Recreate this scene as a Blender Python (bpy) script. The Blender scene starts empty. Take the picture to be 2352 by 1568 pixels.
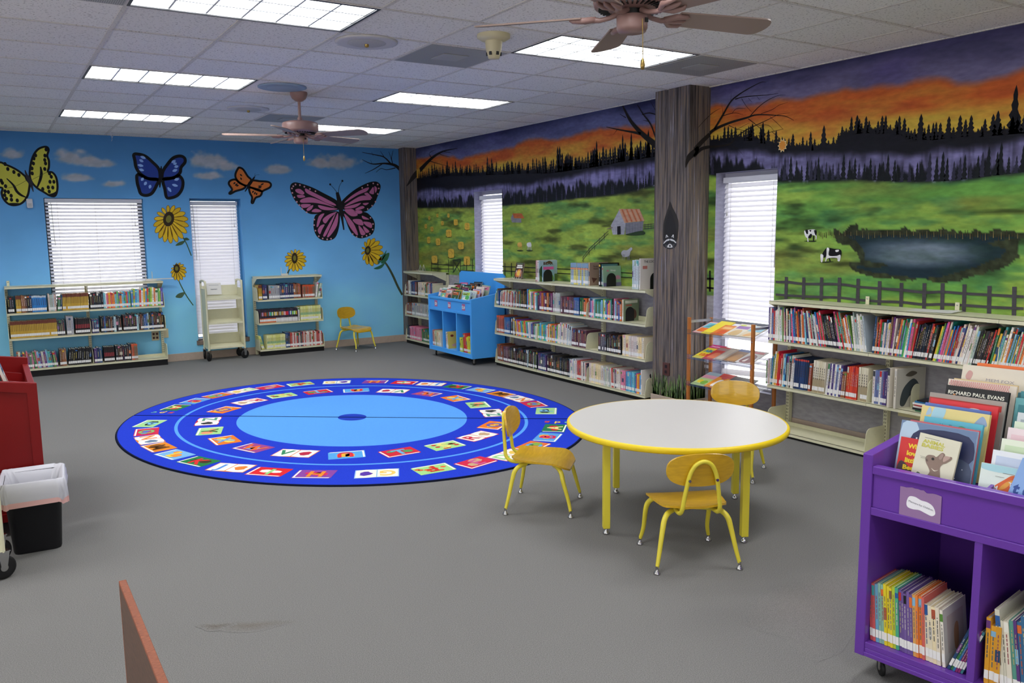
import bpy, math, random
import numpy as np
from mathutils import Matrix, Vector, geometry
random.seed(7)
SC = bpy.context.scene
COL = SC.collection
PI = math.pi

# ------------------------------------------------------------------ camera, world, exposure
H, YB, XM = 2.87, 7.0, 4.735            # ceiling height, blue wall plane, mural wall plane
XL, YF = -4.27, -9.0                    # unseen left wall and wall behind the camera
CAMP = Vector((-0.74067, -4.39141, 1.64375))
YAW, PITCH, ROLL = 0.56481, 0.13363, -0.01232
fwd = Vector((math.sin(YAW)*math.cos(PITCH), math.cos(YAW)*math.cos(PITCH), -math.sin(PITCH)))
rgt = Vector((math.cos(YAW), -math.sin(YAW), 0))
upv = rgt.cross(fwd)
r2 = rgt*math.cos(ROLL) + upv*math.sin(ROLL)
u2 = -rgt*math.sin(ROLL) + upv*math.cos(ROLL)
cd = bpy.data.cameras.new('camera')
cam = bpy.data.objects.new('camera', cd)
COL.objects.link(cam)
M = Matrix.Identity(4)
for i in range(3):
    M[i][0], M[i][1], M[i][2], M[i][3] = r2[i], u2[i], -fwd[i], CAMP[i]
cam.matrix_world = M
cd.sensor_width = 36.0
cd.lens = 36.0*1890.86/2352
cd.clip_start = 0.05
SC.camera = cam

w = bpy.data.worlds.new('daylight')
SC.world = w
w.use_nodes = True
bg = w.node_tree.nodes['Background']
bg.inputs[0].default_value = (1.0, 0.985, 0.96, 1)
SKY = 3.0
bg.inputs[1].default_value = SKY

SC.view_settings.view_transform = 'Standard'
SC.view_settings.look = 'None'
SC.view_settings.gamma = 1.0
SC.view_settings.use_curve_mapping = False
SC.view_settings.exposure = 0.12
TUBE = 19.0                              # radiance of the fluorescent lamps in the troffers

# ------------------------------------------------------------------ helpers
def s2l(c):
    c = c/255.0
    return c/12.92 if c <= 0.04045 else ((c+0.055)/1.055)**2.4
def L3(c):
    if isinstance(c, str):
        c = tuple(int(c[i:i+2], 16) for i in (0, 2, 4))
    return (s2l(c[0]), s2l(c[1]), s2l(c[2]), 1.0)

MATS = {}
def mat(name, rgb=None, rough=0.5, metal=0.0, spec=0.4, noise=0.0, nscale=40, bump=0.0, bscale=200, attr=False, trans=0.0, stretch=None, coat=0.0):
    """principled material; attr=True takes its colour from the mesh colour attribute"""
    if name in MATS:
        return MATS[name]
    m = bpy.data.materials.new(name)
    m.use_nodes = True
    nt = m.node_tree
    b = nt.nodes['Principled BSDF']
    b.inputs['Roughness'].default_value = rough
    b.inputs['Metallic'].default_value = metal
    b.inputs['Specular IOR Level'].default_value = spec
    b.inputs['Coat Weight'].default_value = coat
    if trans:
        b.inputs['Transmission Weight'].default_value = trans
    tc = nt.nodes.new('ShaderNodeTexCoord')
    src = None
    if attr:
        a = nt.nodes.new('ShaderNodeAttribute'); a.attribute_name = 'Col'
        src = a.outputs['Color']
    if rgb is not None:
        b.inputs['Base Color'].default_value = L3(rgb)
    def noise_tex(scale, detail=3):
        n = nt.nodes.new('ShaderNodeTexNoise')
        n.inputs['Scale'].default_value = scale
        n.inputs['Detail'].default_value = detail
        if stretch:
            mp = nt.nodes.new('ShaderNodeMapping')
            mp.inputs['Scale'].default_value = stretch
            nt.links.new(tc.outputs['Object'], mp.inputs['Vector'])
            nt.links.new(mp.outputs['Vector'], n.inputs['Vector'])
        else:
            nt.links.new(tc.outputs['Object'], n.inputs['Vector'])
        return n
    if noise:
        n = noise_tex(nscale)
        mr = nt.nodes.new('ShaderNodeMapRange')
        mr.inputs['From Min'].default_value = 0.3; mr.inputs['From Max'].default_value = 0.7
        mr.inputs['To Min'].default_value = 1-noise; mr.inputs['To Max'].default_value = 1+noise
        nt.links.new(n.outputs['Fac'], mr.inputs['Value'])
        mx = nt.nodes.new('ShaderNodeVectorMath'); mx.operation = 'MULTIPLY'
        if src is not None:
            nt.links.new(src, mx.inputs[0])
        else:
            mx.inputs[0].default_value = L3(rgb)[:3]
        nt.links.new(mr.outputs['Result'], mx.inputs[1])
        nt.links.new(mx.outputs['Vector'], b.inputs['Base Color'])
    elif src is not None:
        nt.links.new(src, b.inputs['Base Color'])
    if bump:
        n = noise_tex(bscale)
        bp = nt.nodes.new('ShaderNodeBump')
        bp.inputs['Strength'].default_value = bump
        bp.inputs['Distance'].default_value = 0.004
        nt.links.new(n.outputs['Fac'], bp.inputs['Height'])
        nt.links.new(bp.outputs['Normal'], b.inputs['Normal'])
    MATS[name] = m
    return m

class MB:
    """collects faces and links them as ONE mesh object"""
    def __init__(s):
        s.v = []; s.f = []; s.c = []; s.sm = []
    def face(s, pts, col=None, sm=False):
        i = len(s.v); s.v.extend([tuple(p) for p in pts]); s.f.append(tuple(range(i, i+len(pts)))); s.c.append(col); s.sm.append(sm)
    def mesh(s, vs, fs, col=None, sm=False):
        i = len(s.v); s.v.extend([tuple(p) for p in vs])
        for f in fs:
            s.f.append(tuple(i+k for k in f)); s.c.append(col); s.sm.append(sm)
    def box(s, lo, hi, col=None, M=None, cols=None):
        x0, y0, z0 = lo; x1, y1, z1 = hi
        vs = [Vector(p) for p in ((x0,y0,z0),(x1,y0,z0),(x1,y1,z0),(x0,y1,z0),(x0,y0,z1),(x1,y0,z1),(x1,y1,z1),(x0,y1,z1))]
        if M is not None: vs = [M @ p for p in vs]
        fs = [(0,3,2,1),(4,5,6,7),(0,1,5,4),(1,2,6,5),(2,3,7,6),(3,0,4,7)]
        i = len(s.v); s.v.extend([tuple(p) for p in vs])
        for k, f in enumerate(fs):
            s.f.append(tuple(i+q for q in f)); s.c.append(cols[k] if cols else col); s.sm.append(False)
    def prism(s, poly, a, b, fn, col=None):
        """extrude polygon (2d pts) between a and b; fn(u,v,w)->3d"""
        n = len(poly)
        lo = [fn(p[0], p[1], a) for p in poly]; hi = [fn(p[0], p[1], b) for p in poly]
        s.mesh(lo+hi, [tuple(range(n))[::-1], tuple(range(n, 2*n))]+[(i, (i+1) % n, n+(i+1) % n, n+i) for i in range(n)], col)
    def tube(s, path, r, n=10, col=None, caps=True, closed=False):
        P = [Vector(p) for p in path]
        R = r if isinstance(r, (list, tuple)) else [r]*len(P)
        N = len(P); vs = []; prev = None
        for i in range(N):
            if closed: t = P[(i+1) % N]-P[i-1]
            else: t = P[min(i+1, N-1)]-P[max(i-1, 0)]
            t.normalize()
            if prev is None:
                a = Vector((0,0,1)) if abs(t.z) < .9 else Vector((1,0,0))
                u = t.cross(a).normalized()
            else:
                u = (prev-t*prev.dot(t)).normalized()
            prev = u; q = t.cross(u)
            for k in range(n):
                an = 2*PI*k/n
                vs.append(P[i]+(u*math.cos(an)+q*math.sin(an))*R[i])
        fs = []
        for i in range(N if closed else N-1):
            j = (i+1) % N
            for k in range(n):
                fs.append((i*n+k, i*n+(k+1) % n, j*n+(k+1) % n, j*n+k))
        s.mesh(vs, fs, col, True)
        if caps and not closed:
            s.face([vs[k] for k in range(n)][::-1], col); s.face([vs[(N-1)*n+k] for k in range(n)], col)
    def lathe(s, prof, n=24, c=(0,0,0), col=None, sm=True, axis='z', sx=1, sy=1, caps=True):
        vs = []
        def pt(r, z, a):
            x, y = r*math.cos(a)*sx, r*math.sin(a)*sy
            if axis == 'z': return (c[0]+x, c[1]+y, c[2]+z)
            if axis == 'x': return (c[0]+z, c[1]+x, c[2]+y)
            return (c[0]+y, c[1]+z, c[2]+x)
        for r, z in prof:
            for k in range(n): vs.append(pt(r, z, 2*PI*k/n))
        fs = []
        for i in range(len(prof)-1):
            for k in range(n): fs.append((i*n+k, i*n+(k+1) % n, (i+1)*n+(k+1) % n, (i+1)*n+k))
        s.mesh(vs, fs, col, sm)
        if caps:
            if prof[0][0] > 1e-6: s.face([vs[k] for k in range(n)][::-1], col)
            if prof[-1][0] > 1e-6: s.face([vs[(len(prof)-1)*n+k] for k in range(n)], col)
    def build(s, name, m, parent=None, loc=None, bevel=0, subsurf=0, matrix=None):
        me = bpy.data.meshes.new(name)
        me.from_pydata(s.v, [], s.f)
        if any(c is not None for c in s.c):
            at = me.color_attributes.new('Col', 'FLOAT_COLOR', 'CORNER')
            buf = []
            for f, c in zip(s.f, s.c):
                if isinstance(c, list):
                    for q in c: buf.extend(L3(q))
                else:
                    buf.extend(L3(c if c is not None else (128,128,128))*len(f))
            at.data.foreach_set('color', buf)
        if any(s.sm):
            me.polygons.foreach_set('use_smooth', s.sm)
        me.materials.append(m)
        me.update()
        o = bpy.data.objects.new(name, me)
        COL.objects.link(o)
        if parent is not None: o.parent = parent
        if loc is not None: o.location = loc
        if matrix is not None: o.matrix_basis = matrix
        if bevel:
            b = o.modifiers.new('bevel', 'BEVEL'); b.width = bevel; b.segments = 2; b.limit_method = 'ANGLE'
        if subsurf:
            b = o.modifiers.new('subsurf', 'SUBSURF'); b.levels = subsurf; b.render_levels = subsurf
        return o

def tag(o, label, cat, group=None, kind=None):
    if label: o['label'] = label
    if cat: o['category'] = cat
    if group: o['group'] = group
    if kind: o['kind'] = kind
    return o
def thing(name, label, cat, loc=(0,0,0), rz=0.0, group=None):
    o = bpy.data.objects.new(name, None)
    o.empty_display_size = 0.1
    COL.objects.link(o)
    o.location = loc; o.rotation_euler = (0, 0, rz)
    return tag(o, label, cat, group)
def struct(o):
    o['kind'] = 'structure'
    return o
def dup(o, parent=None):
    c = o.copy(); COL.objects.link(c)
    if parent is not None: c.parent = parent
    for ch in list(o.children): dup(ch, c)
    return c

def smooth_closed(pts, k=4):
    n = len(pts); out = []
    for i in range(n):
        p0, p1, p2, p3 = pts[i-1], pts[i], pts[(i+1) % n], pts[(i+2) % n]
        for j in range(k):
            t = j/k
            out.append(tuple(0.5*((2*p1[a])+(-p0[a]+p2[a])*t+(2*p0[a]-5*p1[a]+4*p2[a]-p3[a])*t*t+(-p0[a]+3*p1[a]-3*p2[a]+p3[a])*t**3) for a in (0, 1)))
    return out
def smooth_open(pts, k=4):
    if len(pts) < 3: return [tuple(p) for p in pts]
    n = len(pts); d = len(pts[0]); out = []
    for i in range(n-1):
        p0, p1, p2, p3 = pts[max(i-1, 0)], pts[i], pts[i+1], pts[min(i+2, n-1)]
        for j in range(k):
            t = j/k
            out.append(tuple(0.5*((2*p1[a])+(-p0[a]+p2[a])*t+(2*p0[a]-5*p1[a]+4*p2[a]-p3[a])*t*t+(-p0[a]+3*p1[a]-3*p2[a]+p3[a])*t**3) for a in range(d)))
    out.append(tuple(pts[-1]))
    return out
def clip_poly(pts, rule):
    if not rule: return pts
    ax, lim = rule
    f = (lambda p: lim-p[0]) if ax == 'x<' else (lambda p: p[0]-lim)
    out = []
    for i in range(len(pts)):
        a, b = pts[i-1], pts[i]; fa, fb = f(a), f(b)
        if (fa >= 0) != (fb >= 0):
            t = fa/(fa-fb); out.append((a[0]+(b[0]-a[0])*t, a[1]+(b[1]-a[1])*t))
        if fb >= 0: out.append(b)
    return out
def flat_poly(mb, pts, fn, col):
    """fill a simple polygon (2d points) with triangles; fn(u,v)->3d"""
    if len(pts) < 3: return
    tr = geometry.tessellate_polygon([[Vector((p[0], p[1], 0)) for p in pts]])
    mb.mesh([fn(p[0], p[1]) for p in pts], [tuple(t) for t in tr], col)
def stroke(mb, pts, ws, fn, col, closed=False):
    n = len(pts); Lf = []; Rt = []
    for i in range(n):
        if closed: a, b = pts[i-1], pts[(i+1) % n]
        else: a, b = pts[max(i-1, 0)], pts[min(i+1, n-1)]
        dx, dy = b[0]-a[0], b[1]-a[1]; l = math.hypot(dx, dy) or 1
        w = ws[i]/2; nx, ny = -dy/l*w, dx/l*w
        Lf.append((pts[i][0]+nx, pts[i][1]+ny)); Rt.append((pts[i][0]-nx, pts[i][1]-ny))
    for i in range(n if closed else n-1):
        j = (i+1) % n
        mb.face([fn(*Rt[i]), fn(*Rt[j]), fn(*Lf[j]), fn(*Lf[i])], col)

_TXT = {}
def text_geo(s, bold=0.0):
    """outline of a string as triangles, capital height 1, origin at the left end of the baseline"""
    key = (s, bold)
    if key in _TXT: return _TXT[key]
    cu = bpy.data.curves.new('lettering', 'FONT'); cu.body = s; cu.size = 1.0; cu.resolution_u = 3; cu.offset = bold
    ob = bpy.data.objects.new('lettering', cu); COL.objects.link(ob)
    bpy.context.view_layer.update()
    dg = bpy.context.evaluated_depsgraph_get()
    me = bpy.data.meshes.new_from_object(ob.evaluated_get(dg))
    k = 1/0.69
    vs = [(v.co.x*k, v.co.y*k) for v in me.vertices]; fs = [tuple(p.vertices) for p in me.polygons]
    bpy.data.objects.remove(ob); bpy.data.curves.remove(cu); bpy.data.meshes.remove(me)
    wd = max([v[0] for v in vs] or [0])
    _TXT[key] = (vs, fs, wd)
    return _TXT[key]
def put_text(mb, s, fn, x, y, size, col, center=False, width=None, bold=0.0):
    vs, fs, wd = text_geo(s, bold)
    sx = size if width is None else width/max(wd, 1e-6)
    ox = x-wd*sx/2 if center else x
    mb.mesh([fn(ox+v[0]*sx, y+v[1]*size) for v in vs], fs, col)

def hash2(ix, iy, seed):
    n = (ix*374761393+iy*668265263+seed*1442695041) & 0x7fffffff
    n = ((n ^ (n >> 13))*1274126177) & 0x7fffffff
    return ((n ^ (n >> 16)) & 0xffff)/65535.0
def vnoise(x, y, seed=0):
    ix = np.floor(x).astype(np.int64); iy = np.floor(y).astype(np.int64)
    fx, fy = x-ix, y-iy
    fx = fx*fx*(3-2*fx); fy = fy*fy*(3-2*fy)
    a, b, c, d = hash2(ix, iy, seed), hash2(ix+1, iy, seed), hash2(ix, iy+1, seed), hash2(ix+1, iy+1, seed)
    return (a*(1-fx)+b*fx)*(1-fy)+(c*(1-fx)+d*fx)*fy
def fbm(x, y, seed=0, o=4):
    s, a, t = 0, .5, 0
    for k in range(o):
        s = s+a*vnoise(x*2**k, y*2**k, seed+k*17); t += a; a *= .5
    return s/t
def inside(px, py, poly):
    r = np.zeros(px.shape, bool); n = len(poly)
    for i in range(n):
        x1, y1 = poly[i-1]; x2, y2 = poly[i]
        if y1 == y2: continue
        c = ((y1 > py) != (y2 > py)) & (px < (x2-x1)*(py-y1)/(y2-y1)+x1)
        r ^= c
    return r
# painted wall motifs: [layer, kind, colour, flat list of millimetre wall coordinates, extras]
PAINT = {
'blue': [
[1,"so",[190,186,72],[-229,2357,-211,2480,-174,2590,-123,2663,-63,2695,-23,2695,-11,2661,-31,2595,-18,2538,-24,2460,-39,2407,7,2402,43,2344,50,2240,35,2161,9,2121,-38,2127,-104,2172,-158,2210,-210,2274],23,[14,14,18]],
[1,"so",[190,186,72],[-584,2481,-516,2502,-463,2478,-399,2448,-336,2406,-278,2349,-264,2311,-239,2267,-247,2208,-267,2131,-306,2066,-354,2026,-423,2011,-477,2032,-517,2089,-528,2153,-518,2210,-581,2241],23,[14,14,18]],
[2,"e",[14,14,18],[-468,2484],17,24],
[2,"e",[14,14,18],[-445,2428],17,24],
[2,"e",[14,14,18],[-387,2395],17,24],
[2,"e",[14,14,18],[-339,2363],17,24],
[2,"e",[14,14,18],[-522,2293],17,24],
[2,"e",[14,14,18],[-513,2268],17,24],
[2,"e",[14,14,18],[-483,2230],17,24],
[2,"e",[14,14,18],[-493,2172],17,24],
[2,"e",[14,14,18],[-461,2164],17,24],
[2,"e",[14,14,18],[-500,2128],17,24],
[2,"e",[14,14,18],[-486,2087],17,24],
[2,"e",[14,14,18],[-436,2122],17,24],
[2,"e",[14,14,18],[-437,2075],17,24],
[2,"e",[14,14,18],[-379,2067],17,24],
[2,"e",[14,14,18],[-54,2595],17,24],
[2,"e",[14,14,18],[-37,2666],17,24],
[2,"e",[14,14,18],[-151,2595],17,24],
[2,"e",[14,14,18],[-171,2558],17,24],
[2,"e",[14,14,18],[-181,2500],17,24],
[2,"e",[14,14,18],[-200,2442],17,24],
[2,"e",[14,14,18],[-202,2384],17,24],
[2,"e",[14,14,18],[-60,2543],17,24],
[2,"e",[14,14,18],[-55,2504],17,24],
[2,"e",[14,14,18],[-68,2439],17,24],
[2,"e",[14,14,18],[-23,2388],17,24],
[2,"e",[14,14,18],[-7,2350],17,24],
[2,"e",[14,14,18],[-25,2290],17,24],
[2,"e",[14,14,18],[16,2291],17,24],
[2,"e",[14,14,18],[-48,2225],17,24],
[2,"e",[14,14,18],[-1,2223],17,24],
[2,"e",[14,14,18],[-107,2204],17,24],
[2,"e",[14,14,18],[-42,2175],17,24],
[2,"l",[14,14,18],[-465,2319,-404,2244,-376,2174,-335,2130,-286,2105],[11,23,29,26,11]],
[2,"l",[14,14,18],[-110,2464,-107,2392,-125,2314,-163,2223],[14,29,29,17]],
[2,"l",[60,70,30],[-474,2205,-371,2238,-253,2311],[3,4,4]],
[2,"l",[60,70,30],[-207,2312,-112,2366,-39,2407],[4,4,4]],
[3,"l",[40,40,50],[-273,2420,-260,2363,-232,2286,-219,2235,-207,2170],[9,26,46,26,7]],
[2,"s",[14,14,18],[-60,2140,0,2160,43,2187,8,2118,-38,2123]],
[2,"s",[14,14,18],[-472,2032,-421,2039,-354,2033,-412,2008]],
[1,"so",[38,62,140],[920,2644,978,2651,1053,2629,1127,2563,1200,2475,1206,2358,1152,2343,1061,2354,975,2414,935,2488,927,2570],38,[14,14,18]],
[1,"so",[38,62,140],[1244,2442,1310,2541,1382,2620,1464,2647,1517,2625,1520,2569,1469,2504,1451,2434,1380,2376,1245,2352],38,[14,14,18]],
[1,"so",[38,62,140],[948,2400,1061,2354,1185,2343,1161,2273,1102,2175,1034,2143,970,2160,949,2228,935,2310],38,[14,14,18]],
[1,"so",[38,62,140],[1244,2345,1366,2368,1435,2398,1479,2336,1466,2237,1406,2151,1323,2115,1270,2122,1256,2219],38,[14,14,18]],
[2,"l",[140,175,225],[995,2624,1023,2613,1052,2601],[12,35,12]],
[2,"l",[140,175,225],[979,2583,1001,2571,1023,2559],[12,35,12]],
[2,"l",[140,175,225],[956,2519,988,2513,1019,2507],[12,35,12]],
[2,"l",[140,175,225],[968,2465,995,2459,1022,2452],[12,35,12]],
[2,"l",[140,175,225],[1358,2559,1382,2574,1407,2589],[12,35,12]],
[2,"l",[140,175,225],[1377,2541,1397,2548,1418,2556],[12,35,12]],
[2,"l",[140,175,225],[1388,2505,1412,2512,1436,2520],[12,35,12]],
[2,"l",[140,175,225],[1362,2451,1391,2463,1420,2475],[12,35,12]],
[2,"l",[140,175,225],[984,2325,997,2343,1010,2360],[12,35,12]],
[2,"l",[140,175,225],[1017,2271,1030,2292,1043,2313],[12,35,12]],
[2,"l",[140,175,225],[1073,2230,1081,2253,1089,2275],[12,35,12]],
[2,"l",[140,175,225],[1378,2341,1405,2350,1433,2360],[12,35,12]],
[2,"l",[140,175,225],[1347,2284,1380,2275,1413,2267],[12,35,12]],
[2,"l",[140,175,225],[1291,2248,1310,2220,1328,2192],[12,35,12]],
[3,"l",[14,14,18],[1231,2514,1222,2441,1208,2358,1196,2243],[9,32,38,12]],
[1,"so",[196,108,48],[2206,2523,2255,2499,2309,2412,2351,2362,2295,2287,2202,2322,2154,2379,2150,2438,2183,2504],27,[14,14,18]],
[1,"so",[196,108,48],[2146,2365,2195,2322,2273,2280,2234,2242,2138,2212,2071,2177,2057,2188,2095,2233,2056,2305,2080,2349],27,[14,14,18]],
[1,"so",[196,108,48],[2365,2355,2469,2350,2574,2344,2615,2316,2600,2271,2523,2232,2477,2217,2375,2252,2310,2288],27,[14,14,18]],
[1,"so",[196,108,48],[2323,2258,2389,2252,2484,2217,2466,2157,2398,2127,2361,2060,2342,2067,2353,2133,2327,2192],27,[14,14,18]],
[2,"l",[14,14,18],[2208,2439,2222,2425,2236,2411],[4,21,4]],
[2,"l",[14,14,18],[2213,2395,2220,2377,2226,2359],[4,21,4]],
[2,"l",[14,14,18],[2114,2306,2129,2317,2144,2328],[4,21,4]],
[2,"l",[14,14,18],[2134,2284,2153,2299,2172,2314],[4,21,4]],
[2,"l",[14,14,18],[2149,2277,2167,2285,2186,2293],[4,21,4]],
[2,"l",[14,14,18],[2474,2298,2497,2310,2520,2321],[4,21,4]],
[2,"l",[14,14,18],[2436,2283,2466,2283,2495,2284],[4,21,4]],
[2,"l",[14,14,18],[2434,2260,2461,2263,2487,2266],[4,21,4]],
[2,"l",[14,14,18],[2357,2193,2368,2208,2380,2222],[4,21,4]],
[2,"l",[14,14,18],[2385,2171,2393,2189,2402,2208],[4,21,4]],
[2,"l",[14,14,18],[2407,2164,2415,2179,2423,2194],[4,21,4]],
[3,"l",[14,14,18],[2401,2407,2349,2332,2262,2209],[15,33,12]],
[3,"l",[14,14,18],[2401,2407,2421,2430,2466,2434],[4,3,3]],
[3,"l",[14,14,18],[2401,2407,2407,2451],[4,3]],
[1,"s",[14,14,18],[2886,2306,2942,2345,3036,2331,3193,2281,3350,2206,3551,2100,3580,2006,3554,1967,3421,1943,3256,1912,3128,1919,3020,2003,2931,2109,2882,2230]],
[1,"s",[14,14,18],[3608,2069,3695,2164,3852,2276,4026,2359,4148,2382,4217,2347,4224,2283,4176,2170,4119,2057,4047,1992,3942,1944,3637,1975]],
[1,"s",[14,14,18],[3569,1943,3581,1833,3550,1675,3487,1566,3370,1536,3273,1561,3211,1632,3187,1741,3206,1865,3256,1912,3421,1943]],
[1,"s",[14,14,18],[3637,1959,3942,1944,4043,1896,4110,1799,4105,1686,4050,1606,3892,1560,3774,1609,3710,1706,3665,1833,3618,1912]],
[2,"s",[176,100,142],[3096,2264,3190,2219,3348,2144,3508,2060,3523,2029,3409,2060,3266,2128,3109,2203]],
[2,"s",[176,100,142],[3017,2103,3090,2134,3186,2140,3345,2082,3514,2006,3360,2044,3199,2069,3031,2068]],
[2,"s",[176,100,142],[2953,2246,3017,2255,3077,2203,3045,2179,2967,2209]],
[2,"s",[176,100,142],[2973,2171,3060,2172,3083,2145,2995,2133]],
[2,"s",[176,100,142],[3270,2035,3423,2005,3554,1982,3422,1965,3308,1981]],
[2,"s",[176,100,142],[3022,2042,3118,2050,3162,2038,3100,2001,3036,2000]],
[2,"s",[176,100,142],[3098,1973,3148,2019,3197,2032,3171,1981,3122,1955]],
[2,"s",[176,100,142],[3169,1945,3227,1986,3315,1955,3257,1935]],
[2,"s",[176,100,142],[3232,1741,3271,1881,3354,1919,3301,1834,3257,1741]],
[2,"s",[176,100,142],[3326,1834,3419,1904,3539,1940,3433,1857,3364,1779]],
[2,"s",[176,100,142],[3246,1686,3289,1748,3350,1763,3311,1694,3276,1628]],
[2,"s",[176,100,142],[3324,1615,3413,1771,3519,1919,3445,1755,3360,1607]],
[2,"s",[176,100,142],[3381,1599,3480,1786,3555,1927,3536,1754,3426,1606]],
[2,"s",[176,100,142],[3658,2069,3763,2165,3919,2254,4041,2295,4005,2239,3865,2182]],
[2,"s",[176,100,142],[3656,2019,3864,2150,3985,2175,4069,2120,3896,2100]],
[2,"s",[176,100,142],[4075,2264,4114,2300,4116,2201,4047,2216]],
[2,"s",[176,100,142],[3969,2199,4021,2216,4087,2145,4053,2144]],
[2,"s",[176,100,142],[4129,2313,4171,2282,4142,2217]],
[2,"s",[176,100,142],[3655,2003,3758,2035,3912,2071,3824,2007,3688,1988]],
[2,"s",[176,100,142],[3823,1985,3928,2027,3961,2000,3857,1966]],
[2,"s",[176,100,142],[3938,2063,4033,2072,3980,2037]],
[2,"s",[176,100,142],[3654,1967,3722,1981,3789,1975,3854,1896,3751,1883]],
[2,"s",[176,100,142],[3648,1920,3781,1785,3847,1624,3809,1622,3712,1753]],
[2,"s",[176,100,142],[3775,1832,3903,1832,3934,1752,3832,1768]],
[2,"s",[176,100,142],[3862,1752,3964,1631,3894,1614]],
[2,"s",[176,100,142],[3930,1739,4026,1663,3968,1642]],
[2,"s",[176,100,142],[3936,1800,4057,1783,4063,1711,3985,1739]],
[2,"s",[176,100,142],[3922,1888,4032,1835,3938,1840]],
[2,"s",[176,100,142],[3805,1956,3908,1963,3924,1928,3858,1915]],
[2,"e",[190,140,150],[2904,2261],12,12],
[2,"e",[190,140,150],[2907,2200],12,12],
[2,"e",[190,140,150],[2933,2140],12,12],
[2,"e",[190,140,150],[2964,2079],12,12],
[2,"e",[190,140,150],[2998,2034],12,12],
[2,"e",[190,140,150],[3035,1980],12,12],
[2,"e",[190,140,150],[3097,1935],12,12],
[2,"e",[190,140,150],[2924,2291],12,12],
[2,"e",[190,140,150],[2957,2315],12,12],
[2,"e",[190,140,150],[3019,2308],12,12],
[2,"e",[190,140,150],[3081,2287],12,12],
[2,"e",[190,140,150],[3159,2257],12,12],
[2,"e",[190,140,150],[3238,2228],12,12],
[2,"e",[190,140,150],[3204,1834],12,12],
[2,"e",[190,140,150],[3197,1757],12,12],
[2,"e",[190,140,150],[3213,1679],12,12],
[2,"e",[190,140,150],[3258,1600],12,12],
[2,"e",[190,140,150],[3314,1568],12,12],
[2,"e",[190,140,150],[3379,1555],12,12],
[2,"e",[190,140,150],[3437,1563],12,12],
[2,"e",[190,140,150],[3910,1583],12,12],
[2,"e",[190,140,150],[3980,1599],12,12],
[2,"e",[190,140,150],[4033,1622],12,12],
[2,"e",[190,140,150],[4079,1686],12,12],
[2,"e",[190,140,150],[4087,1767],12,12],
[2,"e",[190,140,150],[4051,1856],12,12],
[2,"e",[190,140,150],[4138,2089],12,12],
[2,"e",[190,140,150],[4177,2202],12,12],
[2,"e",[190,140,150],[4197,2282],12,12],
[2,"e",[190,140,150],[4182,2338],12,12],
[2,"e",[190,140,150],[4113,2353],12,12],
[2,"e",[190,140,150],[4025,2327],12,12],
[2,"e",[190,140,150],[3938,2286],12,12],
[2,"e",[190,140,150],[4083,2032],12,12],
[2,"e",[190,140,150],[4012,1984],12,12],
[2,"e",[190,140,150],[3767,1625],12,12],
[2,"e",[190,140,150],[3825,1585],12,12],
[3,"l",[22,20,24],[3556,2217,3584,2084,3603,1959,3615,1849,3634,1686],[46,67,67,37,18]],
[3,"l",[14,14,18],[3556,2209,3509,2271,3457,2324],[8,6,5]],
[3,"l",[14,14,18],[3572,2209,3593,2303,3641,2379],[8,6,5]],
[3,"e",[14,14,18],[3457,2326],15,15],
[3,"e",[14,14,18],[3641,2379],15,15],
[2,"so",[202,166,34],[1308,1843,1361,1798,1428,1754,1484,1743,1514,1755,1502,1784,1455,1817,1378,1835],6,[120,85,25]],
[2,"so",[214,178,38],[1304,1826,1345,1763,1400,1697,1454,1667,1486,1668,1482,1701,1444,1750,1371,1795],6,[120,85,25]],
[2,"so",[202,166,34],[1296,1813,1321,1736,1358,1653,1402,1606,1433,1597,1437,1632,1412,1693,1353,1760],6,[120,85,25]],
[2,"so",[214,178,38],[1285,1804,1290,1721,1305,1628,1335,1569,1363,1551,1375,1584,1366,1652,1327,1736],6,[120,85,25]],
[2,"so",[202,166,34],[1273,1801,1258,1720,1249,1626,1263,1561,1285,1537,1304,1565,1313,1633,1296,1724],6,[120,85,25]],
[2,"so",[214,178,38],[1262,1804,1228,1733,1197,1648,1195,1584,1209,1555,1235,1576,1259,1637,1265,1726],6,[120,85,25]],
[2,"so",[202,166,34],[1253,1813,1204,1759,1156,1691,1140,1634,1147,1604,1176,1615,1212,1663,1238,1742],6,[120,85,25]],
[2,"so",[214,178,38],[1246,1827,1191,1795,1133,1751,1106,1706,1106,1676,1134,1676,1177,1706,1217,1768],6,[120,85,25]],
[2,"so",[202,166,34],[1244,1843,1191,1835,1133,1817,1099,1787,1091,1762,1114,1752,1156,1763,1205,1803],6,[120,85,25]],
[2,"so",[214,178,38],[1247,1860,1204,1872,1154,1879,1119,1867,1104,1850,1119,1834,1154,1828,1204,1842],6,[120,85,25]],
[2,"so",[202,166,34],[1253,1876,1226,1904,1192,1930,1161,1936,1144,1928,1149,1910,1172,1890,1214,1879],6,[120,85,25]],
[2,"so",[214,178,38],[1262,1887,1255,1924,1242,1964,1222,1985,1205,1988,1200,1970,1208,1941,1235,1911],6,[120,85,25]],
[2,"so",[202,166,34],[1274,1893,1288,1931,1298,1976,1292,2007,1280,2020,1266,2007,1257,1975,1263,1931],6,[120,85,25]],
[2,"so",[214,178,38],[1286,1893,1319,1924,1352,1964,1363,1999,1358,2019,1338,2014,1313,1986,1295,1938],6,[120,85,25]],
[2,"so",[202,166,34],[1296,1887,1345,1903,1397,1929,1425,1962,1429,1987,1406,1991,1367,1974,1327,1930],6,[120,85,25]],
[2,"so",[214,178,38],[1304,1875,1361,1871,1426,1877,1469,1900,1483,1926,1461,1941,1414,1939,1354,1909],6,[120,85,25]],
[2,"so",[202,166,34],[1308,1860,1367,1835,1437,1816,1489,1824,1513,1845,1495,1868,1445,1884,1372,1875],6,[120,85,25]],
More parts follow.
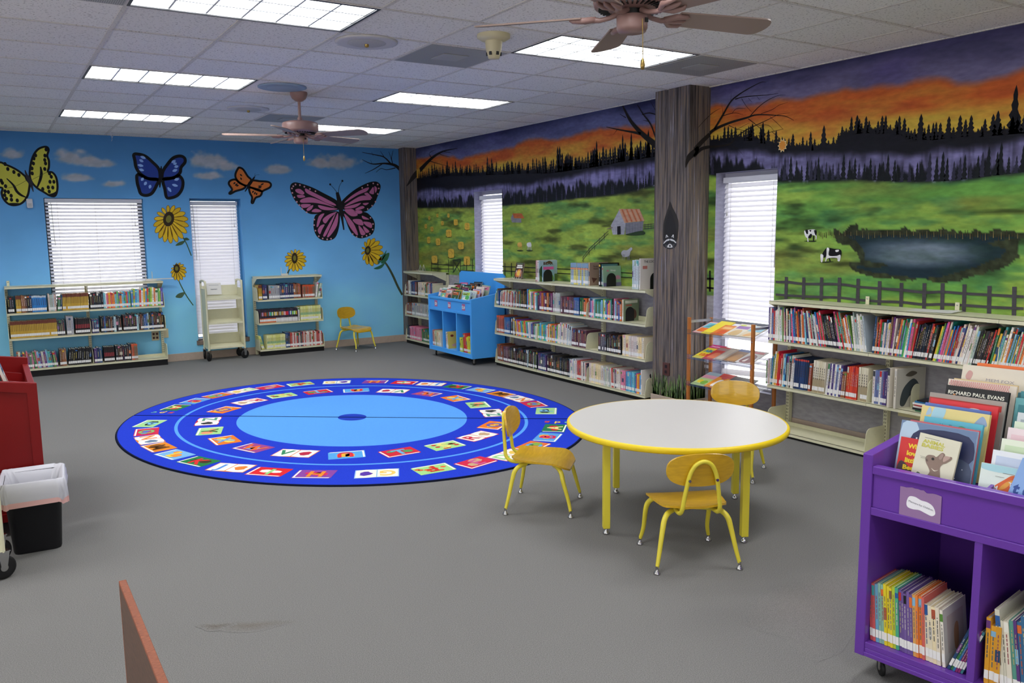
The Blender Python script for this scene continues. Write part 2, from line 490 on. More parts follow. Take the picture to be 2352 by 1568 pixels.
[3,"so",[48,36,22],[1339,1833,1325,1799,1303,1773,1278,1758,1252,1756,1231,1769,1216,1793,1210,1826,1215,1861,1229,1895,1250,1922,1275,1937,1301,1938,1323,1926,1338,1902,1343,1869],1,[48,36,22]],
[4,"so",[112,108,40],[1308,1840,1301,1823,1290,1810,1277,1802,1264,1802,1254,1808,1246,1820,1243,1836,1246,1854,1253,1871,1263,1884,1276,1892,1289,1893,1300,1887,1307,1874,1310,1858],1,[112,108,40]],
[2,"so",[202,166,34],[-249,1447,-215,1408,-171,1372,-132,1363,-110,1374,-116,1399,-146,1427,-200,1442],6,[120,85,25],["x<",-200]],
[2,"so",[214,178,38],[-253,1426,-232,1369,-201,1308,-164,1280,-137,1281,-134,1311,-155,1356,-205,1397],6,[120,85,25],["x<",-200]],
[2,"so",[202,166,34],[-260,1410,-255,1342,-241,1266,-213,1220,-187,1209,-177,1239,-185,1295,-222,1359],6,[120,85,25],["x<",-200]],
[2,"so",[214,178,38],[-268,1402,-281,1330,-287,1247,-272,1191,-251,1171,-233,1198,-227,1257,-245,1336],6,[120,85,25],["x<",-200]],
[2,"so",[202,166,34],[-277,1402,-306,1336,-332,1258,-332,1200,-317,1173,-294,1193,-274,1249,-271,1331],6,[120,85,25],["x<",-200]],
[2,"so",[214,178,38],[-284,1411,-327,1361,-368,1298,-382,1244,-374,1215,-348,1225,-316,1269,-295,1343],6,[120,85,25],["x<",-200]],
[2,"so",[202,166,34],[-289,1427,-337,1399,-388,1359,-412,1317,-412,1288,-387,1287,-350,1314,-314,1372],6,[120,85,25],["x<",-200]],
[2,"so",[214,178,38],[-290,1447,-335,1443,-386,1430,-417,1404,-425,1381,-406,1371,-370,1378,-325,1412],6,[120,85,25],["x<",-200]],
[2,"so",[202,166,34],[-287,1468,-323,1485,-365,1498,-397,1492,-411,1477,-400,1460,-371,1450,-326,1456],6,[120,85,25],["x<",-200]],
[2,"so",[214,178,38],[-281,1487,-302,1520,-329,1553,-355,1565,-372,1560,-371,1541,-353,1516,-316,1498],6,[120,85,25],["x<",-200]],
[2,"so",[202,166,34],[-274,1499,-275,1540,-283,1585,-299,1611,-315,1616,-323,1598,-319,1566,-297,1529],6,[120,85,25],["x<",-200]],
[2,"so",[214,178,38],[-265,1503,-248,1542,-235,1588,-238,1622,-249,1636,-264,1623,-274,1591,-272,1544],6,[120,85,25],["x<",-200]],
[2,"so",[202,166,34],[-257,1499,-226,1526,-194,1562,-183,1595,-186,1615,-204,1611,-228,1587,-246,1541],6,[120,85,25],["x<",-200]],
[2,"so",[214,178,38],[-251,1486,-211,1495,-168,1511,-142,1536,-137,1557,-154,1564,-186,1553,-222,1520],6,[120,85,25],["x<",-200]],
[2,"so",[202,166,34],[-248,1468,-207,1453,-159,1444,-124,1454,-110,1472,-123,1489,-157,1497,-206,1485],6,[120,85,25],["x<",-200]],
[3,"so",[48,36,22],[-234,1429,-255,1396,-279,1373,-301,1361,-318,1363,-327,1378,-328,1405,-319,1439,-303,1475,-282,1508,-259,1532,-237,1544,-220,1542,-210,1526,-209,1499,-218,1465],1,[48,36,22],["x<",-200]],
[4,"so",[112,108,40],[-251,1441,-262,1424,-274,1412,-285,1406,-293,1407,-298,1415,-298,1429,-294,1446,-286,1464,-275,1480,-264,1492,-253,1498,-244,1497,-239,1489,-239,1476,-243,1459],1,[112,108,40],["x<",-200]],
[2,"so",[202,166,34],[1352,1208,1376,1181,1406,1154,1434,1147,1450,1153,1446,1170,1425,1190,1387,1202],6,[120,85,25]],
[2,"so",[214,178,38],[1349,1196,1364,1158,1388,1119,1413,1100,1431,1100,1433,1119,1417,1148,1382,1175],6,[120,85,25]],
[2,"so",[202,166,34],[1341,1186,1347,1144,1358,1097,1378,1069,1395,1063,1401,1081,1394,1115,1368,1155],6,[120,85,25]],
[2,"so",[214,178,38],[1332,1183,1326,1141,1324,1093,1336,1061,1350,1050,1361,1065,1363,1100,1349,1145],6,[120,85,25]],
[2,"so",[202,166,34],[1324,1187,1307,1151,1293,1109,1296,1078,1306,1064,1321,1075,1332,1105,1330,1148],6,[120,85,25]],
[2,"so",[214,178,38],[1317,1196,1295,1172,1274,1142,1269,1116,1274,1102,1288,1107,1304,1127,1313,1163],6,[120,85,25]],
[2,"so",[202,166,34],[1315,1209,1293,1198,1271,1183,1260,1166,1260,1155,1271,1154,1288,1164,1303,1187],6,[120,85,25]],
[2,"so",[214,178,38],[1316,1222,1301,1224,1284,1223,1272,1217,1268,1211,1274,1206,1287,1206,1303,1214],6,[120,85,25]],
[2,"so",[202,166,34],[1322,1233,1317,1243,1309,1253,1301,1257,1296,1257,1296,1251,1301,1244,1312,1238],6,[120,85,25]],
[2,"so",[214,178,38],[1330,1240,1337,1252,1342,1267,1342,1278,1338,1283,1333,1279,1328,1269,1329,1253],6,[120,85,25]],
[2,"so",[202,166,34],[1340,1240,1357,1248,1375,1260,1383,1273,1384,1282,1375,1283,1362,1275,1349,1257],6,[120,85,25]],
[2,"so",[214,178,38],[1347,1233,1372,1232,1400,1235,1417,1245,1423,1256,1413,1262,1393,1261,1368,1248],6,[120,85,25]],
[2,"so",[202,166,34],[1352,1222,1379,1208,1411,1197,1436,1199,1447,1209,1439,1221,1416,1231,1382,1228],6,[120,85,25]],
[3,"so",[48,36,22],[1372,1211,1367,1189,1358,1170,1345,1158,1330,1154,1316,1159,1304,1172,1297,1191,1296,1213,1300,1235,1309,1253,1322,1265,1337,1269,1352,1265,1363,1252,1370,1233],1,[48,36,22]],
[4,"so",[112,108,40],[1353,1211,1351,1200,1346,1191,1339,1185,1332,1183,1325,1186,1319,1192,1315,1202,1315,1213,1317,1224,1321,1233,1328,1239,1335,1241,1343,1238,1348,1232,1352,1222],1,[112,108,40]],
[2,"so",[202,166,34],[2266,1731,2313,1702,2371,1677,2417,1679,2440,1695,2427,1718,2386,1737,2322,1738],6,[120,85,25],["x>",2245]],
[2,"so",[214,178,38],[2261,1710,2295,1661,2340,1612,2386,1594,2414,1601,2411,1629,2380,1666,2318,1693],6,[120,85,25],["x>",2245]],
[2,"so",[202,166,34],[2250,1693,2268,1631,2297,1565,2335,1530,2364,1526,2371,1555,2352,1604,2301,1655],6,[120,85,25],["x>",2245]],
[2,"so",[214,178,38],[2236,1682,2236,1616,2246,1541,2272,1494,2299,1481,2313,1508,2309,1563,2274,1629],6,[120,85,25],["x>",2245]],
[2,"so",[202,166,34],[2221,1680,2204,1617,2193,1543,2206,1492,2228,1473,2249,1495,2259,1548,2243,1620],6,[120,85,25],["x>",2245]],
[2,"so",[214,178,38],[2208,1687,2176,1635,2148,1574,2147,1525,2163,1503,2187,1517,2209,1561,2213,1628],6,[120,85,25],["x>",2245]],
[2,"so",[202,166,34],[2197,1701,2158,1668,2120,1626,2107,1588,2113,1565,2135,1570,2164,1599,2185,1652],6,[120,85,25],["x>",2245]],
[2,"so",[214,178,38],[2191,1721,2152,1710,2111,1693,2088,1670,2085,1651,2102,1647,2133,1658,2165,1689],6,[120,85,25],["x>",2245]],
[2,"so",[202,166,34],[2191,1742,2159,1755,2123,1764,2095,1759,2084,1748,2093,1735,2119,1727,2157,1733],6,[120,85,25],["x>",2245]],
[2,"so",[214,178,38],[2196,1763,2178,1796,2153,1829,2126,1842,2109,1840,2109,1822,2126,1797,2162,1777],6,[120,85,25],["x>",2245]],
[2,"so",[202,166,34],[2207,1780,2206,1826,2198,1877,2177,1907,2157,1914,2147,1894,2151,1858,2178,1815],6,[120,85,25],["x>",2245]],
[2,"so",[214,178,38],[2220,1790,2238,1842,2250,1902,2240,1944,2221,1960,2202,1942,2192,1899,2203,1840],6,[120,85,25],["x>",2245]],
[2,"so",[202,166,34],[2235,1792,2270,1841,2301,1899,2305,1946,2291,1969,2267,1957,2242,1915,2234,1850],6,[120,85,25],["x>",2245]],
[2,"so",[214,178,38],[2249,1786,2297,1822,2345,1870,2363,1914,2357,1941,2330,1936,2294,1904,2266,1843],6,[120,85,25],["x>",2245]],
[2,"so",[202,166,34],[2260,1772,2315,1789,2374,1817,2405,1852,2409,1879,2383,1884,2340,1866,2294,1819],6,[120,85,25],["x>",2245]],
[2,"so",[214,178,38],[2266,1752,2321,1747,2383,1749,2424,1770,2438,1792,2417,1807,2372,1807,2314,1782],6,[120,85,25],["x>",2245]],
[3,"so",[48,36,22],[2305,1736,2297,1693,2278,1656,2252,1632,2222,1624,2193,1633,2170,1657,2155,1694,2152,1737,2160,1780,2179,1816,2205,1841,2235,1849,2263,1840,2287,1816,2302,1779],1,[48,36,22],["x>",2245]],
[4,"so",[112,108,40],[2267,1736,2263,1715,2253,1696,2240,1684,2225,1680,2211,1685,2199,1697,2192,1715,2190,1737,2194,1758,2204,1776,2217,1789,2231,1793,2246,1788,2258,1776,2265,1758],1,[112,108,40],["x>",2245]],
[2,"so",[202,166,34],[2916,1298,2954,1269,3001,1242,3040,1238,3061,1249,3052,1269,3018,1290,2964,1297],6,[120,85,25]],
[2,"so",[214,178,38],[2912,1283,2940,1243,2978,1201,3015,1185,3038,1188,3036,1211,3010,1241,2959,1267],6,[120,85,25]],
[2,"so",[202,166,34],[2906,1272,2919,1224,2940,1173,2970,1145,2992,1141,2998,1163,2984,1201,2945,1241],6,[120,85,25]],
[2,"so",[214,178,38],[2898,1266,2893,1218,2895,1163,2912,1128,2932,1117,2945,1135,2945,1175,2923,1225],6,[120,85,25]],
[2,"so",[202,166,34],[2889,1266,2868,1224,2850,1174,2853,1136,2868,1119,2886,1131,2901,1167,2898,1220],6,[120,85,25]],
[2,"so",[214,178,38],[2882,1272,2848,1241,2814,1202,2804,1167,2810,1147,2831,1152,2857,1179,2873,1228],6,[120,85,25]],
[2,"so",[202,166,34],[2877,1284,2836,1268,2792,1244,2771,1216,2770,1196,2790,1193,2822,1209,2854,1247],6,[120,85,25]],
[2,"so",[214,178,38],[2875,1298,2834,1298,2789,1292,2761,1274,2753,1257,2769,1248,2802,1251,2842,1274],6,[120,85,25]],
[2,"so",[202,166,34],[2876,1314,2843,1327,2804,1337,2775,1332,2762,1320,2773,1307,2801,1299,2841,1304],6,[120,85,25]],
[2,"so",[214,178,38],[2881,1327,2861,1350,2835,1372,2811,1379,2797,1375,2799,1361,2818,1344,2851,1333],6,[120,85,25]],
[2,"so",[202,166,34],[2889,1336,2885,1363,2877,1392,2862,1408,2850,1411,2845,1399,2850,1378,2869,1355],6,[120,85,25]],
[2,"so",[214,178,38],[2897,1339,2911,1363,2922,1392,2921,1414,2913,1424,2902,1417,2893,1396,2893,1366],6,[120,85,25]],
[2,"so",[202,166,34],[2905,1336,2934,1351,2963,1372,2977,1394,2976,1409,2960,1409,2938,1395,2919,1364],6,[120,85,25]],
[2,"so",[214,178,38],[2912,1326,2950,1328,2993,1336,3020,1354,3026,1370,3010,1378,2979,1374,2942,1351],6,[120,85,25]],
[2,"so",[202,166,34],[2915,1313,2957,1299,3007,1290,3042,1298,3057,1314,3043,1329,3007,1337,2958,1327],6,[120,85,25]],
[3,"so",[48,36,22],[2936,1301,2932,1272,2922,1249,2908,1233,2892,1228,2876,1234,2864,1250,2856,1275,2854,1303,2859,1331,2869,1355,2883,1371,2899,1376,2914,1370,2927,1354,2935,1329],2,[48,36,22]],
[4,"so",[112,108,40],[2916,1301,2914,1287,2909,1275,2902,1267,2894,1265,2886,1268,2880,1276,2876,1288,2875,1303,2877,1317,2882,1329,2889,1336,2897,1339,2905,1336,2911,1328,2915,1316],2,[112,108,40]],
[2,"so",[202,166,34],[4012,1380,4074,1346,4149,1316,4208,1317,4236,1334,4219,1361,4166,1384,4084,1386],6,[120,85,25]],
[2,"so",[214,178,38],[4007,1365,4054,1311,4114,1256,4171,1235,4205,1242,4198,1273,4156,1314,4079,1346],6,[120,85,25]],
[2,"so",[202,166,34],[3999,1355,4023,1289,4060,1219,4106,1181,4140,1177,4145,1208,4121,1260,4059,1314],6,[120,85,25]],
[2,"so",[214,178,38],[3989,1351,3988,1286,3998,1212,4028,1167,4058,1154,4074,1181,4069,1234,4030,1299],6,[120,85,25]],
[2,"so",[202,166,34],[3978,1355,3958,1302,3945,1240,3956,1196,3977,1178,3998,1196,4010,1240,3997,1302],6,[120,85,25]],
[2,"so",[214,178,38],[3970,1365,3941,1333,3913,1294,3907,1261,3916,1243,3936,1250,3957,1277,3967,1323],6,[120,85,25]],
[2,"so",[202,166,34],[3967,1379,3938,1373,3908,1362,3891,1347,3889,1334,3902,1331,3924,1338,3948,1358],6,[120,85,25]],
[2,"so",[214,178,38],[3968,1395,3952,1412,3931,1429,3912,1434,3901,1431,3903,1420,3918,1407,3944,1399],6,[120,85,25]],
[2,"so",[202,166,34],[3975,1408,3979,1441,3977,1479,3964,1504,3949,1511,3940,1498,3939,1471,3956,1436],6,[120,85,25]],
[2,"so",[214,178,38],[3985,1415,4012,1454,4036,1501,4037,1539,4024,1557,4003,1547,3984,1513,3981,1461],6,[120,85,25]],
[2,"so",[202,166,34],[3995,1415,4044,1447,4094,1490,4113,1532,4107,1558,4079,1555,4042,1525,4013,1468],6,[120,85,25]],
[2,"so",[214,178,38],[4005,1408,4069,1423,4138,1448,4176,1484,4181,1513,4151,1520,4100,1503,4046,1456],6,[120,85,25]],
[2,"so",[202,166,34],[4011,1395,4079,1386,4158,1385,4210,1406,4228,1432,4202,1451,4145,1453,4072,1427],6,[120,85,25]],
[3,"so",[48,36,22],[4034,1375,4025,1351,4010,1333,3993,1322,3975,1320,3959,1328,3948,1344,3943,1367,3945,1392,3954,1415,3968,1434,3986,1445,4004,1447,4020,1439,4031,1422,4036,1400],2,[48,36,22]],
[4,"so",[112,108,40],[4011,1379,4007,1367,4000,1358,3991,1352,3982,1352,3974,1356,3969,1364,3966,1375,3967,1388,3972,1399,3979,1409,3988,1414,3997,1415,4004,1411,4010,1403,4012,1392],2,[112,108,40]],
[1,"l",[62,88,62],[1357,1797,1416,1654,1476,1525,1525,1372],[12,13,13,13]],
[1,"s",[62,88,62],[1339,1506,1382,1548,1458,1568,1421,1518]],
[1,"s",[62,88,62],[1439,1590,1481,1608,1514,1579,1472,1571]],
[1,"l",[62,88,62],[1339,1085,1377,979,1435,848,1510,721],[9,14,14,12]],
[1,"s",[70,92,70],[1297,844,1338,886,1416,898,1378,834,1334,828]],
[1,"l",[58,70,50],[2836,1179,2805,1130,2779,1066],[12,21,24]],
[1,"l",[62,74,56],[4135,1303,4264,1193,4366,1024,4451,837,4523,703],[19,28,35,35,32]],
[2,"s",[48,104,78],[4140,1181,4169,1262,4242,1325,4289,1381,4249,1276,4175,1196]],
[2,"s",[48,104,78],[4193,1203,4251,1309,4332,1339,4302,1241,4228,1186]],
[2,"s",[48,104,78],[4075,1117,4156,1150,4255,1193,4208,1126,4137,1102]],
[2,"l",[30,25,22],[4553,2561,4457,2626,4298,2645,4106,2631,3953,2689],[54,41,24,14,6]],
[2,"l",[30,25,22],[4404,2640,4301,2733,4180,2760,3957,2791],[24,17,13,6]],
[2,"l",[30,25,22],[4301,2733,4243,2818],[9,5]],
[2,"l",[30,25,22],[4426,2649,4416,2737,4446,2837],[13,9,5]],
[2,"l",[30,25,22],[4423,2673,4375,2818],[9,5]],
[2,"l",[30,25,22],[4473,2586,4330,2554,4243,2571,4162,2513],[14,9,8,5]],
[2,"l",[30,25,22],[4263,2636,4120,2552,3988,2493],[14,11,5]],
[2,"l",[30,25,22],[4127,2750,4103,2804],[6,3]],
[2,"l",[30,25,22],[4106,2631,4082,2690],[6,3]]],
'mural': [
[6,"l",[30,25,22],[6709,2538,6315,2682,5976,2747,5553,2751],[75,43,23,6]],
[6,"l",[30,25,22],[6124,2735,5943,2686,5766,2655],[10,6,3]],
[6,"l",[30,25,22],[6315,2682,6388,2757,6196,2791],[17,10,3]],
[6,"l",[30,25,22],[6432,2657,6058,2578,5842,2538],[13,7,3]],
[6,"l",[30,25,22],[5976,2747,5693,2699],[8,3]],
[6,"l",[30,25,22],[1636,2433,1839,2562,2003,2697,2096,2814,2134,2872],[63,48,35,21,12]],
[6,"l",[30,25,22],[1857,2564,2002,2597,2208,2642,2383,2685],[30,19,12,5]],
[6,"l",[30,25,22],[1637,2496,1718,2641,1824,2745,1914,2849],[17,15,12,5]],
[6,"l",[30,25,22],[1841,2742,1737,2746,1640,2717],[8,9,7]],
[6,"l",[30,25,22],[1641,2751,1721,2852],[6,3]],
[6,"l",[30,25,22],[2077,2741,2171,2788],[9,4]],
[6,"l",[30,25,22],[2208,2642,2275,2595],[7,2]],
[6,"l",[30,25,22],[1735,2666,1823,2688],[7,3]],
[6,"l",[30,25,22],[956,2463,890,2500,724,2536,525,2558,410,2568,202,2537,116,2518,41,2479],[33,27,21,16,11,6,5,2]],
[6,"l",[30,25,22],[890,2500,785,2622,705,2714,611,2761,495,2797,382,2823,329,2815],[24,19,14,10,7,5,2]],
[6,"l",[30,25,22],[657,2726,570,2732,416,2722,303,2712,202,2710],[10,7,6,4,2]],
[6,"l",[30,25,22],[494,2563,412,2623,317,2668,208,2693,130,2687],[8,6,5,3,2]],
[6,"l",[30,25,22],[954,2358,727,2355,631,2412,522,2460,408,2489,296,2517,188,2544,82,2542],[21,14,12,10,7,5,3,2]],
[6,"l",[30,25,22],[761,2395,697,2437,602,2481,493,2513],[4,4,3,2]],
[6,"l",[30,25,22],[509,2547,407,2477,330,2411,313,2369],[6,5,3,2]],
[6,"l",[30,25,22],[489,2389,382,2399,256,2415,141,2424],[5,4,4,2]],
[6,"l",[30,25,22],[256,2415,203,2375,159,2339],[4,3,2]],
[6,"l",[30,25,22],[724,2518,633,2478,537,2450,443,2405,380,2364],[6,4,4,3,2]],
[6,"l",[30,25,22],[961,2625,878,2658,819,2672],[6,4,2]],
[6,"l",[30,25,22],[792,2605,670,2614,566,2589],[7,4,2]],
[6,"l",[30,25,22],[686,2616,639,2646,543,2634],[4,3,2]],
[6,"l",[30,25,22],[373,2572,262,2590,191,2617,106,2626],[4,4,3,2]],
[6,"l",[30,25,22],[586,2722,536,2656,472,2596],[4,3,2]],
[6,"l",[30,25,22],[719,2354,628,2316,555,2255],[5,3,2]],
[6,"l",[30,25,22],[400,2482,295,2471,234,2418],[4,3,2]],
[6,"l",[30,25,22],[282,2538,207,2478,148,2426],[3,3,2]],
[6,"l",[30,25,22],[793,2617,808,2716],[4,1]],
[6,"l",[30,25,22],[706,2720,699,2785],[4,1]],
[6,"l",[30,25,22],[515,2718,475,2678],[2,2]],
[6,"l",[30,25,22],[423,2717,392,2684],[2,2]],
[3,"f",[150,150,158],[2309,1686,2173,1845,2077,1708,2094,1592,2278,1592]],
[3,"f",[110,110,118],[2082,1708,1806,1722,1818,1621,2075,1592]],
[4,"f",[172,128,100],[2183,1851,1866,1842,1789,1725,2090,1708]],
[5,"l",[182,140,116],[2167,1847,2082,1713],[14,14]],
[5,"l",[168,88,54],[2131,1846,2046,1714],[14,14]],
[5,"l",[182,140,116],[2095,1845,2011,1715],[14,14]],
[5,"l",[168,88,54],[2059,1844,1976,1717],[14,14]],
[5,"l",[182,140,116],[2023,1843,1941,1718],[14,14]],
[5,"l",[168,88,54],[1988,1842,1906,1719],[14,14]],
[5,"l",[182,140,116],[1953,1841,1871,1720],[14,14]],
[5,"l",[168,88,54],[1918,1840,1837,1721],[14,14]],
[5,"l",[182,140,116],[1884,1839,1803,1722],[14,14]],
[4,"l",[75,78,84],[2058,1705,2053,1600],[4,4]],
[4,"l",[75,78,84],[2015,1705,2011,1604],[3,3]],
[4,"l",[75,78,84],[1972,1704,1969,1607],[3,3]],
[4,"l",[75,78,84],[1929,1704,1927,1611],[3,3]],
[4,"l",[75,78,84],[1887,1703,1886,1614],[3,3]],
[4,"l",[75,78,84],[1846,1702,1845,1618],[3,3]],
[4,"l",[120,122,130],[2269,1673,2267,1599],[4,4]],
[4,"l",[120,122,130],[2238,1673,2235,1599],[4,4]],
[4,"l",[120,122,130],[2207,1698,2204,1598],[4,4]],
[4,"l",[120,122,130],[2176,1697,2173,1598],[4,4]],
[4,"l",[120,122,130],[2145,1697,2142,1598],[4,4]],
[4,"l",[120,122,130],[2114,1696,2112,1598],[4,4]],
[5,"f",[24,24,30],[2205,1675,2153,1678,2148,1596,2204,1592]],
[5,"f",[120,105,95],[2378,1652,2283,1671,2275,1659,2368,1647]],
[5,"s",[40,58,34],[2075,1592,1991,1607,1899,1621,1809,1627,1781,1597,1880,1583,2010,1583]],
[3,"f",[120,118,125],[4239,1799,4191,1849,4156,1793,4006,1790,4001,1739,4212,1745]],
[4,"f",[168,92,52],[4196,1854,3991,1849,3934,1788,4161,1796]],
[3,"s",[40,48,22],[6486,1818,6448,1821,6411,1817,6449,1810]],
[4,"s",[196,160,62],[6478,1858,6464,1868,6424,1867,6415,1854,6417,1820,6436,1815,6474,1818]],
[5,"l",[120,88,34],[6453,1855,6434,1846,6445,1828],[3,7,3]],
[3,"s",[40,48,22],[6225,1850,6189,1852,6153,1848,6189,1842]],
[4,"s",[196,160,62],[6217,1886,6205,1895,6166,1894,6157,1882,6159,1851,6177,1846,6213,1850]],
[5,"l",[120,88,34],[6193,1883,6176,1875,6185,1859],[3,7,3]],
[3,"s",[40,48,22],[5897,1840,5857,1843,5819,1839,5858,1831]],
[4,"s",[196,160,62],[5888,1880,5875,1891,5833,1890,5823,1876,5825,1841,5845,1836,5883,1840]],
[5,"l",[120,88,34],[5862,1877,5843,1869,5854,1850],[3,6,3]],
[3,"s",[40,48,22],[6094,1736,6045,1740,5997,1735,6046,1727]],
[4,"s",[196,160,62],[6084,1780,6067,1791,6014,1790,6003,1776,6004,1738,6029,1733,6078,1736]],
[5,"l",[120,88,34],[6051,1777,6027,1767,6041,1747],[3,6,3]],
[3,"s",[40,48,22],[5717,1733,5649,1738,5583,1731,5650,1720]],
[4,"s",[196,160,62],[5703,1793,5680,1808,5607,1807,5592,1787,5594,1735,5627,1728,5694,1733]],
[5,"l",[120,88,34],[5658,1788,5625,1776,5643,1748],[3,6,3]],
[3,"s",[40,48,22],[5415,1670,5334,1676,5255,1669,5335,1656]],
[4,"s",[196,160,62],[5399,1737,5371,1755,5285,1754,5266,1731,5268,1673,5308,1665,5388,1670]],
[5,"l",[120,88,34],[5345,1732,5306,1718,5327,1687],[3,6,3]],
[3,"s",[40,48,22],[6614,1697,6566,1700,6519,1696,6567,1687]],
[4,"s",[196,160,62],[6603,1742,6587,1754,6535,1753,6524,1738,6526,1699,6550,1693,6598,1696]],
[5,"l",[120,88,34],[6572,1738,6548,1729,6561,1708],[3,7,3]],
[3,"s",[40,48,22],[6428,1653,6372,1657,6316,1652,6372,1643]],
[4,"s",[196,160,62],[6416,1703,6396,1716,6336,1715,6323,1699,6325,1656,6353,1649,6409,1653]],
[5,"l",[120,88,34],[6379,1699,6351,1689,6367,1666],[3,7,3]],
[3,"s",[40,48,22],[5955,1574,5859,1581,5765,1573,5860,1558]],
[4,"s",[196,160,62],[5936,1650,5903,1670,5800,1669,5777,1644,5780,1579,5828,1568,5923,1574]],
[5,"l",[120,88,34],[5872,1645,5825,1629,5850,1594],[3,6,3]],
[3,"s",[40,48,22],[6549,1483,6487,1489,6426,1483,6488,1469]],
[4,"s",[196,160,62],[6535,1552,6513,1570,6446,1570,6432,1547,6436,1488,6467,1478,6528,1483]],
[5,"l",[120,88,34],[6494,1547,6464,1534,6481,1501],[3,7,3]],
[3,"s",[40,48,22],[6273,1456,6190,1463,6109,1457,6191,1442]],
[4,"s",[196,160,62],[6255,1528,6227,1547,6138,1547,6119,1523,6123,1461,6164,1452,6245,1456]],
[5,"l",[120,88,34],[6201,1523,6161,1509,6183,1475],[3,7,3]],
[3,"s",[40,48,22],[5614,1407,5518,1415,5424,1409,5519,1393]],
[4,"s",[196,160,62],[5594,1482,5562,1502,5459,1503,5437,1478,5439,1414,5487,1403,5582,1407]],
[5,"l",[120,88,34],[5531,1477,5484,1463,5509,1428],[3,6,3]],
[3,"s",[40,48,22],[5909,1283,5804,1294,5702,1287,5805,1267]],
[4,"s",[196,160,62],[5887,1376,5851,1401,5739,1402,5715,1372,5719,1293,5770,1280,5874,1284]],
[5,"l",[120,88,34],[5818,1371,5767,1353,5795,1310],[3,6,3]],
[3,"s",[40,48,22],[6427,1197,6319,1207,6213,1202,6320,1184]],
[4,"s",[196,160,62],[6404,1277,6367,1299,6252,1301,6227,1276,6230,1207,6284,1195,6391,1198]],
[5,"l",[120,88,34],[6333,1273,6281,1259,6309,1221],[3,7,3]],
[3,"s",[40,48,22],[5462,1194,5360,1205,5260,1200,5361,1180]],
[4,"s",[196,160,62],[5441,1282,5406,1306,5297,1308,5273,1280,5276,1205,5327,1192,5428,1195]],
[5,"l",[120,88,34],[5374,1278,5324,1261,5351,1221],[3,6,3]],
[4,"s",[205,165,85],[4082,1497,4006,1502,3991,1461,4007,1449,4067,1449,4094,1468]],
[4,"l",[205,165,85],[4068,1460,4081,1407],[8,4]],
[4,"l",[205,165,85],[4047,1461,4051,1407],[8,4]],
[4,"l",[205,165,85],[4024,1461,4019,1408],[8,4]],
[4,"l",[205,165,85],[4005,1461,3992,1408],[8,4]],
[3,"s",[40,58,30],[4109,1404,4040,1413,3959,1403,4041,1393]],
[4,"s",[205,205,205],[3875,1498,3801,1503,3786,1463,3802,1451,3860,1451,3886,1469]],
[4,"l",[205,205,205],[3861,1462,3874,1410],[8,4]],
[4,"l",[205,205,205],[3841,1462,3845,1410],[8,4]],
[4,"l",[205,205,205],[3819,1463,3813,1411],[8,4]],
[4,"l",[205,205,205],[3801,1463,3787,1411],[8,4]],
[3,"s",[40,58,30],[3901,1406,3834,1416,3756,1406,3835,1396]],
[4,"s",[150,150,155],[2141,1400,2112,1432,2046,1436,1990,1464,1967,1446,1998,1421,2017,1378,2102,1366]],
[4,"l",[120,120,126],[2121,1388,2121,1332],[8,5]],
[4,"l",[120,120,126],[2093,1389,2092,1333],[8,5]],
[4,"l",[120,120,126],[2036,1390,2035,1334],[8,5]],
[4,"l",[120,120,126],[2017,1390,2016,1335],[8,5]],
[4,"l",[62,60,62],[2797,1337,2667,1444,2500,1542,2348,1630],[5,6,6,5]],
[4,"l",[62,60,62],[2797,1307,2667,1415,2500,1514,2348,1603],[5,6,6,5]],
[4,"l",[62,60,62],[2779,1366,2775,1287],[6,6]],
[4,"l",[62,60,62],[2678,1453,2674,1375],[6,6]],
[4,"l",[62,60,62],[2583,1509,2579,1432],[6,6]],
[4,"l",[62,60,62],[2500,1561,2496,1484],[6,6]],
[4,"l",[62,60,62],[2418,1608,2414,1532],[6,6]],
[4,"l",[62,60,62],[1806,1685,1721,1689,1627,1695],[5,5,4]],
[4,"l",[62,60,62],[1806,1666,1721,1670,1627,1676],[5,5,4]],
[4,"l",[62,60,62],[1805,1646,1720,1650,1626,1656],[5,5,4]],
[4,"l",[62,60,62],[1783,1698,1782,1642],[5,5]],
[4,"l",[62,60,62],[1739,1697,1738,1642],[5,5]],
[4,"l",[62,60,62],[1695,1697,1694,1641],[5,5]],
[4,"l",[62,60,62],[1651,1696,1650,1641],[5,5]],
[4,"l",[68,66,70],[67,1244,66,1057],[31,31]],
[4,"l",[68,66,70],[-103,1248,-105,1058],[30,31]],
[4,"l",[68,66,70],[-269,1255,-271,1066],[30,30]],
[4,"l",[68,66,70],[-429,1260,-432,1061],[30,30]],
[4,"l",[68,66,70],[-589,1258,-593,1065],[29,29]],
[4,"l",[68,66,70],[-765,1248,-770,1054],[29,29]],
[4,"l",[68,66,70],[-936,1244,-941,1060],[28,28]],
[4,"l",[68,66,70],[-1106,1249,-1112,1065],[28,28]],
[4,"l",[68,66,70],[-1235,1255,-1242,1066],[28,28]],
[4,"l",[68,66,70],[-1384,1254,-1391,1061],[27,27]],
[4,"l",[68,66,70],[-1547,1252,-1555,1058],[27,27]],
[4,"l",[68,66,70],[-1701,1254,-1710,1060],[27,27]],
[5,"l",[68,66,70],[174,1200,36,1203,-105,1197,-431,1209,-592,1198,-768,1195,-939,1193,-1109,1185,-1239,1196,-1388,1193,-1550,1194,-1761,1194],[18,22,20,20,18,19,20,19,18,18,18,18]],
[5,"l",[68,66,70],[170,1096,-109,1097,-436,1107,-597,1100,-773,1101,-943,1106,-1114,1101,-1244,1112,-1392,1115,-1556,1115,-1765,1120],[18,19,19,18,18,19,19,18,18,18,18]],
[4,"l",[48,52,44],[6405,1246,6415,1051],[16,16]],
[4,"l",[48,52,44],[6202,1250,6212,1059],[16,16]],
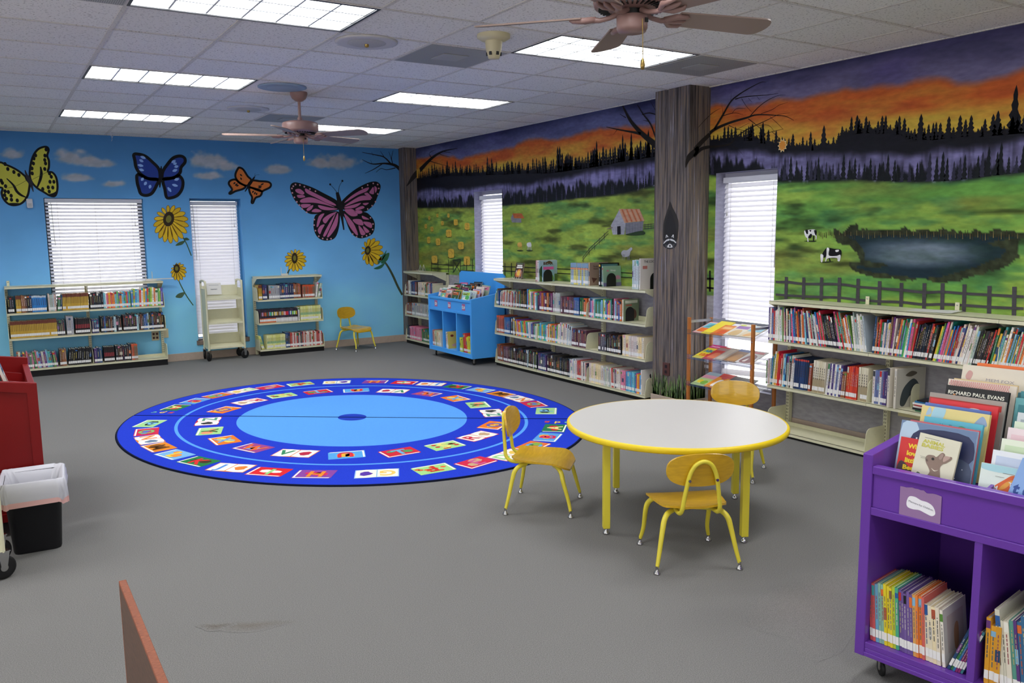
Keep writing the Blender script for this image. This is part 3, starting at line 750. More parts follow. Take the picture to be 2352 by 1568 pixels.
[4,"l",[48,52,44],[5885,1257,5894,1070],[15,15]],
[4,"l",[48,52,44],[5743,1260,5751,1075],[15,15]],
[4,"l",[48,52,44],[5539,1265,5547,1083],[15,15]],
[4,"l",[48,52,44],[5365,1269,5372,1089],[15,15]],
[4,"l",[48,52,44],[5206,1272,5213,1095],[15,15]],
[4,"l",[48,52,44],[6422,1179,6095,1176,5746,1179],[10,11,10]],
[4,"l",[48,52,44],[6425,1118,6098,1116,5749,1127],[10,11,10]],
[4,"l",[48,52,44],[5543,1174,5368,1187,5164,1193],[10,11,9]],
[4,"l",[48,52,44],[5546,1111,5371,1115,5167,1124],[10,11,9]],
[5,"l",[48,52,44],[5743,1249,5539,1265],[13,13]],
[5,"l",[48,52,44],[5738,1087,5540,1248],[13,13]],
[5,"l",[48,52,44],[5732,1232,5553,1094],[13,13]],
[4,"l",[38,42,36],[4388,1246,4392,1083],[14,14]],
[4,"l",[38,42,36],[4236,1250,4240,1089],[14,14]],
[4,"l",[38,42,36],[4449,1200,4033,1203,3708,1206,3013,1210,1936,1205],[12,11,11,9,9]],
[4,"l",[38,42,36],[4450,1144,4034,1148,3709,1153,3013,1160,1936,1160],[12,11,11,9,9]],
[4,"l",[30,32,28],[910,1268,905,1079],[22,22]],
[4,"l",[30,32,28],[947,1194,861,1197],[17,17]],
[4,"l",[30,32,28],[949,1113,859,1111],[17,17]],
[4,"so",[14,14,16],[-310,1483,-369,1477,-427,1470,-436,1437,-422,1412,-353,1406,-308,1418,-284,1409,-263,1421,-281,1459],1,[14,14,16]],
[5,"s",[215,215,215],[-306,1482,-328,1477,-327,1426,-391,1423,-429,1432,-426,1387,-407,1386,-401,1407,-352,1410,-314,1401,-303,1380,-297,1384,-305,1426]],
[5,"s",[215,215,215],[-251,1429,-264,1435,-278,1421,-270,1375,-257,1379]],
[5,"s",[215,215,215],[-384,1467,-412,1471,-410,1457,-389,1454]],
[4,"f",[14,14,16],[-323,1410,-333,1411,-344,1381,-334,1380]],
[4,"s",[215,215,215],[-94,1616,-128,1622,-199,1620,-209,1552,-199,1552,-194,1577,-135,1577,-135,1533,-126,1533,-121,1560,-109,1565,-95,1590]],
[5,"s",[14,14,16],[-100,1620,-125,1622,-129,1594,-116,1590]],
[5,"s",[14,14,16],[-150,1590,-165,1586,-156,1560,-130,1562]],
[5,"s",[14,14,16],[-184,1618,-206,1615,-206,1577,-193,1590]],
[5,"s",[14,14,16],[-138,1618,-158,1620,-152,1607]],
[5,"s",[14,14,16],[-176,1573,-186,1576,-186,1536,-177,1536]],
[3,"s",[45,58,28],[-90,1533,-149,1540,-208,1537,-178,1528]],
[3,"s",[45,58,28],[-245,1371,-310,1380,-373,1381,-315,1369]]],
'p1s': [
[2,"l",[30,25,22],[4565,2312,4688,2456,4803,2557],[10,69,80]]],
'p2s': [
[2,"l",[30,25,22],[4550,2323,4627,2389,4729,2465],[43,43,35]],
[2,"l",[30,25,22],[4542,2268,4628,2333,4732,2357],[31,31,25]],
[2,"l",[30,25,22],[4588,2516,4674,2589,4724,2626],[4,6,6]],
[2,"s",[30,25,22],[4445,2166,4456,2265,4549,2336,4592,2356,4594,2301,4491,2229]]],
'p2f': [
[1,"s",[38,34,30],[1171,1889,1136,1831,1081,1756,1059,1690,1064,1606,1089,1531,1240,1531,1255,1607,1250,1702,1230,1759,1197,1829]],
[2,"s",[24,21,20],[1169,1814,1121,1738,1092,1653,1096,1541,1226,1540,1235,1645,1209,1739]],
[3,"s",[30,30,34],[1253,1497,1240,1531,1199,1564,1165,1574,1124,1564,1089,1531,1082,1498,1109,1475,1163,1461,1218,1471]],
[4,"f",[205,205,205],[1220,1562,1215,1590,1203,1590,1184,1571]],
[4,"f",[205,205,205],[1144,1571,1128,1592,1116,1591,1113,1562]],
[5,"f",[40,40,44],[1209,1564,1208,1582,1194,1566]],
[5,"f",[40,40,44],[1134,1566,1124,1583,1120,1564]],
[4,"s",[205,205,205],[1250,1509,1236,1528,1206,1547,1171,1554,1171,1540,1205,1533,1233,1516]],
[4,"s",[205,205,205],[1083,1520,1096,1534,1124,1548,1158,1554,1157,1540,1116,1531,1093,1517]],
[4,"s",[205,205,205],[1197,1479,1187,1500,1164,1510,1140,1500,1130,1479,1163,1475]],
[5,"s",[15,15,18],[1172,1498,1153,1498,1156,1481,1167,1481]],
[4,"l",[150,95,75],[1163,1526,1164,1505],[2,3]],
[4,"l",[205,205,205],[1198,1495,1225,1497],[1,1]],
[4,"l",[205,205,205],[1198,1488,1222,1481],[1,1]],
[4,"l",[205,205,205],[1194,1481,1212,1469],[1,1]],
[4,"l",[205,205,205],[1133,1498,1102,1507],[1,1]],
[4,"l",[205,205,205],[1129,1491,1105,1489],[1,1]],
[4,"l",[205,205,205],[1132,1484,1112,1472],[1,1]]],
}
BOUNDS = {"purple":[[-1667,2590],[-1561,2560],[-1374,2556],[-1255,2570],[-1130,2609],[-959,2623],[-825,2619],[-694,2643],[-500,2642],[-408,2660],[-252,2656],[-33,2637],[202,2669],[372,2640],[605,2655],[880,2701],[1649,2622],[1752,2611],[1929,2628],[2114,2656],[2344,2675],[2626,2674],[2969,2659],[3242,2633],[3456,2661],[3678,2696],[4042,2675],[4151,2635],[4431,2637],[4846,2635],[5225,2612],[5491,2609],[6051,2703],[6687,2703]],"tree":[[-1690,2222],[-1433,2227],[-1315,2239],[-1110,2236],[-953,2252],[-823,2306],[-555,2339],[-403,2324],[-334,2255],[-183,2246],[151,2285],[465,2383],[596,2396],[943,2398],[1644,2349],[2111,2339],[2502,2320],[2926,2311],[3387,2303],[3889,2335],[4438,2357],[5201,2390],[5883,2425],[6664,2412]],"mist":[[-1695,2171],[-1587,2152],[-1399,2154],[-1198,2156],[-941,2146],[-709,2174],[-563,2161],[-461,2195],[-140,2223],[89,2223],[334,2263],[594,2315],[941,2325],[1643,2291],[2110,2285],[2462,2267],[2710,2271],[3038,2240],[3412,2236],[3762,2208],[4161,2200],[4587,2238],[5047,2216],[5715,2233],[6672,2271]],"dark":[[-1703,2060],[-1522,2007],[-1289,2000],[-948,2022],[-569,2047],[-257,2050],[83,2081],[205,2127],[590,2204],[939,2231],[1641,2142],[2109,2122],[2502,2119],[2927,2116],[3389,2139],[3893,2108],[4445,2103],[5378,2096],[6683,2095]],"grass":[[-1710,1956],[-1462,1941],[-1251,1927],[-904,1940],[-517,1982],[-87,1997],[197,2012],[502,2029],[938,2110],[1640,2056],[2108,2001],[2501,1987],[2928,1978],[3391,1961],[3896,1957],[4449,1953],[5153,1952],[6689,1989]]}
POND=[[-354,1577],[-380,1643],[-440,1597],[-503,1658],[-568,1649],[-569,1617],[-884,1619],[-1280,1606],[-1699,1602],[-1777,1595],[-1735,1568],[-1696,1547],[-1701,1479],[-1711,1424],[-1648,1374],[-1513,1342],[-1445,1303],[-1225,1257],[-1132,1260],[-986,1269],[-731,1266],[-595,1285],[-510,1323],[-502,1372],[-590,1391],[-559,1463],[-482,1511],[-385,1536]]
WATER=[[-459,1583],[-886,1582],[-1721,1573],[-1583,1547],[-1502,1519],[-1634,1485],[-1597,1436],[-1441,1368],[-1261,1303],[-1131,1279],[-859,1295],[-574,1333],[-564,1345],[-814,1349],[-830,1373],[-635,1400],[-622,1464],[-564,1536],[-479,1565]]
CLOUDS=[[219,2572,229,125],[481,2528,223,73],[-376,2595,123,83],[261,2336,158,56],[661,2278,145,57],[1817,2586,284,135],[2054,2522,159,86],[1806,2400,184,60],[2727,2512,216,93],[3582,2637,319,132],[3336,2606,229,84]]
# ------------------------------------------------------------------ setting: floor, ceiling, walls, windows
T = 0.6096                                # ceiling tile module
M_CARPET = mat('grey_carpet', (255,255,255), rough=.95, spec=.08, noise=.3, nscale=260, bump=.5, bscale=600, attr=True)
M_TILE = mat('acoustic_tile', (255,255,255), rough=.92, spec=.1, attr=True)
nt = M_TILE.node_tree                     # pin holes of the mineral fibre tiles
tc = nt.nodes['Texture Coordinate']; vo = nt.nodes.new('ShaderNodeTexNoise'); vo.inputs['Scale'].default_value = 75; vo.inputs['Detail'].default_value = 2
cr = nt.nodes.new('ShaderNodeValToRGB'); cr.color_ramp.elements[0].position = .34; cr.color_ramp.elements[0].color = (.6,.59,.58,1); cr.color_ramp.elements[1].position = .40
mx = nt.nodes.new('ShaderNodeVectorMath'); mx.operation = 'MULTIPLY'
nt.links.new(tc.outputs['Object'], vo.inputs['Vector']); nt.links.new(vo.outputs['Fac'], cr.inputs['Fac'])
nt.links.new(nt.nodes['Attribute'].outputs['Color'], mx.inputs[0]); nt.links.new(cr.outputs['Color'], mx.inputs[1])
nt.links.new(mx.outputs['Vector'], nt.nodes['Principled BSDF'].inputs['Base Color'])
M_PAINT = mat('wall_paint', (255,255,255), rough=.7, spec=.25, attr=True, bump=.12, bscale=120)
M_MURAL = mat('mural_paint', (255,255,255), rough=.65, spec=.2, attr=True, noise=.14, nscale=14, bump=.15, bscale=90, stretch=(1,1,3))
M_WHITE = mat('white_paint', (205,206,214), rough=.6)
M_BASE = mat('vinyl_baseboard', (186,168,152), rough=.5, noise=.05, nscale=30)
M_ATTR = mat('printed_cover', (255,255,255), rough=.42, spec=.45, attr=True)

fl = MB()
CARP = (122,121,119)
fl.face([(XL-.1,YF-.1,0),(XM+.3,YF-.1,0),(XM+.3,YB+.3,0),(XL-.1,YB+.3,0)], CARP)
def stain(cx, cy, rx, ry, ang, col, z=.0006):
    n = 20; c, s = math.cos(ang), math.sin(ang)
    pts = []
    for k in range(n):
        a = 2*PI*k/n; q = 1+.25*math.sin(3*a+cx)
        x, y = rx*q*math.cos(a), ry*q*math.sin(a)
        pts.append((cx+x*c-y*s, cy+x*s+y*c, z))
    for k in range(n):
        fl.face([(cx,cy,z), pts[k], pts[(k+1) % n]], [col, CARP, CARP])
stain(.07,-1.0,.19,.05,-.5,(112,107,101)); stain(-.05,-.93,.08,.035,-.5,(104,98,92),.0012); stain(2.2,-2.2,.5,.2,.4,(127,123,120))
struct(fl.build('floor', M_CARPET))

FIX = [(0,0),(4,0),(0,4),(4,4),(0,8),(4,8)]              # troffers in view: (column, row) of the tile grid
FIX += [(0,-4),(4,-4),(0,-8),(4,-8),(-4,0),(-4,4),(-4,8),(-4,-4)]   # more of the same room lighting, out of frame
RET = [(3,1),(6,0),(3,7),(-1,0)]                         # perforated air return tiles
ce = MB()
TC, BC = (234,230,224), (212,206,198)
cells = set()
for c, r in FIX: cells.add((c,r)); cells.add((c+1,r))
c0, c1, r0, r1 = -7, 7, -15, 11
for c in range(c0, c1+1):
    for r in range(r0, r1+1):
        if (c,r) in cells: continue
        xa, xb, ya, yb = c*T, min((c+1)*T, XM), r*T, min((r+1)*T, YB)
        if yb <= ya: continue
        tint = random.randint(-5, 4)
        ce.face([(xa,ya,H),(xa,yb,H),(xb,yb,H),(xb,ya,H)], tuple(v+tint for v in TC))
bw = .012
for c in range(c0, c1+2):
    x = c*T
    y0 = r0*T
    segs = []
    cut = sorted((r*T, (r+1)*T) for cc, r in FIX if cc+1 == c)
    y = y0
    for a, b in cut: segs.append((y,a)); y = b
    segs.append((y, YB))
    for a, b in segs: ce.box((x-bw,a,H-.004),(x+bw,b,H-.0005), BC)
for r in range(r0, r1+2):
    y = r*T
    if y < YB: ce.box((XL,y-bw,H-.0045),(XM,y+bw,H-.001), BC)
ce.box((XL,YB-.02,H-.006),(XM,YB,H), BC); ce.box((XM-.02,YF,H-.006),(XM,YB,H), BC)
ce.face([(XL-.1,YF-.1,H+.16),(XM+.1,YF-.1,H+.16),(XM+.1,YB+.1,H+.16),(XL-.1,YB+.1,H+.16)], (60,60,60))   # slab above the tiles
struct(ce.build('ceiling', M_TILE))

# ---- walls built as a fine painted grid (colour attribute) plus painted motifs a hair in front
def lin(a):
    a = np.clip(a, 0, 255)/255.0
    return np.where(a <= .04045, a/12.92, ((a+.055)/1.055)**2.4)
def wall_object(name, m, ua, va, fn, colfn, holes, mb, gain):
    """ua/va grid lines, fn(u,v)->xyz arrays, colfn(u,v)->(n,3) sRGB 0-255"""
    U, V = np.meshgrid(ua, va, indexing='ij')
    nu, nv = U.shape
    xyz = np.stack(fn(U.ravel(), V.ravel()), 1)
    col = lin(colfn(U.ravel(), V.ravel()))
    idx = np.arange(nu*nv).reshape(nu, nv)
    q = np.stack([idx[:-1,:-1], idx[1:,:-1], idx[1:,1:], idx[:-1,1:]], -1).reshape(-1, 4)
    um = (ua[:-1]+ua[1:])/2; vm = (va[:-1]+va[1:])/2
    UM, VM = np.meshgrid(um, vm, indexing='ij')
    keep = np.ones(UM.size, bool)
    for a0, a1, b0, b1 in holes:
        keep &= ~((UM.ravel() > a0) & (UM.ravel() < a1) & (VM.ravel() > b0) & (VM.ravel() < b1))
    q = q[keep]
    nvx = len(xyz)
    verts = np.concatenate([xyz, np.array(mb.v).reshape(-1, 3)]) if mb.v else xyz
    loops = [q.ravel()]; tot = [np.full(len(q), 4)]; lc = [col[q.ravel()]]
    if mb.f:
        lp = []; tt = []; cc = []
        for f, c in zip(mb.f, mb.c):
            lp.extend(i+nvx for i in f); tt.append(len(f)); cc.extend([L3(c)[:3]]*len(f))
        loops.append(np.array(lp)); tot.append(np.array(tt)); lc.append(np.array(cc))
    loops = np.concatenate(loops).astype(np.int32); tot = np.concatenate(tot).astype(np.int32)
    lc = np.concatenate(lc)*gain
    me = bpy.data.meshes.new(name)
    me.vertices.add(len(verts)); me.vertices.foreach_set('co', verts.astype(np.float32).ravel())
    me.loops.add(len(loops)); me.loops.foreach_set('vertex_index', loops)
    me.polygons.add(len(tot))
    me.polygons.foreach_set('loop_start', np.concatenate([[0], np.cumsum(tot)[:-1]]).astype(np.int32))
    me.update(calc_edges=True)
    at = me.color_attributes.new('Col', 'FLOAT_COLOR', 'CORNER')
    at.data.foreach_set('color', np.concatenate([np.clip(lc, 0, .95), np.ones((len(lc), 1))], 1).astype(np.float32).ravel())
    me.materials.append(m)
    me.validate()
    o = bpy.data.objects.new(name, me); COL.objects.link(o)
    return struct(o)
def motifs(mb, items, fn):
    """fn(u,v,layer) -> xyz ; units of the data are millimetres"""
    for e in items:
        layer, kind, col, flat = e[:4]
        if isinstance(col, list): col = tuple(col)
        pts = [(flat[i]/1000, flat[i+1]/1000) for i in range(0, len(flat), 2)]
        f = lambda u, v, l=layer: fn(u, v, l*.0008)
        if kind == 's': flat_poly(mb, smooth_closed(pts), f, col)
        elif kind == 'f': flat_poly(mb, pts, f, col)
        elif kind == 'so':
            ps = smooth_closed(pts)
            ps = clip_poly(ps, e[6] if len(e) > 6 else None)
            if len(ps) < 3: continue
            flat_poly(mb, ps, f, col)
            wd = max(e[4], 2)/1000
            stroke(mb, ps, [wd]*len(ps), lambda u, v, l=layer: fn(u, v, l*.0008+.0003), tuple(e[5]), True)
        elif kind == 'l':
            ps = smooth_open([p+(wd/1000,) for p, wd in zip(pts, e[4])])
            stroke(mb, [p[:2] for p in ps], [p[2] for p in ps], f, col)
        elif kind == 'e':
            c = pts[0]; rx, ry = e[4]/1000, e[5]/1000
            ps = [(c[0]+rx*math.cos(a*PI/5), c[1]+ry*math.sin(a*PI/5)) for a in range(10)]
            flat_poly(mb, ps, f, col)
def lines(*parts):
    out = []
    for a, b, st in parts: out.append(np.arange(a, b-st*.3, st))
    return np.concatenate(out+[np.array([parts[-1][1]])])
def snap(ar, vals):
    ar = ar.copy()
    for v in vals: ar[np.argmin(np.abs(ar-v))] = v
    return np.unique(ar)

# blue wall with clouds
WB = [(-.108,.985,.74,2.10), (1.545,2.197,.25,2.112)]
BLUE_GAIN, MURAL_GAIN = 1.15, 1.12
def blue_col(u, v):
    base = np.array([132.,202.,254.]); top = np.array([68.,124.,176.])  # sky paint darkens upward, partly the troffers' light falloff put into the colour
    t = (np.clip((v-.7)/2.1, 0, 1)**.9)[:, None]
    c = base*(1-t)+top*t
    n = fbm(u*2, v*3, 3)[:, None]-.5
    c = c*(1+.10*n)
    low = np.clip((.95-v)/.3, 0, 1)[:, None]
    for i, (cx, cz, rx, rz) in enumerate(CLOUDS):
        cx, cz, rx, rz = cx/1000, cz/1000, rx/1000, rz/1000
        dx, dz = (u-cx)/rx, (v-cz)/rz
        dz = np.where(dz < 0, dz*1.5, dz)
        e = 1.05-np.sqrt(dx*dx+dz*dz)+(fbm(u*9+i, v*12, 11+i, 4)-.5)*1.1
        a = np.clip(e*2.2, 0, 1)*.9
        sh = fbm(u*14, v*22, 40+i)
        cc = np.array([184.,184.,188.])*(1-.2*sh[:, None])+np.array([10.,6,4])*np.clip(dz, 0, 1)[:, None]
        c = c*(1-a[:, None])+cc*a[:, None]
    return c
mb = MB()
motifs(mb, PAINT['blue'], lambda u, v, d: (u, YB-.0008-d, v))
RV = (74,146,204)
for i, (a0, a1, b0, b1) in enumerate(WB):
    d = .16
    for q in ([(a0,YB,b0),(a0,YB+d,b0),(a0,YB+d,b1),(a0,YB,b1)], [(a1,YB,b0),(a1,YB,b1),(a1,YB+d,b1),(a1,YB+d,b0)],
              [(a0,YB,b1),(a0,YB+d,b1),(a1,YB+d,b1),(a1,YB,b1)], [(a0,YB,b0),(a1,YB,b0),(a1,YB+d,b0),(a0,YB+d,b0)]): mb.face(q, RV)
ua = snap(lines((XL,-1.0,.3),(-1.0,XM,.016)), [w_[k] for w_ in WB for k in (0,1)])
va = snap(lines((0,.6,.1),(.6,H,.016)), [w_[k] for w_ in WB for k in (2,3)])
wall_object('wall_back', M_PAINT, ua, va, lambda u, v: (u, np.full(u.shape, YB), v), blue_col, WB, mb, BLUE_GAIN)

# mural wall
WM = [(4.44,5.14,.25,2.155), (.19,.862,.25,2.122)]
BD = {k: np.array(v)/1000 for k, v in BOUNDS.items()}
def mural_col(u, v):
    bz = {k: np.interp(u, BD[k][:, 0], BD[k][:, 1]) for k in BD}
    w_ = (fbm(u*6, v*6, 5)-.5)*.05
    st1 = fbm(u*1.6, v*9, 21, 5); st2 = fbm(u*3.2, v*15, 31, 4); st3 = fbm(u*7, v*20, 33, 3)
    col = np.zeros((len(u), 3))
    # purple sky
    near = np.clip((2.2-u)/2.2, 0, 1)[:, None]
    t = np.clip((v-bz['purple'])/(H-bz['purple']+.05), 0, 1)[:, None]
    lightp = np.array([100.,104,144])*(1-near)+np.array([108.,102,136])*near
    darkp = np.array([40.,42,74])*(1-near)+np.array([40.,40,70])*near
    m1 = np.clip(t*1.15-.1+(st1[:, None]-.5)*1.0, 0, 1)
    sky = lightp*(1-m1)+darkp*m1
    k = np.clip((fbm(u*1.3, v*6, 77)-.55)*4, 0, 1)[:, None]
    sky = sky*(1-.35*k)+np.array([80.,66,132])*.35*k
    # orange to yellow
    h = np.clip((v-bz['tree'])/(bz['purple']-bz['tree']+1e-3), 0, 1)[:, None]
    m2 = np.clip(h*1.25-.12+(st1[:, None]-.5)*1.3+(st2[:, None]-.5)*.5, 0, 1)
    sun = np.array([196.,164,62])*(1-m2)+np.array([188.,92,40])*m2
    k = np.clip((st2-.56)*5, 0, 1)[:, None]*np.clip(h*2, 0, 1)
    sun = sun*(1-.5*k)+np.array([160.,70,38])*.5*k
    e = np.clip((v+w_-bz['purple'])/.05+.5, 0, 1)[:, None]
    col = sun*(1-e)+sky*e
    # far conifers, mist, near conifers
    jag = (np.abs((u*22) % 1-.5)*.05+np.abs((u*47+.3) % 1-.5)*.03)
    isd = v < bz['tree']+.01+jag*.5
    col[isd] = (22.,22,30)
    e = np.clip((bz['mist']+w_*1.4-v)/.06+.2, 0, 1)[:, None]
    mist = np.array([112.,108,150])*(.72+.5*st3[:, None])
    stre = fbm(u*40, v*4, 55, 3)
    mist = mist*(1-.35*np.clip((stre-.5)*4, 0, 1)[:, None])
    col = np.where(isd[:, None], col*(1-e)+mist*e, col)
    sp = fbm(u*30, v*2, 61, 2)
    e = np.clip((bz['dark']+(sp-.5)*.22-v)/.03, 0, 1)[:, None]
    col = np.where(isd[:, None], col*(1-e)+np.array([20.,22,28])*e, col)
    # meadow
    e = np.clip((bz['grass']+w_*.6-v)/.03+.5, 0, 1)[:, None]
    g = np.array([128.,150,62])*(1-near)+np.array([96.,146,66])*near
    a = np.clip((st1-.42)*4.5, 0, 1)[:, None]; b = np.clip((st2-.5)*5, 0, 1)[:, None]; c3 = np.clip((fbm(u*1.1, v*5, 91)-.5)*5, 0, 1)[:, None]
    gr = g*(1-.7*a)+np.array([150.,172,72])*.7*a
    gr = gr*(1-.6*b)+np.array([62.,116,72])*.6*b
    gr = gr*(1-.55*c3)+np.array([122.,110,52])*.55*c3
    gr = gr*(.86+.28*st3[:, None])
    dk = np.clip((fbm(u*2.1, v*11, 99)-.6)*6, 0, 1)[:, None]
    gr = gr*(1-.5*dk)
    col = col*(1-e)+gr*e
    # pond
    pu, pv = u+(fbm(u*14, v*14, 8)-.5)*.06, v+(fbm(u*14, v*14, 9)-.5)*.06
    pin = inside(pu, pv, [(p[0]/1000, p[1]/1000) for p in POND])
    bush = np.array([46.,52,34])*(.55+.9*fbm(u*30, v*30, 12, 3)[:, None])
    yel = np.clip((fbm(u*9, v*9, 14)-.58)*7, 0, 1)[:, None]*np.clip((1.36-v)/.2, 0, 1)[:, None]
    bush = bush*(1-yel*.6)+np.array([140.,132,48])*yel*.6
    col[pin] = bush[pin]
    win = inside(u, v+(st3-.5)*.03, [(p[0]/1000, p[1]/1000) for p in WATER])
    W_ = np.array([p for p in WATER])/1000
    cu, cv = W_[:, 0].mean()-.02, W_[:, 1].mean()+.0
    r_ = np.clip(1-np.sqrt(((u-cu)/.52)**2+((v-cv-.02)/.12)**2), 0, 1)[:, None]
    wat = np.array([26.,44,54])*(1-.0)+(np.array([110.,124,138])-np.array([26.,44,54]))*np.clip(r_*1.6*(.55+.9*(st2[:, None])), 0, 1)
    gn = np.clip((fbm(u*3, v*12, 18)-.52)*5, 0, 1)[:, None]
    wat = wat*(1-.35*gn)+np.array([34.,58,40])*.35*gn
    col[win] = wat[win]
    # plain grey paint below the mural
    low = v < 1.045
    col[low] = (150.,148,154)
    col[u < -3.2] = (150.,148,154)
    return col
mb = MB()
fm = lambda u, v, d: (XM-.0008-d, u, v)
def conifer(mb, u, zb, h, hw, col, layer):
    for a0, a1, b0, b1 in WM:
        if a0-.03 < u < a1+.03 and zb < b1: return
    pts = []; n = 5
    left = []; right = []
    for k in range(n):
        t0 = k/n; wv = hw*(1-t0*.85)
        z = zb+h*t0
        right += [(u+wv*random.uniform(.8,1.1), z), (u+wv*.5, z+h*.10)]
        left += [(u-wv*random.uniform(.8,1.1), z), (u-wv*.5, z+h*.10)]
    flat_poly(mb, right+[(u, zb+h)]+left[::-1], lambda a, b: fm(a, b, layer*.0008), col)
rnd = random.Random(3)
def zof(k, u): return float(np.interp(u, BD[k][:, 0], BD[k][:, 1]))
u = -2.2
while u < 6.75:
    right = u < 1.2
    h = rnd.uniform(.05,.15) if right else rnd.uniform(.07,.17)
    if rnd.random() < .12: h *= 1.4
    if not right and u < 3.3: h *= 1.25
    conifer(mb, u, zof('tree',u)-.02, h, h*rnd.uniform(.17,.25)+.006, (21,21,28), 1)
    u += rnd.uniform(.018,.05)
conifer(mb, -1.63, zof('tree',-1.63)-.02, .30, .05, (18,18,24), 1)
for uu in (2.0, 2.13, 1.75, 2.55): conifer(mb, uu, zof('tree',uu)-.02, .27, .04, (18,18,24), 1)
u = -2.2
while u < 6.75:
    h = rnd.uniform(.10,.21) if u < 1.2 else rnd.uniform(.08,.17)
    zt = zof('dark',u)
    cc = (22,26,30) if rnd.random() < .7 else (44,44,62)
    conifer(mb, u, min(zof('grass',u)+.01, zt-.05), h, h*.11+.006, cc, 2)
    u += rnd.uniform(.02,.06)
for k in range(90):                       # reeds along the far bank of the pond
    uu = -1.7+k*.0165; zz = 1.585+rnd.uniform(-.01,.02)+.01*(uu+1)
    stroke(mb, [(uu,zz-.03),(uu+.003,zz+rnd.uniform(0,.02))], [.006,.003], lambda a, b: fm(a, b, .0032), (60,52,36) if k % 3 else (112,100,64))
motifs(mb, PAINT['mural'], fm)
for (a0, a1, b0, b1) in WM:
    d = .17; RVW = (148,148,168)
    for q in ([(XM,a0,b0),(XM+d,a0,b0),(XM+d,a0,b1),(XM,a0,b1)], [(XM,a1,b0),(XM,a1,b1),(XM+d,a1,b1),(XM+d,a1,b0)],
              [(XM,a0,b1),(XM+d,a0,b1),(XM+d,a1,b1),(XM,a1,b1)], [(XM,a0,b0),(XM,a1,b0),(XM+d,a1,b0),(XM+d,a0,b0)]): mb.face(q, RVW)
ua = snap(lines((YF,-2.4,.3),(-2.4,YB,.0125)), [w_[k] for w_ in WM for k in (0,1)])
va = snap(lines((0,.9,.1),(.9,H,.0125)), [w_[k] for w_ in WM for k in (2,3)])
wall_object('wall_right', M_MURAL, ua, va, lambda u, v: (np.full(u.shape, XM), u, v), mural_col, WM, mb, MURAL_GAIN)

b = MB()                                  # left wall, out of frame, with openings added to let daylight up to the ceiling
ys = [YF,-8,-5.5,-4.5,-2,-1,1.5,YB]
for i in range(7):
    if i in (1,3,5):
        b.face([(XL,ys[i],0),(XL,ys[i+1],0),(XL,ys[i+1],.8),(XL,ys[i],.8)]); b.face([(XL,ys[i],2.5),(XL,ys[i+1],2.5),(XL,ys[i+1],H),(XL,ys[i],H)])
    else: b.face([(XL,ys[i],0),(XL,ys[i+1],0),(XL,ys[i+1],H),(XL,ys[i],H)])
struct(b.build('wall_left', M_WHITE))
b = MB()                                  # wall behind the camera with unseen openings added as extra daylight
FW = [(-3.6,-1.2,.7,2.3),(-.2,2.2,.7,2.3)]
xs = [XL,-3.6,-1.2,-.2,2.2,XM]
for i in range(5):
    if i in (1,3):
        b.face([(xs[i],YF,0),(xs[i],YF,.7),(xs[i+1],YF,.7),(xs[i+1],YF,0)]); b.face([(xs[i],YF,2.3),(xs[i],YF,H),(xs[i+1],YF,H),(xs[i+1],YF,2.3)])
    else: b.face([(xs[i],YF,0),(xs[i],YF,H),(xs[i+1],YF,H),(xs[i+1],YF,0)])
struct(b.build('wall_front', M_WHITE))

# painted tree pillars
M_BARK = bpy.data.materials.new('painted_bark'); M_BARK.use_nodes = True
nt = M_BARK.node_tree; bs = nt.nodes['Principled BSDF']; bs.inputs['Roughness'].default_value = .7
at = nt.nodes.new('ShaderNodeAttribute'); at.attribute_name = 'Col'
tc = nt.nodes.new('ShaderNodeTexCoord'); mp = nt.nodes.new('ShaderNodeMapping'); mp.inputs['Scale'].default_value = (46,46,1.5)
nz = nt.nodes.new('ShaderNodeTexNoise'); nz.inputs['Scale'].default_value = 1.0; nz.inputs['Detail'].default_value = 5; nz.inputs['Roughness'].default_value = .62
cr = nt.nodes.new('ShaderNodeValToRGB')
els = cr.color_ramp.elements
els[0].position = .30; els[0].color = L3((34,30,30)); els[1].position = .72; els[1].color = L3((176,170,176))
for p, c in ((.42,(74,66,62)),(.5,(104,96,94)),(.56,(128,108,86)),(.62,(96,92,100))):
    e = els.new(p); e.color = L3(c)
mx = nt.nodes.new('ShaderNodeMix'); mx.data_type = 'RGBA'
nt.links.new(tc.outputs['Object'], mp.inputs['Vector']); nt.links.new(mp.outputs['Vector'], nz.inputs['Vector']); nt.links.new(nz.outputs['Fac'], cr.inputs['Fac'])
nt.links.new(at.outputs['Alpha'], mx.inputs['Factor']); nt.links.new(at.outputs['Color'], mx.inputs['B']); nt.links.new(cr.outputs['Color'], mx.inputs['A'])
nt.links.new(mx.outputs['Result'], bs.inputs['Base Color'])
def pillar(name, x0, x1, y0, y1, layers):
    """box pillar; the painted motifs carry alpha 1, bark alpha 0"""
    b = MB()
    for q in ([(x0,y0,0),(x0,y1,0),(x0,y1,H),(x0,y0,H)], [(x0,y0,0),(x1,y0,0),(x1,y0,H),(x0,y0,H)], [(x0,y1,0),(x1,y1,0),(x1,y1,H),(x0,y1,H)]): b.face(q, (128,128,128))
    nb = len(b.f)
    for items, fn in layers: motifs(b, items, fn)
    nm = len(b.f)
    o = b.build(name, M_BARK)
    me = o.data; at = me.color_attributes['Col']
    for p in me.polygons:
        if p.index < nb:
            for li in p.loop_indices: at.data[li].color = (.2,.2,.2,0)
    return struct(o)
pillar('wall_corner_pillar', 4.53, XM, 6.83, YB, [(PAINT['p1s'], lambda u, v, d: (u, 6.8292-d, v))])
gr = MB()
blades = []
rg = random.Random(5)
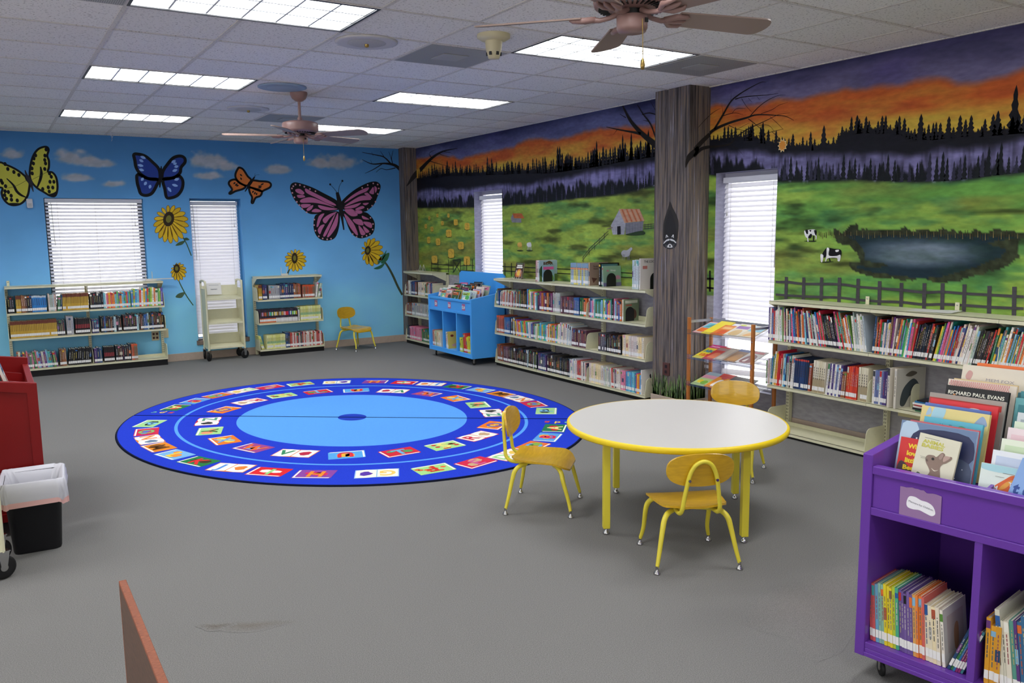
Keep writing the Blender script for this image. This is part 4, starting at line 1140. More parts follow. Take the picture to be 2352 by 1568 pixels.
for k in range(150):
    s = rg.random(); front = s < .62
    h = rg.uniform(.08,.24); lean = rg.uniform(-.05,.05)
    c = rg.choice(['5c7a3c','769a52','42602e','8cac68','36502c'])
    u0 = rg.uniform(.95,1.375) if front else rg.uniform(4.49,4.73)
    blades.append((front, [2, 'l', c, [int(u0*1000),100,int((u0+lean*.4)*1000),int((.10+h*.6)*1000),int((u0+lean)*1000),int((.10+h)*1000)], [9,6,2]]))
pillar('wall_middle_pillar', 4.485, XM, .945, 1.38, [
    (PAINT['p2f']+[b_ for f_, b_ in blades if f_], lambda u, v, d: (4.4842-d, u, v)),
    (PAINT['p2s']+[b_ for f_, b_ in blades if not f_], lambda u, v, d: (u, .9442-d, v))])

# baseboards
b = MB(); b.box((XL,YB-.012,0),(4.53,YB,.10)); struct(b.build('baseboard_back', M_BASE, bevel=.003))
b = MB(); b.box((XM-.012,YF,0),(XM,.945,.10)); b.box((XM-.012,1.38,0),(XM,6.83,.10)); struct(b.build('baseboard_right', M_BASE, bevel=.003))
b = MB(); b.box((4.473,.933,0),(4.485,1.392,.10)); b.box((4.473,.933,0),(XM-.012,.945,.10)); struct(b.build('baseboard_pillar', M_BASE, bevel=.003))
b = MB(); b.box((4.518,6.818,0),(4.53,YB-.012,.10)); b.box((4.518,6.818,0),(XM-.012,6.83,.10)); struct(b.build('baseboard_corner_pillar', M_BASE, bevel=.003))
M_SILL = mat('window_sill', (132,116,108), rough=.5, noise=.2, nscale=30)
b = MB(); b.box((1.525,YB-.02,.19),(2.215,YB+.16,.25)); struct(b.build('trim_1', M_SILL, bevel=.004))

# windows
M_BRONZE = mat('dark_window_frame', (44,42,46), rough=.4)
M_BLUEF = mat('blue_window_frame', (84,146,190), rough=.5)
M_FRAME = mat('pale_window_frame', (186,186,200), rough=.45)
M_GLASS = bpy.data.materials.new('window_glass'); M_GLASS.use_nodes = True
nt = M_GLASS.node_tree
for n in list(nt.nodes):
    if n.type == 'BSDF_PRINCIPLED': nt.nodes.remove(n)
tr = nt.nodes.new('ShaderNodeBsdfTransparent'); tr.inputs[0].default_value = (.96,.98,.98,1)
gl = nt.nodes.new('ShaderNodeBsdfGlossy'); gl.inputs['Roughness'].default_value = .02
fr = nt.nodes.new('ShaderNodeFresnel'); fr.inputs['IOR'].default_value = 1.45
ms = nt.nodes.new('ShaderNodeMixShader')
nt.links.new(fr.outputs[0], ms.inputs[0]); nt.links.new(tr.outputs[0], ms.inputs[1]); nt.links.new(gl.outputs[0], ms.inputs[2])
nt.links.new(ms.outputs[0], nt.nodes['Material Output'].inputs['Surface'])
M_BLIND = bpy.data.materials.new('white_blind_slat'); M_BLIND.use_nodes = True
nt = M_BLIND.node_tree; bs = nt.nodes['Principled BSDF']
bs.inputs['Base Color'].default_value = L3((232,231,238)); bs.inputs['Roughness'].default_value = .45
tl = nt.nodes.new('ShaderNodeBsdfTranslucent'); tl.inputs[0].default_value = L3((240,238,246))
ms = nt.nodes.new('ShaderNodeMixShader'); ms.inputs[0].default_value = .15
nt.links.new(bs.outputs[0], ms.inputs[1]); nt.links.new(tl.outputs[0], ms.inputs[2]); nt.links.new(ms.outputs[0], nt.nodes['Material Output'].inputs['Surface'])
M_CORD = mat('blind_cord', (190,188,184), rough=.7)
def window(n, fn, a0, a1, b0, b1, dep, fm_, fw):
    """fn(along, depth, z)"""
    b = MB()
    d0, d1 = dep-.03, dep+.02
    def bx(u0, u1, z0, z1, e0, e1): b.mesh([fn(u, e, z) for u in (u0,u1) for e in (e0,e1) for z in (z0,z1)], [(0,1,3,2),(4,6,7,5),(0,4,5,1),(2,3,7,6),(0,2,6,4),(1,5,7,3)])
    bx(a0,a0+fw,b0,b1,d0,d1); bx(a1-fw,a1,b0,b1,d0,d1); bx(a0+fw,a1-fw,b0,b0+fw,d0,d1); bx(a0+fw,a1-fw,b1-fw,b1,d0,d1)
    o = struct(b.build('window_%d' % n, fm_))
    p = MB(); p.mesh([fn(u, dep, z) for u in (a0+fw,a1-fw) for z in (b0+fw,b1-fw)], [(0,1,3,2)])
    p.build('pane', M_GLASS, o)
def blind(fn, a0, a1, z0, z1, dep, tilt, label, mess=False, wand='left'):
    """slats hang at depth dep; fn(along, depth, z)"""
    ca = (a0+a1)/2
    root = thing('window_blind', label, 'blind', fn(ca, dep, z0), 0, 'white slatted blinds')
    o0 = Vector(fn(ca, dep, z0))
    g = lambda u, e, z: Vector(fn(u, e, z))-o0
    def bx(b, u0, u1, z0_, z1_, e0, e1): b.mesh([g(u, e, z) for u in (u0,u1) for e in (e0,e1) for z in (z0_,z1_)], [(0,1,3,2),(4,6,7,5),(0,4,5,1),(2,3,7,6),(0,2,6,4),(1,5,7,3)])
    b = MB(); bx(b, a0, a1, z1-.05, z1, dep-.03, dep+.03); b.build('headrail', M_WHITE, root, bevel=.004)
    sl = MB(); pitch = .0425; n = int((z1-.07-z0-.02)/pitch)
    rr = random.Random(n)
    for k in range(n):
        z = z1-.075-k*pitch
        sag = 0.0; tt = tilt; ex = 0
        if mess and z < .85:
            sag = rr.uniform(-.05,.02)*min(1, (.85-z)/.3); tt = tilt+rr.uniform(-.7,.5)*min(1, (.85-z)/.25)
            if rr.random() < .35: continue
        hw = .025; c, s = math.cos(tt)*hw, math.sin(tt)*hw
        us = (a0+.003, a1-.003); pr = []
        for e, q in ((-1,0),(-.5,.0036),(0,.005),(.5,.0036),(1,0)):
            pr.append((e*c, e*s+q))
        vs = [g(u, dep+p_[0], z+p_[1]+(sag if i else 0)) for i, u in enumerate(us) for p_ in pr]
        sl.mesh(vs, [(i, i+1, 6+i, 5+i) for i in range(4)], None, True)
    sl.build('slats', M_BLIND, root)
    b = MB(); bx(b, a0+.003, a1-.003, z0, z0+.018, dep-.025, dep+.025); b.build('bottom_rail', M_WHITE, root, bevel=.003)
    w_ = a1-a0
    cd_ = MB()
    for f in ((.12,.5,.88) if w_ > .8 else (.14,.86)):
        for e in (-.026,.026): cd_.tube([g(a0+w_*f, dep+e, z0+.01), g(a0+w_*f, dep+e, z1-.04)], .0012, 5)
    cd_.build('cord', M_CORD, root)
    wd = MB(); u = a0+w_*.06 if wand == 'left' else a1-w_*.06
    wd.tube([g(u, dep-.035, z1-.05), g(u+.01, dep-.037, z1-(z1-z0)*.42)], .004, 6); wd.build('tilt_wand', M_CORD, root)
    u = a1-w_*.09 if wand == 'left' else a0+w_*.09
    wd = MB(); wd.tube([g(u, dep-.034, z1-.05), g(u, dep-.034, z1-.30)], .0015, 5); wd.lathe([(.003,0),(.006,-.02),(.006,-.035)], 8, g(u, dep-.034, z1-.30)); wd.build('pull_cord', M_CORD, root)
    return root
fb = lambda u, e, z: (u, YB+e, z)
fr_ = lambda u, e, z: (XM+e, u, z)
for i, (w_, fn, fm_, fw) in enumerate(((WB[0], fb, M_BRONZE, .05), (WB[1], fb, M_BLUEF, .03), (WM[0], fr_, M_FRAME, .04), (WM[1], fr_, M_FRAME, .04))):
    window(i+1, fn, *w_, .145, fm_, fw)
blind(fb, -.10, .977, .76, 2.095, .045, .6, 'wide white slatted blind above the long low bookcase on the blue wall')
blind(fb, 1.555, 2.165, .252, 2.075, .09, .95, 'narrow white slatted blind behind the book truck on the blue wall')
blind(fr_, 4.46, 5.125, .252, 2.10, .10, .95, 'narrow white slatted blind behind the blue book cart')
blind(fr_, .20, .845, .252, 2.085, .10, .95, 'narrow white slatted blind with bent lower slats behind the magazine rack', mess=True)
# ------------------------------------------------------------------ ceiling things
M_EMIT = bpy.data.materials.new('fluorescent_glow'); M_EMIT.use_nodes = True
nt = M_EMIT.node_tree; nt.nodes.remove(nt.nodes['Principled BSDF'])
em = nt.nodes.new('ShaderNodeEmission'); em.inputs[0].default_value = (.98,.99,1,1); em.inputs[1].default_value = TUBE
nt.links.new(em.outputs[0], nt.nodes['Material Output'].inputs['Surface'])
M_LOUV = mat('white_louver', (205,208,210), rough=.35)
M_TRIM = mat('dark_trim', (44,44,48), rough=.5)
FIXLAB = {(0,0):'large fluorescent ceiling light nearest the camera at top left of the photo', (4,0):'fluorescent ceiling light behind the near ceiling fan',
          (0,4):'left fluorescent ceiling light in the second row, over the rug', (4,4):'right fluorescent ceiling light in the second row, right of the far fan',
          (0,8):'left fluorescent ceiling light nearest the blue wall', (4,8):'fluorescent ceiling light nearest the blue wall, partly behind the far fan'}
proto = None
for c, r in FIX:
    x, y = c*T+T, r*T+T/2
    lab = FIXLAB.get((c,r), 'fluorescent ceiling light behind or beside the camera, out of the photo')
    if proto is None:
        proto = t = thing('ceiling_light', lab, 'ceiling light', (x,y,H), 0, 'fluorescent ceiling lights')
        b = MB(); a, d = T-.004, T/2-.004
        for q in (((-a,-d),(a,-d+.016)), ((-a,d-.016),(a,d)), ((-a,-d+.016),(-a+.016,d-.016)), ((a-.016,-d+.016),(a,d-.016))):
            b.box((q[0][0],q[0][1],-.006), (q[1][0],q[1][1],.004))
        b.build('frame', M_TRIM, t)
        b = MB(); ai, di = a-.016, d-.016
        for q in ([(-ai,-di,0),(ai,-di,0),(ai,-di,.115),(-ai,-di,.115)], [(-ai,di,0),(-ai,di,.115),(ai,di,.115),(ai,di,0)], [(-ai,-di,0),(-ai,-di,.115),(-ai,di,.115),(-ai,di,0)], [(ai,-di,0),(ai,di,0),(ai,di,.115),(ai,-di,.115)]): b.face(q)
        b.build('housing', M_LOUV, t)
        b = MB()
        for k in range(1,6): xx = -ai+2*ai*k/6; b.box((xx-.006,-di,.004),(xx+.006,di,.065))
        for k in range(1,3): yy = -di+2*di*k/3; b.box((-ai,yy-.007,.004),(ai,yy+.007,.065))
        b.build('louver', M_LOUV, t)
        b = MB(); b.face([(-ai,-di,.112),(-ai,di,.112),(ai,di,.112),(ai,-di,.112)]); b.build('lamp_panel', M_EMIT, t)
    else:
        t = dup(proto); t.location = (x,y,H); t['label'] = lab
M_GRILLE = bpy.data.materials.new('perforated_grille'); M_GRILLE.use_nodes = True
nt = M_GRILLE.node_tree; bs = nt.nodes['Principled BSDF']
tc = nt.nodes.new('ShaderNodeTexCoord'); vo = nt.nodes.new('ShaderNodeTexVoronoi'); vo.inputs['Scale'].default_value = 95; vo.inputs['Randomness'].default_value = 0
cr = nt.nodes.new('ShaderNodeValToRGB'); cr.color_ramp.elements[0].position = .32; cr.color_ramp.elements[0].color = L3((46,46,46)); cr.color_ramp.elements[1].position = .4; cr.color_ramp.elements[1].color = L3((166,164,160))
nt.links.new(tc.outputs['Object'], vo.inputs['Vector']); nt.links.new(vo.outputs['Distance'], cr.inputs[0]); nt.links.new(cr.outputs[0], bs.inputs['Base Color'])
M_CEILW = mat('ceiling_fitting_white', (196,192,190), rough=.6)
RETLAB = {(3,1):'square perforated air return tile beside the smoke detector', (6,0):'square perforated air return tile right of the near ceiling fan', (3,7):'square perforated air return tile behind the far ceiling fan', (-1,0):'square perforated air return tile at the top left edge of the photo'}
for (c, r) in RET:
    t = thing('air_return', RETLAB[(c,r)], 'vent', ((c+.5)*T,(r+.5)*T,H), 0, 'perforated air return tiles')
    b = MB(); b.box((-T/2+.012,-T/2+.012,-.008),(T/2-.012,T/2-.012,-.003)); b.build('perforated_plate', M_GRILLE, t)
    b = MB(); b.box((-.10,-.10,-.014),(.10,.10,-.008)); b.build('centre_plate', M_GRILLE, t, bevel=.003)
SPK = [((1.45,.78),'round ceiling speaker nearest the near ceiling light'), ((1.48,2.68),'pale bluish round ceiling speaker just in front of the far ceiling fan'), ((1.558,4.04),'round ceiling speaker behind the far fan canopy')]
M_SPK = mat('speaker_grille', (178,174,168), rough=.7, noise=.12, nscale=300)
M_SPKB = mat('bluish_speaker_grille', (142,160,178), rough=.7)
for i, ((x,y), lab) in enumerate(SPK):
    t = thing('ceiling_speaker', lab, 'speaker', (x,y,H), 0, 'round ceiling speakers')
    b = MB(); b.lathe([(.20,-.002),(.20,-.010),(.185,-.014),(.12,-.012)], 40); b.build('rim', M_SPKB if i == 1 else M_CEILW, t)
    b = MB(); b.lathe([(.125,-.013),(.11,-.018),(.0,-.020)], 32); b.build('grille', M_SPKB if i == 1 else M_SPK, t)
    if i != 1:
        b = MB(); b.lathe([(.014,-.018),(.014,-.034),(.006,-.04)], 12); b.build('knob', mat('brass', (168,140,80), rough=.3, metal=.8), t)
t = thing('smoke_detector', 'cream smoke detector hanging from the ceiling below the near fan blade', 'smoke detector', (2.075,.225,H))
M_CREAM = mat('cream_plastic', (206,196,160), rough=.45)
b = MB(); b.lathe([(.105,0),(.105,-.02),(.08,-.035),(.055,-.04)], 32); b.build('base', M_CREAM, t)
b = MB(); b.lathe([(.055,-.04),(.05,-.09),(.042,-.12),(.035,-.145),(.0,-.148)], 24)
b.build('sensor_head', M_CREAM, t)
b = MB()
for a in range(6): b.box((-.008,-.049,-.128),(.008,-.038,-.108), M=Matrix.Rotation(a*PI/3, 4, 'Z'))
b.build('sensor_slot', M_TRIM, t)
t = thing('ceiling_hook', 'tiny white hook with a short string hanging above the wide window blind', 'hook', (.62,6.55,H))
b = MB(); b.tube([(0,0,0),(0,0,-.06),(.012,0,-.075),(.02,0,-.06)], .003, 6); b.build('hook', M_WHITE, t)
b = MB(); b.tube([(.008,0,-.072),(.01,0,-.10),(.0,0,-.12)], .002, 5); b.build('string', M_CORD, t)
t = thing('wall_sensor', 'small white sensor box on the blue wall below the yellow butterfly', 'sensor', (-.256,YB-.002,2.034))
b = MB(); b.box((-.032,-.035,-.055),(.032,0,.055)); b.build('housing', M_WHITE, t, bevel=.012)
b = MB(); b.box((-.02,-.037,-.04),(.02,-.034,.0)); b.build('lens', mat('sensor_lens', (180,180,184), rough=.3), t)

# ceiling fans
M_FAN = mat('dusty_pink_metal', (146,114,108), rough=.38, spec=.5)
M_BLADE = mat('dusty_pink_blade', (142,120,110), rough=.45, spec=.5)
M_BLK = mat('black_metal', (16,16,18), rough=.45)
M_BRASS = mat('brass', (168,140,80), rough=.3, metal=.8)
def fan(x, y, base, label):
    t = thing('ceiling_fan', label, 'ceiling fan', (x,y,H), 0, 'pink ceiling fans')
    b = MB(); b.lathe([(.075,0),(.075,-.02),(.06,-.055),(.035,-.075),(.02,-.08)], 28); b.build('canopy', M_FAN, t)
    b = MB(); b.tube([(0,0,-.07),(0,0,-.25)], .013, 14); b.lathe([(.022,-.215),(.022,-.24),(.03,-.25)], 16); b.build('downrod', M_FAN, t)
    b = MB(); b.lathe([(.03,-.245),(.11,-.25),(.150,-.262),(.156,-.275),(.156,-.325),(.150,-.342),(.10,-.352),(.06,-.355)], 40); b.build('motor_housing', M_FAN, t)
    b = MB()
    for k in range(36): b.box((.095,-.003,-.3545),(.135,.003,-.3475), M=Matrix.Rotation(k*PI/18, 4, 'Z'))
    b.build('vent_slot', M_BLK, t)
    b = MB(); b.lathe([(.045,-.354),(.045,-.375)], 20); b.build('rotor', M_BLK, t)
    b = MB(); b.lathe([(.05,-.375),(.062,-.378),(.062,-.425),(.055,-.44),(.0,-.443)], 28); b.build('switch_housing', M_FAN, t)
    b = MB(); b.box((.015,-.064,-.41),(.03,-.060,-.393)); b.build('reverse_switch', M_BLK, t)
    for k in range(5):
        R = Matrix.Rotation(base+k*2*PI/5, 4, 'Z')
        bl = MB(); pts = []
        r0, r1 = .20, .66
        for i in range(9):
            u = i/8; pts.append((r0+(r1-r0-.05)*u, .055+.017*u))
        tip = [(r1-.05+.05*math.sin(a), .072*math.cos(a)) for a in [j*PI/8 for j in range(1,8)]]
        poly = pts+tip+[(p[0],-p[1]) for p in pts[::-1]]
        tw = Matrix.Rotation(-.21, 4, 'X')
        bl.prism(poly, -.003, .003, lambda u, v, w_: R @ (Matrix.Translation((0,0,-.372)) @ (tw @ Vector((u,v,w_)))))
        o = bl.build('blade', M_BLADE, t)
        a = MB()
        a.tube([R @ Vector(p) for p in ((.05,0,-.362),(.09,0,-.378),(.13,0,-.385),(.17,0,-.380))], [.013,.010,.010,.014], 8)
        for s in (-1,0,1):
            a.tube([R @ (Matrix.Translation((0,0,-.372)) @ (tw @ Vector(p))) for p in ((.15,0,-.008),(.19,s*.035,-.010),(.235,s*.038,-.009),(.25,s*.03,-.006))], [.012,.013,.010,.004], 8)
        a.build('blade_arm', M_FAN, o)
    b = MB(); b.tube([(.0,-.063,-.40),(.0,-.066,-.48),(.0,-.066,-.555)], .0018, 6); b.build('pull_chain', M_BRASS, t)
    b = MB(); b.lathe([(.002,-.55),(.008,-.565),(.010,-.58),(.006,-.595),(0,-.597)], 10, (0,-.066,0)); b.build('chain_knob', M_BRASS, t)
    return t
D2 = PI/180
fan(1.69, 2.892, 20*D2, 'far dusty pink ceiling fan with five blades in front of the blue wall')
fan(1.53, -1.74, 61*D2, 'near dusty pink ceiling fan cut off by the top edge of the photo')

# ------------------------------------------------------------------ rug
RC = (1.902,2.465); A1 = (.303*2.181,-.953*2.181); A2 = (-.953*1.841,-.303*1.841)
E_ = lambda u, v: (RC[0]+A1[0]*u+A2[0]*v, RC[1]+A1[1]*u+A2[1]*v)
detA = A1[0]*A2[1]-A1[1]*A2[0]
def Einv(x, y):
    dx, dy = x-RC[0], y-RC[1]
    return ((dx*A2[1]-dy*A2[0])/detA, (A1[0]*dy-A1[1]*dx)/detA)
sr = Einv(3.48,1.25); PHI = math.atan2(sr[1], sr[0])         # right end of the seam
q = E_(math.cos(PHI+.3), math.sin(PHI+.3)); SGN = 1 if q[1] < E_(math.cos(PHI-.3), math.sin(PHI-.3))[1] else -1   # turn towards the camera
M_RUG = mat('rug_pile', (255,255,255), rough=.95, spec=.05, attr=True, noise=.07, nscale=120, bump=.3, bscale=700)
DB, LB, CB = (38,62,196), (92,160,240), (38,64,178)
ART = {'A':('2f7a4e','e8d890','c42a30'),'B':('5c9cd8','d02c58','e8b440'),'C':('e0703c','60a0d8','86a84a'),'D':('eceadd','9cd08a','e6c05c'),'E':('d0304c','c86090','c8a880'),'F':('a4d488','c83830','e2643a'),
       'G':('f2efdc','f0c868','5a3aa0'),'H':('88489c','ea8a34','d03464'),'I':('d82c34','98d080','f0ead8'),'J':('f2efe2','5a90d8','e6843c'),'K':('2e7c48','d83838','4a3a2a'),'L':('7cb4e0','f0d050','ea9440'),
       'M':('e08830','6a4422','8a5a2c'),'N':('f2efe8','e6843c','70849c'),'O':('cc3050','8ab06a','5a70c8'),'P':('a4d490','7cb8d8','202428'),
       'Q':('ee7c2c','7060a8','e8c050'),'R':('f2efe4','cc3048','c8a884'),'S':('a6d68a','f0e080','c83434'),'T':('d03040','6ab0d8','5a9a5c'),'U':('5aa4e0','d83440','f0b040'),'V':('f2efe4','3c8a60','b83048'),
       'W':('9a4a8c','ea6c34','66a8e4'),'X':('e87c30','70a0d0','f0d060'),'Y':('a4d48c','4a6a40','ea9a70'),'Z':('f2efe8','5a9a7a','383838')}
OPEN = set('DGJNRVZ')
def rug_half(side, off, label):
    t = MB(); sg = SGN*side; start = PHI if side == 1 else PHI+PI*SGN*0
    ZT = .010
    def P(r, k, z=ZT):                     # k in 0..1 along the half from the start of the seam
        a = PHI+SGN*(k*PI if side == 1 else PI+k*PI)
        x, y = E_(r*math.cos(a), r*math.sin(a)); return (x+off[0], y+off[1], z)
    N = 72
    rings = [(0,.062,CB),(.062,.505,LB),(.505,.752,DB),(.752,.766,LB),(.766,.995,DB),(.995,1.0,(24,30,60))]
    for ra, rb, c in rings:
        for i in range(N):
            k0, k1 = i/N, (i+1)/N
            if ra == 0: t.face([P(0,0), P(rb,k0), P(rb,k1)], c)
            else: t.face([P(ra,k0), P(rb,k0), P(rb,k1), P(ra,k1)], c)
    for i in range(N):
        k0, k1 = i/N, (i+1)/N; t.face([P(1,k0), P(1.004,k0,.001), P(1.004,k1,.001), P(1,k1)], (18,22,40))
    t.face([P(1,0),P(0,0),P(0,0,.001),P(1.004,0,.001)], (20,28,70)); t.face([P(0,1),P(1,1),P(1.004,1,.001),P(0,1,.001)], (20,28,70))
    rr = random.Random(4)
    def book(ch, r, k, wd, hg, flip):
        c = Vector(P(r, k)[:2]); cen = Vector((RC[0]+off[0], RC[1]+off[1]))
        rad = (cen-c).normalized()*(1 if not flip else -1)      # top of the picture
        tan = Vector((rad.y,-rad.x))
        rot = rr.uniform(-.18,.18); cs, sn = math.cos(rot), math.sin(rot)
        rad, tan = rad*cs+tan*sn, tan*cs-rad*sn
        lay = [0]
        def f(u, v): p = c+tan*u+rad*v; return (p.x, p.y, ZT+.0006*(1+lay[0]))
        base, lc, mc = ART[ch]
        w2, h2 = wd/2, hg/2
        if ch in OPEN:
            lay[0] = 0; flat_poly(t, [(-w2,-h2),(0,-h2*1.05),(w2,-h2),(w2,h2),(0,h2*.95),(-w2,h2)], f, {'D':'dc7868','G':'9ac0dc','J':'e6843c','N':'d88848','R':'d03048','V':'e07848','Z':'c03040'}[ch])
            lay[0] = 1
            for s in (-1,1): flat_poly(t, [(s*.004,-h2*.86),(s*w2*.5,-h2*1.02),(s*w2*.95,-h2*.9),(s*w2*.95,h2*.88),(s*w2*.5,h2*.98),(s*.004,h2*.86)], f, base)
            lay[0] = 2
            put_text(t, ch, f, -w2*.5, -h2*.55, hg*.58, lc, True, bold=.03)
            pts = [(w2*.5+w2*.34*math.cos(a*PI/5)*(1 if a % 2 else .72), h2*.55*math.sin(a*PI/5)*(1 if a % 3 else .75)) for a in range(10)]
            flat_poly(t, pts, f, mc)
        else:
            lay[0] = 0; flat_poly(t, [(-w2,-h2),(w2*.92,-h2),(w2,-h2*.88),(w2,h2),(-w2*.94,h2),(-w2,h2*.9)], f, base)
            lay[0] = 1; flat_poly(t, [(-w2*.94,-h2*.94),(w2*.88,-h2*.94),(w2*.94,-h2*.80),(-w2*.94,-h2*.80)], f, 'f2f0e6')
            flat_poly(t, [(-w2*.96,-h2*.9),(-w2*.86,-h2*.8),(-w2*.86,h2*.92),(-w2*.96,h2*.86)], f, 'f2f0e6')
            rm = random.Random(ord(ch))
            if ch in 'SF':
                for q in range(8):
                    ux, uy = rm.uniform(-.7,.8)*w2, rm.uniform(-.6,.85)*h2
                    flat_poly(t, [(ux+.022*math.cos(a*PI/4), uy+.018*math.sin(a*PI/4)) for a in range(8)], f, mc)
            else:
                for q in range(2):
                    ux, uy = rm.uniform(.1,.55)*w2*(1 if q else -1)*(.9), rm.uniform(-.3,.5)*h2
                    rx, ry = rm.uniform(.2,.34)*wd*.7, rm.uniform(.12,.26)*hg
                    flat_poly(t, [(ux+rx*math.cos(a*PI/6)*(1 if a % 2 else .8), uy+ry*math.sin(a*PI/6)) for a in range(12)], f, mc)
            lay[0] = 2; put_text(t, ch, f, w2*.05, -h2*.62, hg*.62, lc, True, bold=.03)
    for i, ch in enumerate('ABCDEFGHIJKLMNOP'):
        book(ch, .878, (i+1.05)/17.0+(0,0,0,0,0,.004,.018,.036,.036,.032,.030,.025,.018,.010,.003,0)[i], .27 if ch not in OPEN else .30, .19, ch in 'FGU')
    for i, ch in enumerate('QRSTUVWXYZ'):
        book(ch, .628, (i+.62)/10.15+(.004,.010,.014,.016,.018,.018,.016,.010,.004,0)[i], .27 if ch not in OPEN else .31, .20, ch in 'SU')
    c = Vector(P(.878,.022)[:2]); rad = (Vector(RC)-c).normalized(); tan = Vector((rad.y,-rad.x))
    for j, (ch, cc) in enumerate((('a','d8502c'),('b','f0c850'),('c','7ac0a0'))):
        put_text(t, ch, lambda u, v: ((c+rad*(.09-u)+tan*(-v)).x, (c+rad*(.09-u)+tan*(-v)).y, ZT+.0012), j*.085, -.03, .075, cc, bold=.02)
    o = t.build('story_rug', M_RUG)
    return tag(o, label, 'rug', 'two halves of the blue alphabet rug')
rug_half(1, (-.004,-.006), 'near half of the round blue alphabet rug, nearer the yellow chairs')
rug_half(-1, (.008,.012), 'far half of the round blue alphabet rug, nearer the blue wall')

# ------------------------------------------------------------------ yellow table and chairs
M_YEL = mat('yellow_enamel', (224,208,62), rough=.35, spec=.5)
M_YWOOD = mat('yellow_varnished_plywood', (206,162,34), rough=.25, spec=.5, noise=.10, nscale=9, stretch=(1.5,9,9), coat=.3)
M_YEDGE = mat('yellow_edge_band', (238,206,30), rough=.4)
M_LAM = mat('grey_laminate', (206,203,200), rough=.35, spec=.4, noise=.015, nscale=300)
M_CHR = mat('chrome', (190,190,190), rough=.18, metal=1.0)
t = thing('round_table', 'round low table with pale grey top, yellow edge and yellow legs', 'table', (2.50,-1.01,0))
b = MB(); b.lathe([(0,.560),(.606,.560),(.606,.530),(0,.530)], 96, sm=False); b.build('tabletop', M_LAM, t)
b = MB(); b.lathe([(.604,.5605),(.613,.5595),(.619,.553),(.620,.545),(.619,.535),(.613,.528),(.604,.527),(.604,.5605)], 96, caps=False); b.build('edge_band', M_YEDGE, t)
for k in range(4):
    a = k*PI/2+.02; x, y = .512*math.cos(a), .512*math.sin(a)
    R = Matrix.Translation((x,y,0)) @ Matrix.Rotation(a-.5, 4, 'Z')
    b = MB(); b.box((-.019,-.019,.035),(.019,.019,.528), M=R); o = b.build('leg', M_YEL, t, bevel=.003)
    b = MB(); b.lathe([(.017,0),(.020,.005),(.012,.016),(.008,.02),(.008,.036)], 16, (x,y,0)); b.build('foot_glide', M_CHR, o)
    b = MB(); b.box((-.09,-.06,.520),(.03,.06,.5285), M=R); b.build('mounting_plate', M_YEL, t)
